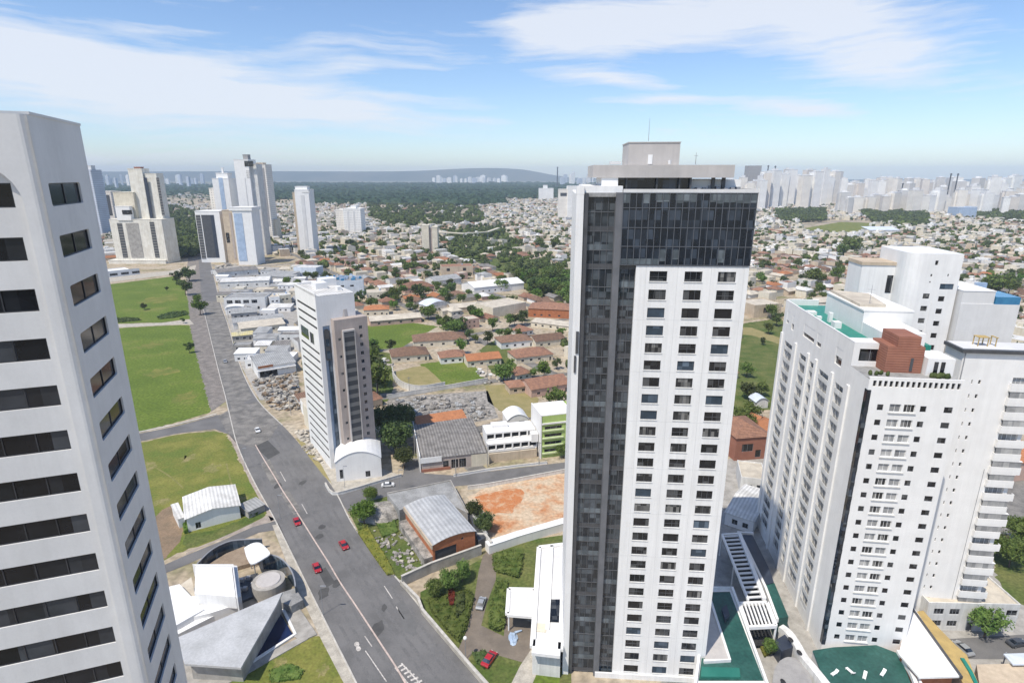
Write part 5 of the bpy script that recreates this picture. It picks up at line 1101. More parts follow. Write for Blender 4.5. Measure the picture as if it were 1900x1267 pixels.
b = MB(); z = 5.2; px_prism(b, [(1374, 992), (1396, 992), (1428, 1056), (1436, 1080), (1418, 1085)], 0, z); b.build('navy_roof', M['navy'], t)
b = MB(); px_prism(b, [(1418, 1086), (1437, 1081), (1463, 1144), (1440, 1147)], 0, z-.05); b.build('teal_roof', M['teal'], t)
b = MB(); ribbon(b, [spot(*q, z) for q in ((1372, 990), (1420, 1090), (1442, 1150))], .6, z-.6, z+.4); ribbon(b, [spot(*q, z) for q in ((1368, 988), (1398, 990))], .5, z-.6, z+.4); b.build('white_edge', M['white'], t)
t = thing('curved_ramp', 'curling grey white ramp with oval openings between the teal roofs', 'ramp')
b = MB(); z = 4.2
A = [spot(x, y, z) for x, y in smooth_line([(1449, 1160), (1464, 1172), (1478, 1192), (1492, 1216), (1512, 1240), (1540, 1275)], 5)]
ribbon(b, A, 1.6, 0, z); b.build('outer_wall', M['worn_white'], t)
b = MB(); px_prism(b, smooth_line([(1447, 1225), (1462, 1218), (1482, 1224), (1500, 1245), (1505, 1285), (1440, 1285), (1436, 1245), (1447, 1225)], 4)[:-1], 0, 3.0); b.build('ramp_deck', M['grey'], t)
b = MB()
for x, y in ((1466, 1184), (1482, 1208), (1452, 1262)):
    c = spot(x, y, z); b.ball((c.x, c.y-.3, z), .5, .8, .12, 12, 6)
b.build('opening', M['glaze_shade_fill'], t, smooth=True)  # solid ovals, coloured near-black for the shade inside openings
b = MB(); px_prism(b, [(1437, 1188), (1458, 1175), (1474, 1198), (1450, 1208)], 0, 3.6); b.build('hood', M['navy'], t)
t = thing('teal_podium', 'teal floored terrace with scattered white loungers below the apartment tower', 'terrace')
z = 4.; b = MB(); P = [(1508, 1206), (1546, 1200), (1626, 1196), (1668, 1212), (1700, 1290), (1540, 1290)]; px_prism(b, P, 0, z-.3); b.build('wall', M['white'], t)
b = MB(); px_prism(b, P, z-.25, z); b.build('terrace_floor', M['teal'], t)
b = MB(); ribbon(b, [spot(*q, z) for q in smooth_line([(1666, 1210), (1676, 1228), (1690, 1250), (1704, 1285)], 4)], .7, z-.2, z+.7); ribbon(b, [spot(*q, z) for q in smooth_line([(1674, 1212), (1686, 1232), (1700, 1256), (1714, 1285)], 4)], .5, z-.2, z+.7); b.build('parapet', M['white'], t)
for k, (x, y, a, lb) in enumerate(((1548, 1250, .5, 'white lounger at the left end of the teal terrace'), (1577, 1246, -1.2, 'white lounger standing on end in the middle of the teal terrace'), (1604, 1255, .9, 'white lounger lying askew on the teal terrace right of the middle'), (1638, 1250, .7, 'white lounger nearest the right parapet of the teal terrace'))):
    p = spot(x, y, z); o = thing('sun_lounger', lb, 'lounger', (p.x, p.y, z), a, 'loungers on the teal terrace')
    b = MB(); b.box(-.9, .5, -.3, .3, .25, .36); b.build('bed', M['white_clean'], o); b = MB(); b.hexa([(.5, -.3, .25), (1.0, -.3, .6), (1.0, .3, .6), (.5, .3, .25), (.5, -.3, .36), (.95, -.3, .72), (.95, .3, .72), (.5, .3, .36)]); b.build('backrest', M['white_clean'], o)
    for sx in (-.8, .45):
        for sy in (-.25, .25): b = MB(); b.box(sx, sx+.06, sy-.03, sy+.03, 0, .25); b.build('leg', M['white_clean'], o)
t = thing('white_canopy', 'large plain white roof slab with a dark slanting edge by the lower road', 'building')
z = 6.; b = MB(); P = [(1688, 1126), (1694, 1124), (1782, 1254), (1706, 1256), (1668, 1212)]; px_prism(b, P, z-.4, z); b.build('roof', M['white_clean'], t)
b = MB(); px_prism(b, [(1676, 1150), (1692, 1140), (1770, 1246), (1704, 1250), (1672, 1212)], 0, z-.4); b.build('wall', M['orange'], t)
b = MB(); ribbon(b, [spot(*q, z) for q in ((1689, 1124), (1784, 1256))], .5, z-.5, z+.25); b.build('fascia', M['charcoal'], t)
t = thing('ochre_shed', 'narrow ochre roofed shed behind the dark edge of the white roof slab', 'shed'); z = 4.5
b = MB(); px_prism(b, [(1701, 1136), (1712, 1134), (1737, 1162), (1770, 1196), (1792, 1215), (1802, 1240), (1818, 1275), (1796, 1275)], 0, z-.3); b.build('wall', M['beige'], t)
b = MB(); px_prism(b, [(1700, 1134), (1713, 1132), (1738, 1160), (1772, 1195), (1794, 1214), (1804, 1240), (1820, 1277), (1794, 1277)], z-.3, z); b.build('roof', M['ochre'], t)
b = MB(); ribbon(b, [spot(*q, z) for q in ((1785, 1222), (1800, 1246), (1815, 1277))], .7, z-.3, z+.3); b.build('teal_gutter', M['teal_tile'], t)
t = thing('street_roof', 'flat tan roof with a pale canopy beside the lower road', 'building'); z = 4
b = MB(); px_prism(b, [(1812, 1232), (2060, 1226), (2060, 1330), (1826, 1330)], 0, z); b.build('wall', M['beige'], t)
b = MB(); px_prism(b, [(1862, 1212), (2050, 1206), (2050, 1228), (1880, 1232)], z+.6, z+.9); b.build('canopy', M['blue_white'], t)
b = MB()
for q in ((1866, 1214), (1884, 1230), (1960, 1212), (1960, 1228)): p = spot(*q, z); b.tube((p.x, p.y, 0), (p.x, p.y, z+.6), .12, None, 8)
b.build('canopy_post', M['frame'], t)
bld('white_store', 'white store with double pitched roof between the hotel tower and the apartments', 'building', spot(1344, 972), spot(1396, 990), 20, 4, 'white', 'gable', 'white_roof', 1.6, .3, [('f', [2, 5], [1], 1.6, 1.6, 2)])
bld('service_block', 'small white service block with dark bay beneath the brown brick building', 'building', spot(1372, 912), spot(1420, 918), 12, 5, 'worn_white', 'flat', 'cream_roof', wins=[('f', [1.2], [.4], 2.4, 2.6, 1), ('f', [5.0], [1.6], 1.6, 1.6, 2)])
bld('plaster_house', 'peach plaster house with red tiles at the right edge of the photograph', 'house', spot(1868, 894), spot(1960, 885), 14, 7, 'pink', 'hip', 'orange_roof', 2.6, .5, [('f', [2, 6, 10], [3.6], 1.6, 1.6, 2)])
# ---------------------------------------------------------------- towers in the distance (built at their real distance, feet on the ground)
def zat(py, Y):
    v = (py-633.5)/FOC; c, s = math.cos(PITCH), math.sin(PITCH); return HC+(-s-c*v)/(c-s*v)*Y
def xat(pxx, Y, z=0):
    c, s = math.cos(PITCH), math.sin(PITCH); return (pxx-950)/FOC*(Y*c-(z-HC)*s)
def dtower(name, label, yb, segs, cols=(), x0=None, group=None):
    """segs: (left px, right px, top px, set back m, depth m, material, part); cols: dark/coloured strips on the front"""
    Y = spot(950, yb).y; X0 = xat(segs[0][0], Y); t = thing(name, label, 'tower', (X0, Y, 0), 0, group)
    for a, c, yt, sb, d, m, part, *lo in segs:
        h = zat(yt, Y+sb); b = MB(); xa, xc = xat(a, Y, h*.5)-X0, xat(c, Y, h*.5)-X0
        b.box(xa, xc, sb, sb+d, max(0, zat(lo[0], Y+sb)) if lo else 0, h); b.box(xa-.25, xc+.25, sb-.25, sb+d+.25, h, h+.7); b.build(part, M[m], t)
        ZONES.append((X0+(xa+xc)/2, Y+sb+d/2, max(xc-xa, d)*.65))
    for a, c, yt, y2, sb, m, part in cols:
        zt, z2 = zat(yt, Y+sb), max(zat(y2, Y+sb), 1); b = MB(); b.box(xat(a, Y, (zt+z2)/2)-X0, xat(c, Y, (zt+z2)/2)-X0, sb-.35, sb-.003, z2, zt); b.build(part, M[m], t)
    return t
dtower('stepped_tower', 'cream stepped tower complex standing beyond the bright green fields', 489,
    [(210, 306, 408, 0, 26, 'pale_cream', 'lower_block'), (242, 268, 314, 10, 14, 'pale_cream', 'shaft'), (270, 292, 323, 12, 14, 'pale_cream', 'shaft'), (215, 252, 358, 6, 22, 'cream', 'mid_block'), (224, 250, 384, -1, 6, 'white', 'terrace_block', 409), (205, 310, 484, -3, 32, 'pale_cream', 'plinth'), (250, 262, 311, 14, 6, 'red_brown', 'roof_tank')],
    [(223, 232, 414, 478, 0, 'strip_g', 'window_column'), (239, 262, 414, 478, 0, 'concrete', 'grooved_panel'), (283, 291, 412, 478, 0, 'strip_g', 'window_column'), (263, 269, 330, 405, 10, 'navy', 'dark_strip'), (284, 289, 330, 400, 12, 'strip_g', 'window_column'), (228, 246, 390, 398, -1, 'glass', 'terrace_window')])
dtower('spire_tower', 'slim white tower with a blue stripe and stepped spire top', 478,
    [(381, 412, 332, 30, 22, 'white', 'shaft'), (386, 408, 322, 34, 12, 'white', 'crown'), (394, 397, 312, 38, 2, 'white', 'spire'), (366, 384, 350, 40, 20, 'gc', 'side_wing')],
    [(393, 401, 330, 470, 30, 'sky_panel', 'blue_stripe')])
dtower('frame_tower', 'short tower with a white portal frame around a dark grey panel', 487,
    [(368, 413, 393, 0, 26, 'white', 'frame')], [(379, 396, 399, 478, 0, 'charcoal', 'dark_panel'), (396, 402, 399, 478, 0, 'navy', 'dark_strip'), (369, 377, 399, 480, 0, 'strip_g', 'window_column')])
dtower('brown_tower', 'pinkish brown tower squeezed between two white frame towers', 489, [(415, 436, 391, 4, 24, 'beige', 'shaft')], [(417, 423, 432, 450, 4, 'glass', 'dark_opening'), (427, 431, 395, 480, 4, 'brown', 'groove')])
dtower('frame_tower', 'short white tower with a pale blue panel in front of the tallest tower', 492,
    [(437, 472, 390, 0, 22, 'white', 'shaft'), (432, 474, 386, -1, 24, 'white', 'cornice', 391)], [(439, 454, 396, 484, 0, 'sky_panel', 'blue_panel')])
dtower('tall_white_tower', 'tallest distant tower, bright white with dark window at its top', 478,
    [(431, 458, 297, 20, 22, 'white', 'shaft'), (458, 470, 305, 24, 18, 'worn_white', 'side_shaft'), (446, 455, 288, 24, 8, 'grey', 'roof_cap')],
    [(440, 457, 299, 309, 20, 'glass', 'top_window'), (444, 450, 316, 330, 20, 'gg', 'window_panel'), (449, 450.5, 330, 470, 20, 'light_grey', 'groove')])
dtower('beige_tower', 'tall beige tower with vertical grooves just right of the tallest tower', 447,
    [(470, 500, 306, 0, 24, 'gcn', 'shaft'), (474, 497, 424, -4, 30, 'cream', 'podium'), (478, 494, 303, 4, 12, 'beige', 'crown'), (496, 510, 408, 6, 20, 'cream', 'side_block')],
    [(474, 478, 312, 420, 0, 'grey', 'groove'), (484, 488, 312, 420, 0, 'grey', 'groove'), (493, 496, 312, 420, 0, 'grey', 'groove')])
dtower('narrow_tower', 'lone narrow white tower rising right of the tower cluster', 474,
    [(552, 578, 353, 0, 20, 'white', 'shaft'), (552, 574, 347, 3, 10, 'white', 'crown'), (547, 552, 358, 2, 18, 'beige', 'side_strip')],
    [(563, 569, 362, 466, 0, 'light_grey', 'window_column'), (561, 575, 356, 358, 0, 'gg', 'crown_opening')])
dtower('apartment_block', 'squat beige and white apartment block below the dark forest', 434, [(638, 670, 388, 0, 30, 'gwn', 'white_wing'), (622, 640, 390, 6, 30, 'gcn', 'beige_wing'), (650, 660, 382, 8, 10, 'white', 'roof_tank')], [(645, 648, 392, 430, 0, 'light_grey', 'groove'), (656, 659, 392, 430, 0, 'light_grey', 'groove')])
dtower('pillar_block', 'pair of cream pillars with a dark slot between them among the houses', 470, [(783, 796, 419, 0, 14, 'cream', 'pillar'), (802, 812, 422, 0, 14, 'cream', 'pillar'), (796, 802, 424, 3, 10, 'brown', 'slot_wall')])
dtower('grey_tower', 'pale grey tower peeping out behind the left edge tower', 440, [(150, 180, 316, 0, 26, 'gbn', 'shaft'), (166, 178, 308, 4, 10, 'light_grey', 'crown')], [(164, 166, 322, 430, 0, 'grey', 'groove')])
dtower('tan_block', 'low tan block between the grey tower and the stepped complex', 432, [(183, 212, 356, 0, 30, 'gpn', 'shaft')], [(198, 206, 362, 400, 0, 'charcoal', 'dark_panel')])
dtower('white_block', 'bright white hilltop block left of the flying roof beam', 372, [(1000, 1027, 350, 0, 40, 'gw', 'main_block'), (1008, 1016, 344, 6, 20, 'white', 'roof_block')])
dtower('mid_block', 'beige block half hidden by the white edge of the glass crowned tower', 408, [(1053, 1074, 346, 0, 34, 'gwn', 'white_wing'), (1037, 1056, 352, 4, 30, 'gcn', 'beige_wing')], [(1040, 1052, 358, 364, 4, 'charcoal', 'top_opening')])
dtower('grey_slab_tower', 'dark grey windowless slab tower just above the right end of the black crown', 372, [(1386, 1410, 308, 0, 40, 'grey', 'slab')])
wt = thing('viaduct', 'thin cream elevated road running right from the cream pillars', 'bridge'); b = MB(); q = [spot(x, y, 12) for x, y in ((812, 430), (860, 433), (905, 430), (925, 423))]
ribbon(b, q, 5, 11, 12.4); b.build('deck', M['cream'], wt); b = MB()
for p in (q[0].lerp(q[1], .3), q[1], q[2]): b.box(p.x-.8, p.x+.8, p.y-.8, p.y+.8, 0, 11)
b.build('pier', M['concrete'], wt)
wt = thing('long_shed', 'long pale blue white shed beside the distant mown field', 'shed', spot(1612, 437)); w = 52; b = MB(); b.box(0, w, 0, 26, 0, 9); b.build('wall', M['worn_white'], wt); b = MB(); roof_mesh(b, 'shed', w, 26, 9, 4, .5); b.build('roof', M['blue_white'], wt)
bt = dtower('blue_block', 'pale blue glass block standing before the dark wood at the right', 404, [(1780, 1812, 386, 0, 40, 'sky_panel', 'main_block'), (1800, 1812, 384, 1, 20, 'blue_white', 'side_block')])
# chimneys and masts on the skyline
for x, yb, yt, lb in ((1034, 352, 310, 'thin dark chimney on the horizon left of the flying roof beam'), (1421, 372, 307, 'dark mast among the hazy towers, right of the grey slab'), (1434, 372, 308, 'second dark mast right of the grey slab tower'), (1758, 390, 322, 'tall dark leaning stack on the right skyline'), (1771, 388, 322, 'thin mast with crossbar beside the leaning stack'), (1672, 395, 340, 'dark stack between white blocks on the right skyline')):
    Y = spot(950, yb).y; X = xat(x, Y, 50); h = zat(yt, Y); o = thing('chimney', lb, 'mast', (X, Y, 0)); b = MB(); b.tube((0, 0, 0), (0, 0, h), Y*.0012, Y*.0009, 8); b.build('stack', M['charcoal'], o); b = MB(); b.tube((0, 0, h*.965), (0, 0, h*.985), Y*.0018, None, 8); b.build('platform', M['charcoal'], o)

# ---------------------------------------------------------------- labels that single out
PENDING = []
ORD = 'first second third fourth fifth sixth seventh eighth ninth tenth eleventh twelfth thirteenth fourteenth fifteenth sixteenth seventeenth eighteenth nineteenth twentieth'.split()
NUM = 'zero one two three four five six seven eight nine ten eleven twelve thirteen fourteen fifteen sixteen seventeen eighteen nineteen twenty'.split()
def ordn(i):
    if i <= 20: return ORD[i-1]
    if i % 10 == 0: return ('thirtieth', 'fortieth', 'fiftieth')[i//10-3]
    return ('twenty', 'thirty', 'forty', 'fifty')[i//10-2]+'-'+ORD[i % 10-1]
def pend(o, label): PENDING.append((o, label))
LAND = [('the grey office', -260, 450), ('the orange workshop', -108, 275), ('the long pale warehouse', -270, 560), ('the small grey office', -230, 620), ('the slab tower', -60, 192), ('the black-crowned tower', 24, 108), ('the white gabled hall', -22, 505), ('the cream pillars', -110, 772), ('the tan sports court', -48, 285), ('the green yard', -34, 285), ('the blue-roofed depot', -140, 480),
        ('the narrow white tower', -270, 745), ('the squat beige block', -285, 1026), ('the tower cluster', -330, 690), ('the cream stepped complex', -440, 690), ('the teal roof terrace', 75, 140), ('the red brick house', 28, 410), ('the mown field', 860, 1260), ('the beige block', 175, 420),
        ('the viaduct', -60, 1020), ('the forest edge', 60, 1900), ('the hilltop white block', 150, 2400), ('the blue-white shed', 870, 1190), ('the right wood', 1600, 1750), ('the rubble heap', -33, 245), ('the dirt track', 175, 380), ('the grey skyline towers', 850, 2100)]
def relate(x, y):
    n, lx, ly = min(LAND, key=lambda l: (l[1]-x)**2+(l[2]-y)**2); dx, dy = x-lx, y-ly
    if abs(dx) > abs(dy)*.7: return ('left of ' if dx < 0 else 'right of ')+n
    return ('behind ' if dy > 0 else 'in front of ')+n
def settle():
    D = {}
    for o, l in PENDING: D.setdefault(l, []).append(o)
    for l, os in D.items():
        if len(os) == 1: os[0]['label'] = l; continue
        os.sort(key=lambda o: seen(*o.location)[0]); n = len(os)
        for i, o in enumerate(os):
            if n == 2: s = ('left', 'right')[i]+' one of two'
            elif n == 3: s = ('left', 'middle', 'right')[i]+' one of three'
            else: s = ordn(i+1)+' from left'
            o['label'] = l+', '+s
def dup(root, loc, rz, sc=1):
    r = root.copy(); COL.objects.link(r); r.location = loc; r.rotation_euler = (0, 0, rz); r.scale = (sc, sc, sc)
    for ch in root.children:
        c = ch.copy(); COL.objects.link(c); c.parent = r
    return r

# ---------------------------------------------------------------- towers on the hazy skyline
sk = []
rg = random.Random(21)
def skyline(xa, xb, n, Ya, Yb, ta, tb, wa, wb, cols, where, group):
    for k in range(n):
        Y = rg.uniform(Ya, Yb); p = xa+(xb-xa)*(k+rg.random())/n; h = max(14, zat(rg.uniform(ta, tb), Y)); X = xat(p, Y, h/2); w = rg.uniform(wa, wb)*Y/FOC; m = rg.choice(cols)
        x0, y0 = X-w/2, Y
        if any((X-a)**2+(Y-b)**2 < (w*.8+c)**2 for a, b, c in sk): continue
        sk.append((X, Y, w*.55)); d = w*rg.uniform(.7, 1.2); rz = rg.uniform(-.35, .35)
        o = thing('skyline_tower', '', 'tower', (X, Y, 0), rz, group)
        b = MB(); b.box(-w/2, w/2, 0, d, 0, h)
        if rg.random() < .5: b.box(-w*.5-w*.22, -w/2, d*.25, d*.8, 0, h*rg.uniform(.85, .97))
        if rg.random() < .4: b.box(w*.5, w*.72, d*.2, d*.7, 0, h*rg.uniform(.85, .97))
        b.build('wall', M[m], o)
        b = MB(); b.box(-w*.25, w*.2, d*.3, d*.75, h, h+rg.uniform(3, 7)); b.box(-w/2-.3, w/2+.3, -.3, d+.3, h, h+1.); b.build('roof', M['light_grey' if m != 'gg' else 'white'], o)
        hn = 'tall' if h > 85 else 'mid-height' if h > 45 else 'squat'
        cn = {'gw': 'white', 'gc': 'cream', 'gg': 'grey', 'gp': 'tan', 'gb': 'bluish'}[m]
        pend(o, f'{hn} {cn} tower {where}')
L5 = ['gw', 'gw', 'gw', 'gc', 'gc', 'gg', 'gp']
skyline(1412, 1560, 26, 1750, 2700, 312, 334, 10, 17, L5, 'right of the black crown', 'towers on the right skyline')
skyline(1560, 1910, 52, 1650, 2700, 326, 352, 9, 18, L5, 'on the hazy right skyline', 'towers on the right skyline')
skyline(1560, 1900, 30, 1500, 1640, 352, 368, 10, 18, L5, 'in the front row of the right skyline', 'towers on the right skyline')
skyline(1330, 1420, 8, 1700, 2300, 326, 350, 8, 14, L5, 'peeping over the black crown', 'towers on the right skyline')
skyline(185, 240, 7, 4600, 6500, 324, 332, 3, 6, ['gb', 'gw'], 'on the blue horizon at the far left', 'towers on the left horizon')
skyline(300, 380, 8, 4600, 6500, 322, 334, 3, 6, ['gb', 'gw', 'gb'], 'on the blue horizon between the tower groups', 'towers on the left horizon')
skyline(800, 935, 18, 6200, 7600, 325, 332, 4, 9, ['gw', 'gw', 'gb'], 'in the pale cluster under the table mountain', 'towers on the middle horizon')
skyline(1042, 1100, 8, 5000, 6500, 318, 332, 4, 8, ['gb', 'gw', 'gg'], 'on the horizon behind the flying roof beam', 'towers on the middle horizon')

# ---------------------------------------------------------------- houses of the suburb
HOTEL_PX = [(1050, 340), (1075, 300), (1375, 300), (1410, 350), (1300, 1300), (1030, 1300)]
LEFT_PX = [(-400, 200), (148, 230), (350, 1300), (-400, 1300)]
RIGHT_PX = [(1450, 575), (1575, 560), (1660, 466), (1785, 480), (1840, 545), (1960, 560), (1960, 1300), (1380, 1300)]
SLAB_PX = [(541, 530), (655, 545), (680, 590), (695, 830), (610, 870), (600, 850)]
LOTS = [[(660, 598), (820, 596), (780, 632), (745, 650), (660, 655)], [(690, 668), (905, 655), (930, 712), (840, 725), (720, 735)], [(700, 725), (930, 705), (985, 745), (1060, 770), (1060, 880), (600, 925), (590, 800), (690, 760)], [(1355, 590), (1450, 585), (1500, 760), (1340, 780)],
        [(1480, 408), (1625, 410), (1612, 438), (1490, 436)], [(330, 455), (560, 480), (560, 860), (420, 870), (330, 600)], [(0, 500), (380, 470), (520, 980), (300, 1100), (0, 1200)]]
def free(x, y, r, lots=True):
    if any((x-a)**2+(y-b)**2 < (r+c)**2 for a, b, c in ZONES): return False
    s = seen(x, y)
    return not (lots and any(inside(s, l) for l in LOTS))
def hidden(x, y, h=6):
    a, c = seen(x, y), seen(x, y, h)
    return any(inside(a, P) and inside(c, P) for P in (HOTEL_PX, LEFT_PX, RIGHT_PX, SLAB_PX))
GREEN_PX = [[(680, 380), (880, 372), (900, 415), (760, 425), (690, 410)], GREEN_A, GREEN_B, [(1800, 380), (1960, 378), (1960, 415), (1810, 408)], [(300, 380), (372, 400), (375, 480), (320, 480)], [(1440, 395), (1530, 392), (1530, 412), (1450, 415)], [(1590, 395), (1720, 396), (1720, 425), (1620, 415)]]
# the crowded sheds of the commercial strip
rg = random.Random(9)
STRIP = [(404, 505), (575, 503), (590, 560), (545, 575), (548, 692), (480, 700), (450, 668), (424, 600)]
for k in range(400):
    p = (rg.uniform(400, 592), rg.uniform(500, 735))
    if not inside(p, STRIP): continue
    q = spot(*p); w, d, hh = rg.uniform(8, 18), rg.uniform(7, 13), rg.choice((3.2, 3.8, 4.4, 6.4)); r = max(w, d)*.5
    if any((q.x-a)**2+(q.y-b_)**2 < (r*.92+c*.8)**2 for a, b_, c in ZONES): continue
    rm, rn = rg.choice((('grey_roof', 'grey'), ('white_roof', 'white'), ('old_roof', 'dark grey'), ('slab_grey', 'flat grey'), ('cream_roof', 'pale'), ('white_clean', 'bright white'))); wm, wn = rg.choice((('worn_white', 'off-white'), ('white', 'white'), ('light_grey', 'grey'), ('cream', 'cream')))
    a = R(4); u = Vector((math.cos(a), math.sin(a), 0)); kd = rg.choice(('shed', 'gable', 'flat', 'gable')); c0 = q-u*w/2-Vector((0, d/2, 0))
    o = bld('workshop', '', 'building', c0, c0+u*w, d, hh, wm, kd, rm, 1.1, .3, [('f', [x for x in (1.5, 5, 9, 13) if x+1.5 < w-.5], [.9 if hh < 5 else 3.8], 1.4, 1.2, 2)], group='workshops of the commercial strip')
    pend(o, f'{wn} workshop with {rn} roof, {"two-storey, " if hh > 6 else ""}{relate(q.x, q.y)}')
bld('pavilion', 'long low white pavilion behind the bright green fields', 'building', spot(196, 516), spot(242, 511), 18, 6, 'white', 'flat', 'white_clean', wins=[('f', [4, 14, 24], [1.5], 7, 2.4, 4)])
PROTO = []
for (w, d, hh, rf, rh, kind) in ((11, 9, 3.1, 'hip', 2.2, 'hip'), (14, 9, 3.1, 'hip', 2.4, 'hip'), (10, 12, 3.2, 'gable', 2.0, 'gabled'), (13, 8, 3.1, 'gable', 1.8, 'gabled'), (9, 13, 3.2, 'gable_y', 1.8, 'gabled'), (10, 10, 6.2, 'flat', 0, 'flat'), (13, 9, 6.4, 'flat', 0, 'flat'), (11, 9, 6.2, 'hip', 2.1, 'hip'), (16, 10, 3.6, 'flat', 0, 'flat'), (12, 9, 3.3, 'shed', 1.2, 'sloping')):
    zs = [.95] if hh < 5 else [.95, 3.9]
    wn = [('f', [x for x in (1.2, 4.6, 8.4, 11.6) if x+1.6 < w-.6], zs, 1.5, 1.2, 2), ('l', [2, 5.6], zs, 1.3, 1.1, 2), ('r', [2, 5.6], zs, 1.3, 1.1, 2)]
    o = bld('house', 'house', 'house', (0, 0), (w, 0), d, hh, 'cream', rf, 'terra', rh, .55, wn, ('f', w/2-.2 if w > 12 else 3.2, 1.0, 2.1)); ZONES.pop()
    o2 = bld('house', 'house', 'house', (0, 0), (w, 0), d, hh, 'cream', rf, 'terra', rh, .55); ZONES.pop()
    if rf == 'hip' or rf == 'gable':   # a rear or side wing under its own roof
        for q in (o, o2):
            b = MB(); b.box(w*.55, w-.4, d+.002, d+4, 0, hh-.3); b.build('wing_wall', M['cream'], q)
            b = MB(); b.x = Matrix.Translation((w*.55, d-.5, 0)); roof_mesh(b, 'gable_y', w*.45-.4, 4.5, hh-.3, rh*.7, .4); b.build('wing_roof', M['terra'], q)
    if hh > 5:
        b = MB(); b.box(.4, w*.5, -1.3, -.004, 3.2, 3.4); b.box(.4, w*.5, -1.3, -1.2, 3.4, 4.2); b.build('balcony', M['white'], o)
    PROTO.append((o, o2, w, d, hh, kind))
WN = [('cream', 'cream'), ('cream', 'cream'), ('white', 'white'), ('beige', 'beige'), ('worn_white', 'off-white'), ('pink', 'pinkish')]
RN = [('terra', 'terracotta'), ('brown_tile', 'brown'), ('cream_roof', 'pale'), ('old_roof', 'grey'), ('white_roof', 'white'), ('orange_roof', 'orange'), ('grey_roof', 'ashen')]
rg = random.Random(31)
cand = []
rzH = math.atan2(GV.y, GV.x)
for ci in range(-2, 22):
    for row in (12, 31, 50, 69):
        a = -500.
        while a < 2200:
            a += rg.uniform(12.5, 17)
            p = gp(a+rg.uniform(-2, 2), 90+84*ci+row+rg.uniform(-2.5, 2.5))
            if (a+460) % 130 < 12 or (a+460) % 130 > 122: continue
            cand.append((p.x, p.y, row, rg.random()))
cand = [c for c in cand if 215 < c[1] < 2500 and -500 < seen(c[0], c[1])[0] < 2400]
cand = [c for c in cand if free(c[0], c[1], 7.5) and c[3] < (.92 if c[1] < 700 else .9)]
cand = [c for c in cand if not any(inside(seen(c[0], c[1]), g) for g in GREEN_PX) or c[3] < .12]
cand.sort(key=lambda c: c[1])
vis = [c for c in cand if not hidden(c[0], c[1]) and -30 < seen(c[0], c[1])[0] < 1930]; near = vis[:300-46]; ns = set(near); rest = [c for c in cand if c not in ns]
for x, y, row, q in near:
    k = rg.choice((0, 0, 1, 1, 2, 3, 4, 5, 6, 7, 8, 9)) if y < 520 else rg.choice((0, 1, 2, 3, 4, 5, 5, 6, 6, 7, 8, 9))
    o, o2, w, d, hh, kind = PROTO[k]; src = o if y < 430 else o2
    rz = rzH+rg.choice((0, 0, 0, R(90), R(-90)))+rg.uniform(-.06, .06)
    off = Matrix.Rotation(rz, 3, 'Z') @ Vector((w/2, d/2, 0))
    r = dup(src, (x-off.x, y-off.y, 0), rz); r['group'] = 'houses of the suburb'; ZONES.append((x, y, max(w, d)*.5))
    wk, wn = rg.choice(WN); rk, rn = rg.choice(RN if kind != 'flat' else [('cream_roof', 'pale'), ('old_roof', 'grey'), ('cream_roof', 'pale'), ('white_roof', 'white'), ('terra', 'terracotta')])
    if kind == 'hip': rk, rn = rg.choice(RN[:2]*4+RN)
    for c in r.children:
        n = c.name.split('.')[0]
        if n in ('wall', 'wing_wall', 'roof', 'wing_roof'):
            s = c.material_slots[0]; s.link = 'OBJECT'; s.material = M[wk] if 'wall' in n else M[rk]
    st = 'two-storey ' if hh > 5 else 'long ' if w > 12.5 else 'small '
    pend(r, f'{st}{wn} house, {rn} {kind} roof, {relate(x, y)}')
for o, o2, *_ in PROTO:
    for q in (o, o2):
        for c in list(q.children): bpy.data.objects.remove(c)
        bpy.data.objects.remove(q)
# beyond the first three hundred the suburb reads as one mass of small roofs
b = MB(); rg = random.Random(44); fm = [M[k] for k in ('cream', 'worn_white', 'cream', 'beige', 'terra', 'brown_tile', 'cream_roof', 'old_roof', 'white_roof', 'gcn', 'gwn')]
def lowhouse(x, y, big=1.):
    w, d, hh = rg.uniform(8, 17)*big, rg.uniform(8, 13)*big, rg.choice((3.3, 3.4, 3.6, 6.2, 6.4, 9.2))
    b.x = Matrix.Translation((x, y, 0)) @ Matrix.Rotation(rzH+rg.choice((0, R(90)))+rg.uniform(-.08, .08), 4, 'Z'); wm = rg.choice((0, 0, 1, 2, 2, 3, 9, 10) if hh > 5 else (0, 0, 1, 2, 2, 3, 3)); rm = rg.choice((4, 4, 4, 5, 6, 6, 6, 7, 3))
    b.box(-w/2, w/2, -d/2, d/2, 0, hh, wm)
    if hh < 5: roof_mesh_c(w, d, hh, rg.uniform(1.4, 2.4), rm)
    else:
        b.face([(-w/2, -d/2, hh+.01), (w/2, -d/2, hh+.01), (w/2, d/2, hh+.01), (-w/2, d/2, hh+.01)], rg.choice((6, 6, 7, 8)))
        if rg.random() < .5: b.box(-w*.2, w*.1, -d*.1, d*.25, hh+.01, hh+2.2, wm)
def roof_mesh_c(w, d, h, rh, mi):
    k = min(w, d)/2; o = .5
    A, C = ((-w/2+k, 0, h+rh), (w/2-k, 0, h+rh)) if w >= d else ((0, -d/2+k, h+rh), (0, d/2-k, h+rh))
    c = [(-w/2-o, -d/2-o, h), (w/2+o, -d/2-o, h), (w/2+o, d/2+o, h), (-w/2-o, d/2+o, h)]
    for f in (([c[0], c[1], C, A], [c[1], c[2], C], [c[2], c[3], A, C], [c[3], c[0], A]) if w >= d else ([c[0], c[1], A], [c[1], c[2], C, A], [c[2], c[3], C], [c[3], c[0], A, C])): b.face(f, mi)
for x, y, row, q in rest: lowhouse(x, y)
k = 0
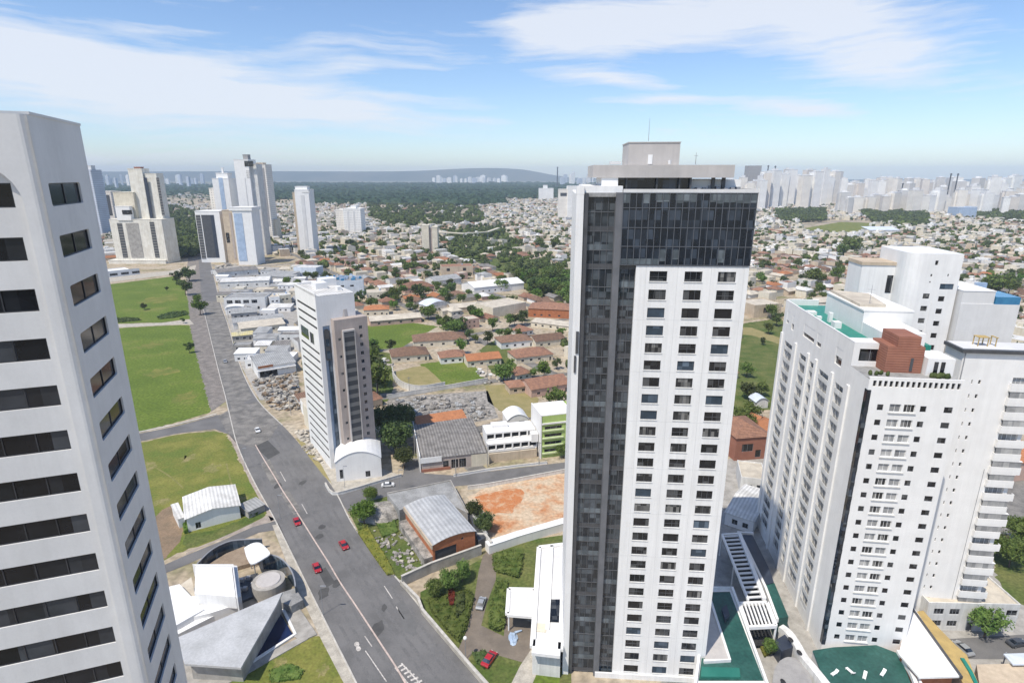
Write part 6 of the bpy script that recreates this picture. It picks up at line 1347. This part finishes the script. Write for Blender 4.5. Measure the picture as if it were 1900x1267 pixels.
while k < 3300:          # left of the avenue and out to the foot of the forest
    Y = rg.uniform(640, 3300); X = xat(rg.uniform(-400, 2400), Y); s = seen(X, Y); k += 1
    if X > gp(0, 60).x+0 and Y < 2450 and (X*GV.x+Y*GV.y) > 90: continue
    if not free(X, Y, 8) or any(inside(s, g) for g in GREEN_PX): continue
    if 480 < s[0] < (1075 if Y > 2250 else 900) and Y > 1750 and rg.random() > (.06 if Y < 2300 else .01): continue
    if s[0] > 1380 and Y > 2900: continue
    lowhouse(X, Y, 1.15)
struct(b.build('distant_houses', fm), 'stuff')
# ---------------------------------------------------------------- trees
def leaf(b, c, s, rg, up=.3):
    n = Vector((rg.gauss(0, 1), rg.gauss(0, 1), rg.gauss(0, 1)+up)).normalized(); u = n.orthogonal().normalized(); a = rg.uniform(0, 6.28)
    w = n.cross(u); u, w = u*math.cos(a)+w*math.sin(a), w*math.cos(a)-u*math.sin(a); c = Vector(c)
    b.face([c-u*s-w*s*.6, c+u*s*.2-w*s*.7, c+u*s+w*s*.1, c-u*s*.1+w*s*.7])
def tree_mesh(seed, h=8., r=3.6, nclump=16, nleaf=55, ls=.32, flat=.75, mname='leaf'):
    rg = random.Random(seed); t = MB(); th = h*.42
    def limb(a, d, L, r0, depth):
        e = Vector(a)+d*L; t.tube(a, e, r0, r0*.62, 6, cap=False)
        if depth:
            for k in range(3 if depth > 1 else 2):
                nd = (d+Vector((rg.uniform(-.8, .8), rg.uniform(-.8, .8), rg.uniform(0, .5)))).normalized(); limb(e, nd, L*rg.uniform(.55, .8), r0*.58, depth-1)
    limb((0, 0, 0), Vector((rg.uniform(-.1, .1), rg.uniform(-.1, .1), 1)).normalized(), th, h*.026, 2)
    c = MB(); cz = h*.66
    for k in range(nclump):
        while True:
            p = Vector((rg.uniform(-1, 1), rg.uniform(-1, 1), rg.uniform(-1, 1)))
            if .25 < p.length < 1: break
        p = Vector((p.x*r*.8, p.y*r*.8, cz+p.z*r*flat*.8)); cr = r*rg.uniform(.26, .44)
        c.ball(p, cr*.5, cr*.5, cr*.42, 6, 4, 0, .3, rg)
        for i in range(nleaf):
            v = Vector((rg.gauss(0, 1), rg.gauss(0, 1), rg.gauss(0, .85))).normalized()*cr*rg.uniform(.7, 1.22); leaf(c, p+v, ls*rg.uniform(.6, 1.3), rg)
    return t.mesh('trunk', M['bark']), c.mesh('crown', M[mname])
TV = {}
def variants(key, n, **k):
    TV[key] = [tree_mesh(hash(key) % 997+i*7 if False else sum(map(ord, key))*3+i, **k) for i in range(n)]
variants('near', 4, nclump=34, nleaf=90, ls=.24, mname='leaf'); variants('nearfresh', 2, nclump=34, nleaf=90, ls=.24, mname='leaf_fresh'); variants('neardark', 2, nclump=34, nleaf=90, ls=.26, mname='leaf_dark')
variants('round', 5, nclump=15, nleaf=36, ls=.42); variants('dark', 4, nclump=15, nleaf=36, ls=.45, mname='leaf_dark'); variants('fresh', 3, nclump=15, nleaf=36, ls=.42, mname='leaf_fresh'); variants('wide', 3, r=5.2, nclump=20, nleaf=36, ls=.5, flat=.5)
trg = random.Random(77)
def tree(key, x, y, sc, label=None, group='trees', z=0):
    tm, cm = trg.choice(TV[key]); o = thing('tree', label or '', 'tree', (x, y, z), trg.uniform(0, 6.28), group); o.scale = (sc*trg.uniform(.9, 1.12), sc*trg.uniform(.9, 1.12), sc)
    link('trunk', tm, o); link('crown', cm, o); return o
def tpx(key, p, sc, label, group='trees by the roads and gardens'): q = spot(*p); ZONES.append((q.x, q.y, 2.5*sc)); return tree(key, q.x, q.y, sc, label, group)
tpx('nearfresh', (676, 972), .95, 'bright green tree at the road edge left of the grey rock mound')
tpx('nearfresh', (688, 930), .6, 'small fresh green tree at the corner of the cross street')
tpx('neardark', (735, 842), 1.7, 'dark tree with pale flecks left of the orange tiled shed'); tpx('neardark', (742, 810), 1.7, 'dark tree at the end of the grey rubble heap'); tpx('neardark', (712, 806), 1.5, 'dark tree pressed against the brown stair block'); tpx('neardark', (750, 868), 1.0, 'dark tree above the cross street corner')
tpx('neardark', (880, 965), .8, 'dark bushy tree between barrel roof and red earth, farther one'); tpx('neardark', (900, 990), .8, 'dark bushy tree between barrel roof and red earth, nearer one')
tpx('near', (832, 1098), .72, 'leafy garden tree against the beige concrete wall'); tpx('near', (858, 1078), .7, 'leafy garden tree close to the driveway bend'); tpx('near', (806, 1108), .6, 'small garden tree nearest the road wall')
tpx('near', (1826, 1182), .95, 'full green tree in front of the low white podium building'); tpx('near', (1872, 1052), 1.1, 'broad tree on the lawn right of the balcony tower'); tpx('near', (1890, 1020), 1.2, 'tree at the far right by the grey park road'); tpx('neardark', (1850, 1030), .8, 'dark shrubby tree against the balcony tower')
tpx('dark', (345, 548), 1.7, 'large dark tree at the corner of the far green field'); tpx('dark', (330, 528), 1.6, 'dark tree behind the corner of the far green field'); tpx('dark', (352, 522), 1.8, 'tall dark tree at the head of the avenue')
tpx('fresh', (372, 585), 1.5, 'rounded green tree on the verge beside the avenue'); tpx('fresh', (366, 566), 1.1, 'smaller green tree behind the rounded verge tree')
tpx('dark', (268, 575), .7, 'lone dark bush in the middle of the far green field'); tpx('dark', (310, 540), .5, 'small dark bush near the far edge of the green field')
tpx('dark', (352, 655), .8, 'dark shrub at the road edge of the nearer green field'); tpx('dark', (340, 600), .5, 'low dark bush on the path between the green fields')
tpx('fresh', (532, 532), 1.2, 'green shrubby tree in the yard behind the warehouses'); tpx('fresh', (552, 535), 1.1, 'green shrubby tree beside the small grey office')
tpx('wide', (840, 622), 1.25, 'large round tree in the middle of the tiled houses'); tpx('dark', (870, 632), .9, 'dark tree right of the large round tree'); tpx('dark', (905, 640), 1.1, 'dark tree below the cream hall'); tpx('round', (942, 632), 1.0, 'green tree in front of the cream hall corner')
tpx('round', (700, 738), 2.1, 'dark green tree beside the tan sports court'); tpx('dark', (690, 718), 2.0, 'dark tree between the stair block and sports court')
tpx('round', (1496, 576), 1.3, 'rounded tree just above the teal roof terrace'); tpx('dark', (1440, 605), 1.2, 'dark tree at the end of the grassy slope'); tpx('round', (1425, 620), 1.0, 'green tree on the grassy slope by the dirt track'); tpx('dark', (1415, 640), .6, 'small dark bush below the dirt track')
tpx('dark', (1390, 742), 1.1, 'dark tree above the brown brick building'); tpx('round', (1412, 735), .9, 'green tree beside the pale vaulted hut'); tpx('round', (1385, 700), 1.0, 'green tree on the slope beside the hotel tower')
tpx('near', (1045, 850), .7, 'green tree in front of the lime green block')
tpx('near', (1428, 1215), .5, 'small tree between the pergola and the curling ramp')
tpx('round', (958, 698), .7, 'green bush in front of the red brown hip roofed house'); tpx('round', (990, 702), .7, 'green bush beside the deep terracotta roof'); tpx('fresh', (1010, 690), .7, 'fresh green bush by the terracotta roof')
for k, (p, sc, ky) in enumerate((((710, 468), 2.0, 'round'), ((650, 462), 1.7, 'dark'), ((640, 470), 1.5, 'round'), ((800, 490), 1.7, 'fresh'), ((770, 494), 1.3, 'dark'), ((1000, 462), 2.0, 'round'), ((1030, 468), 2.4, 'round'), ((1010, 470), 1.8, 'dark'), ((760, 508), 1.6, 'wide'), ((735, 520), 1.4, 'dark'), ((775, 556), 1.6, 'dark'), ((856, 566), 1.2, 'round'), ((560, 478), 1.2, 'dark'), ((600, 480), 1.3, 'round'), ((730, 558), 1.4, 'round'), ((930, 540), 1.3, 'wide'), ((1510, 530), 1.8, 'wide'), ((1550, 525), 1.8, 'round'), ((1580, 470), 2.6, 'wide'), ((1560, 478), 2.2, 'round'), ((1850, 545), 2.2, 'wide'), ((1870, 548), 1.9, 'round'), ((1700, 480), 1.8, 'dark'), ((1480, 500), 1.6, 'round'), ((1430, 592), 1.4, 'round'))):
    q = spot(*p); o = tree(ky, q.x, q.y, sc, None, 'trees in the suburb yards'); pend(o, f'big {dict(round="rounded green", dark="dark green", fresh="bright green", wide="spreading green")[ky]} tree {relate(q.x, q.y)}')
# hedges and shrubs of the hotel garden
def hedge(name, label, pix, h, m, dens=26, seed=1, cat='hedge', ls=.2):
    rg = random.Random(seed); t = thing(name, label, cat); b = MB(); P = [spot(*p) for p in pix]; xs = [p.x for p in P]; ys = [p.y for p in P]; PP = [(p.x, p.y) for p in P]
    A = abs(sum(PP[i-1][0]*PP[i][1]-PP[i][0]*PP[i-1][1] for i in range(len(PP))))/2; c = Vector((sum(xs)/len(xs), sum(ys)/len(ys)))
    b.prism([(c.x+(x-c.x)*.9, c.y+(y-c.y)*.9) for x, y in PP], 0, h*.72); k = 0
    while k < A*dens:
        x, y = rg.uniform(min(xs), max(xs)), rg.uniform(min(ys), max(ys))
        if not inside((x, y), PP): continue
        k += 1; hz = h*(.78+.5*mnoise.noise((x*.9, y*.9, seed))); leaf(b, (x, y, max(.1, hz*(1-rg.random()**2*.5))), ls*rg.uniform(.7, 1.5), rg, .8)
    b.build('foliage', M[m], t); b = MB()
    for k in range(6): q = rg.choice(P).lerp(Vector((c.x, c.y, 0)), .3); b.tube((q.x, q.y, 0), (q.x, q.y, h*.5), .05, None, 5)
    b.build('stem', M['bark'], t); return t
hedge('hedge', 'broad hedge bed between the road wall and the driveway, around the coloured shrubs', [(790, 1116), (830, 1105), (872, 1096), (880, 1110), (868, 1165), (850, 1196), (835, 1182), (800, 1140)], 1.5, 'leaf', seed=1)
hedge('hedge', 'upright rectangular hedge between driveway and white canopy', [(922, 1085), (942, 1082), (940, 1130), (936, 1168), (920, 1176), (905, 1168), (908, 1135)], 1.6, 'leaf', 34, seed=2)
hedge('hedge', 'hedge with pale flowers below the broad white wall', [(912, 1032), (945, 1024), (972, 1030), (968, 1060), (962, 1075), (915, 1062)], 1.4, 'leaf', seed=3)
hedge('shrub', 'rusty red shrub in the hedge bed', [(832, 1105), (840, 1098), (845, 1112), (842, 1132), (834, 1130)], 2.1, 'leaf_red', 40, 4, 'shrub')
hedge('shrub', 'dark blue green shrub right of the rusty red one', [(846, 1112), (862, 1106), (862, 1140), (846, 1156)], 2.0, 'leaf_dark', 40, 5, 'shrub')
hedge('shrub', 'dark green planting beside the red car', [(876, 1213), (900, 1208), (912, 1225), (898, 1242), (884, 1232)], .8, 'leaf_dark', 40, 6, 'shrub')
hedge('shrub', 'yellow green planting beside the pergola', [(1404, 1178), (1424, 1180), (1432, 1215), (1418, 1222), (1408, 1200)], 1.2, 'leaf_yellow', 30, 7, 'shrub')
hedge('shrub', 'dark low bush on the bottom lawn', [(500, 1245), (540, 1232), (565, 1245), (555, 1262), (500, 1268)], .7, 'leaf', 20, 8, 'shrub')
hedge('shrub', 'green hedge along the side of the white hall', [(455, 945), (476, 938), (480, 955), (462, 962)], 1.3, 'leaf', 24, 9, 'hedge')
hedge('shrub', 'round bush against the front of the white hall', [(380, 968), (392, 965), (393, 975), (382, 978)], 1.5, 'leaf', 40, 10, 'shrub')
hedge('shrub', 'bush at the left corner of the white hall', [(340, 975), (348, 972), (350, 990), (342, 992)], 1.8, 'leaf_fresh', 40, 11, 'shrub')
hedge('shrub', 'scrub on the bank between the road and rock mound', [(660, 985), (680, 975), (720, 1040), (735, 1070), (720, 1072), (690, 1030)], .8, 'leaf_yellow', 10, 12, 'shrub')
hedge('shrub', 'green bushes on the slope below the rock mound', [(690, 960), (730, 950), (740, 990), (710, 1000)], .9, 'leaf', 10, 13, 'shrub')
hedge('shrub', 'ragged low bushes at the left near edge of the far green field', [(205, 594), (232, 590), (258, 592), (262, 595), (206, 600)], .9, 'leaf_dark', 2, 14, 'shrub', .6)
hedge('shrub', 'ragged low bushes at the right near edge of the far green field', [(292, 588), (318, 580), (346, 578), (350, 584), (320, 591), (294, 593)], 1.0, 'leaf_dark', 2, 15, 'shrub', .6)
# trees in the yards of the suburb
tc = []
rg = random.Random(52); tries = 0
while len(tc) < 1900 and tries < 60000:
    tries += 1; Y = 215+rg.random()**1.5*1300; X = xat(rg.uniform(180, 1960), Y); s = seen(X, Y)
    g = any(inside(s, P) for P in GREEN_PX)
    if (X*GV.x+Y*GV.y) < 62 and Y < 600: continue
    if not free(X, Y, 2.2) or hidden(X, Y) or (not g and rg.random() < .2): continue
    if s[1] < 1267: tc.append((X, Y, g)); ZONES.append((X, Y, 2.0))
for P in GREEN_PX[1:3]:
    for k in range(170):
        p = (rg.uniform(min(q[0] for q in P), max(q[0] for q in P)), rg.uniform(min(q[1] for q in P), max(q[1] for q in P)))
        if inside(p, P): q = spot(*p); (free(q.x, q.y, .8, False) and tc.append((q.x, q.y, True)))
tc.sort(key=lambda c: c[1])
nh = 300-84
for x, y, g in tc[:nh]:
    key = trg.choice(('round', 'round', 'dark', 'dark', 'fresh', 'wide')); sc = trg.uniform(.7, 1.3)*(1.3 if g else 1)
    o = tree(key, x, y, sc, None, 'trees in the suburb yards'); kn = {'round': 'rounded green', 'dark': 'dark green', 'fresh': 'bright green', 'wide': 'broad green'}[key]
    pend(o, f'{"small " if sc < .85 else "large " if sc > 1.2 else ""}{kn} tree {relate(x, y)}')
# farther trees, seen only as a mass of crowns
b = MB(); rg = random.Random(61)
def crownblob(x, y, r, h):
    for k in range(3): b.ball((x+rg.uniform(-.5, .5)*r, y+rg.uniform(-.5, .5)*r, h*.6+rg.uniform(-.2, .3)*r), r*rg.uniform(.5, .8), r*rg.uniform(.5, .8), r*rg.uniform(.45, .7), 6, 4, rg.randrange(3), .3, rg)
    for k in range(14):
        a = rg.uniform(0, 6.28); leaf(b, (x+math.cos(a)*r*rg.random(), y+math.sin(a)*r*rg.random(), h*.6+rg.uniform(-.3, .8)*r), r*.3, rg)
for x, y, g in tc[nh:]: crownblob(x, y, rg.uniform(2.4, 4.4), 7)
for k in range(11000):
    Y = 260+rg.random()**1.2*2840; X = xat(rg.uniform(-300, 2350), Y); s = seen(X, Y); g = any(inside(s, P) for P in GREEN_PX)
    if Y < 620 and not (hidden(X, Y) or not -20 < s[0] < 1920): continue
    if (X*GV.x+Y*GV.y) < 62 and Y < 600: continue
    if not g and rg.random() < .35: continue
    if not free(X, Y, 2): continue
    crownblob(X, Y, rg.uniform(2.6, 5.5), 8)
for P in (GREEN_PX[0], GREEN_PX[3], GREEN_PX[4], GREEN_PX[5], GREEN_PX[6]):
    xs = [p[0] for p in P]; ys = [p[1] for p in P]
    for k in range(420):
        p = (rg.uniform(min(xs), max(xs)), rg.uniform(min(ys), max(ys)))
        if inside(p, P): q = spot(*p); crownblob(q.x, q.y, rg.uniform(5, 9), 12)
struct(b.build('distant_trees', [M['leaf_dark'], M['leaf_dark'], M['leaf']]), 'stuff')
# the dark forest between the suburb and the mountain
b = MB(); rg = random.Random(62)
for k in range(8500):
    px_ = rg.uniform(470, 1400); Y = 2000+rg.random()**1.4*4750; X = xat(px_, Y)
    edge = 2050+300*mnoise.noise((px_*.012, 3, 0))+(650 if px_ > 930 else 0)+(500 if px_ < 560 else 0)
    if Y < edge: continue
    r = rg.uniform(9, 17)*(1+Y/9000); b.ball((X, Y, 7+8*mnoise.noise((X*.002, Y*.002, 1))), r*1.3, r, r*.75, 7, 4, 0, .28, rg)
for k in range(1500):
    px_ = rg.uniform(-300, 480); Y = 3000+rg.random()*3500; r = rg.uniform(9, 16)*(1+Y/9000); b.ball((xat(px_, Y), Y, 5), r*1.4, r, r*.6, 7, 4, 0, .28, rg)
struct(b.build('forest', M['forest']), 'stuff')

# ---------------------------------------------------------------- vehicles and small things on the roads
def car(label, p, rz, paint, sc=1, cat='car'):
    q = spot(*p) if len(p) == 2 else Vector(p); t = thing('parked_car', label, cat, q, rz); t.scale = (sc,)*3
    b = MB(); pr = [(-2.1, .35), (-2.15, .7), (-1.95, .92), (-1.0, .98), (1.0, 1.0), (1.9, .85), (2.12, .65), (2.1, .35)]
    for s in (-1, 1): b.face([(x, s*.86, z) for x, z in (pr if s < 0 else pr[::-1])])
    for i in range(len(pr)): (x0, z0), (x1, z1) = pr[i-1], pr[i]; b.face([(x0, -.86, z0), (x0, .86, z0), (x1, .86, z1), (x1, -.86, z1)])
    b.hexa([(-.95, -.66, 1.38), (.45, -.66, 1.38), (.45, .66, 1.38), (-.95, .66, 1.38), (-.9, -.62, 1.45), (.4, -.62, 1.45), (.4, .62, 1.45), (-.9, .62, 1.45)]); b.build('body', M[paint], t)
    b = MB(); b.hexa([(-1.5, -.8, .97), (1.2, -.8, .97), (1.2, .8, .97), (-1.5, .8, .97), (-.97, -.68, 1.385), (.47, -.68, 1.385), (.47, .68, 1.385), (-.97, .68, 1.385)]); b.build('windows', M['glass_dark'], t)
    for sx in (-1.3, 1.3):
        for sy in (-.88, .7): b = MB(); b.tube((sx, sy, .32), (sx, sy+.18, .32), .32, None, 12); b.tube((sx, sy-.005, .32), (sx, sy+.185, .32), .18, None, 8, 1); b.build('wheel', [M['tyre'], M['silver']], t)
    for sy in (-.7, .45): b = MB(); b.box(2.08, 2.14, sy, sy+.25, .6, .74); b.build('headlight', M['lampglass'], t)
    return t
AV = math.atan2(-.86, .51)
car('silver car on the hotel driveway between the hedges', (893, 1122), R(78), 'silver')
car('red car parked on the paved strip beside the bottom garden wall', (908, 1226), R(62), 'red', 1.05)
car('red car alone in the middle of the wide right carriageway', (638, 1014), AV+.05, 'red')
car('red car with dark windscreen close to the pinkish road divider', (551, 970), AV, 'red', .95)
car('dark red car in the shade on the left carriageway', (588, 1056), AV, 'red', .95)
car('grey car on the lower road by the ochre shed', (1786, 1206), R(100), 'silver'); car('black car under the tree at the right edge of the lower road', (1886, 1196), R(10), 'dark_car')
car('dark car parked before the dark open bay', (548, 722), R(15), 'dark_car'); car('white car waiting at the junction near the rubble', (478, 800), AV, 'white_car')
car('grey car farther up the worn avenue', (418, 672), AV, 'silver')
car('white car by the cross street below the warehouse', (720, 902), R(10), 'white_car'); car('white car parked by the brown brick building', (1392, 880), R(60), 'white_car')
def lamp(p, hgt, label, globe=True):
    q = spot(*p); t = thing('street_lamp', label, 'lamp', q); b = MB(); b.tube((0, 0, 0), (0, 0, .35), .16, .12, 8); b.tube((0, 0, .35), (0, 0, hgt), .07, .045, 8); b.build('pole', M['frame'], t)
    b = MB()
    if globe: b.ball((0, 0, hgt+.3), .42, .42, .42, 12, 8)
    else: b.box(0, 1.3, -.12, .12, hgt-.05, hgt+.12)
    b.build('lamp_head', M['lampglass'] if globe else M['frame'], t, smooth=globe)
for k, (p, lb) in enumerate((((770, 848), 'left of the old warehouse'), ((905, 866), 'in front of the terraced building'), ((1000, 862), 'near the lime green block'), ((846, 884), 'at the start of the white barrier'), ((760, 732), 'beside the tan sports court'), ((905, 706), 'right of the bright green yard'), ((700, 738), 'behind the stair block'), ((470, 690), 'by the small white house on the avenue'), ((446, 640), 'beside the yellowish roofed shop'), ((424, 590), 'by the grey office on the avenue'), ((540, 770), 'left of the slab tower'), ((1830, 1190), 'on the lower road by the full green tree'))):
    q = spot(*p); o = thing('utility_pole', 'grey utility pole with a short crossarm '+lb, 'pole', q, .5, 'utility poles'); b = MB(); b.tube((0, 0, 0), (0, 0, 9), .16, .1, 7); b.build('pole', M['concrete'], o); b = MB(); b.box(-.9, .9, -.06, .06, 8.3, 8.45); b.build('crossarm', M['frame'], o)
lamp((864, 1222), 5.2, 'garden lamp with a white globe on the driveway')
for k, (x, y) in enumerate(((742, 912), (520, 962), (640, 905), (600, 1140), (455, 870))): lamp((x, y), 8, ['tall thin lamp post at the cross street corner', 'lamp post where the side street meets the avenue', 'lamp post at the forecourt corner of the vaulted annexe', 'lamp post on the pale pavement beside the pool house', 'lamp post at the edge of the dry grass lot'][k], False)
t = thing('bin_bags', 'crumpled pale tarpaulin on the entrance court by the podium', 'tarpaulin', spot(952, 1185)); b = MB(); rg = random.Random(3); b.ball((0, 0, .2), 1.0, 1.7, .5, 12, 7, 0, .25, rg); b.tube((.4, 1.6, .3), (2.0, 2.2, .4), .3, .15, 7); b.build('cover', M['sky_panel'], t)
t.name = 'tarpaulin'
settle()

# ---------------------------------------------------------------- the air between
hz = MB(); hz.box(-12900, 12900, -600, 12600, -1.2, 262)
vm = bpy.data.materials.new('haze_air'); vm.use_nodes = True; nt = vm.node_tree; nt.nodes.clear()
vo = nt.nodes.new('ShaderNodeOutputMaterial'); vp = nt.nodes.new('ShaderNodeVolumePrincipled'); vp.inputs['Color'].default_value = (.70, .84, 1, 1); vp.inputs['Density'].default_value = 8.5e-5; vp.inputs['Anisotropy'].default_value = -.25
nt.links.new(vp.outputs[0], vo.inputs['Volume'])
struct(hz.build('haze', vm), 'stuff')
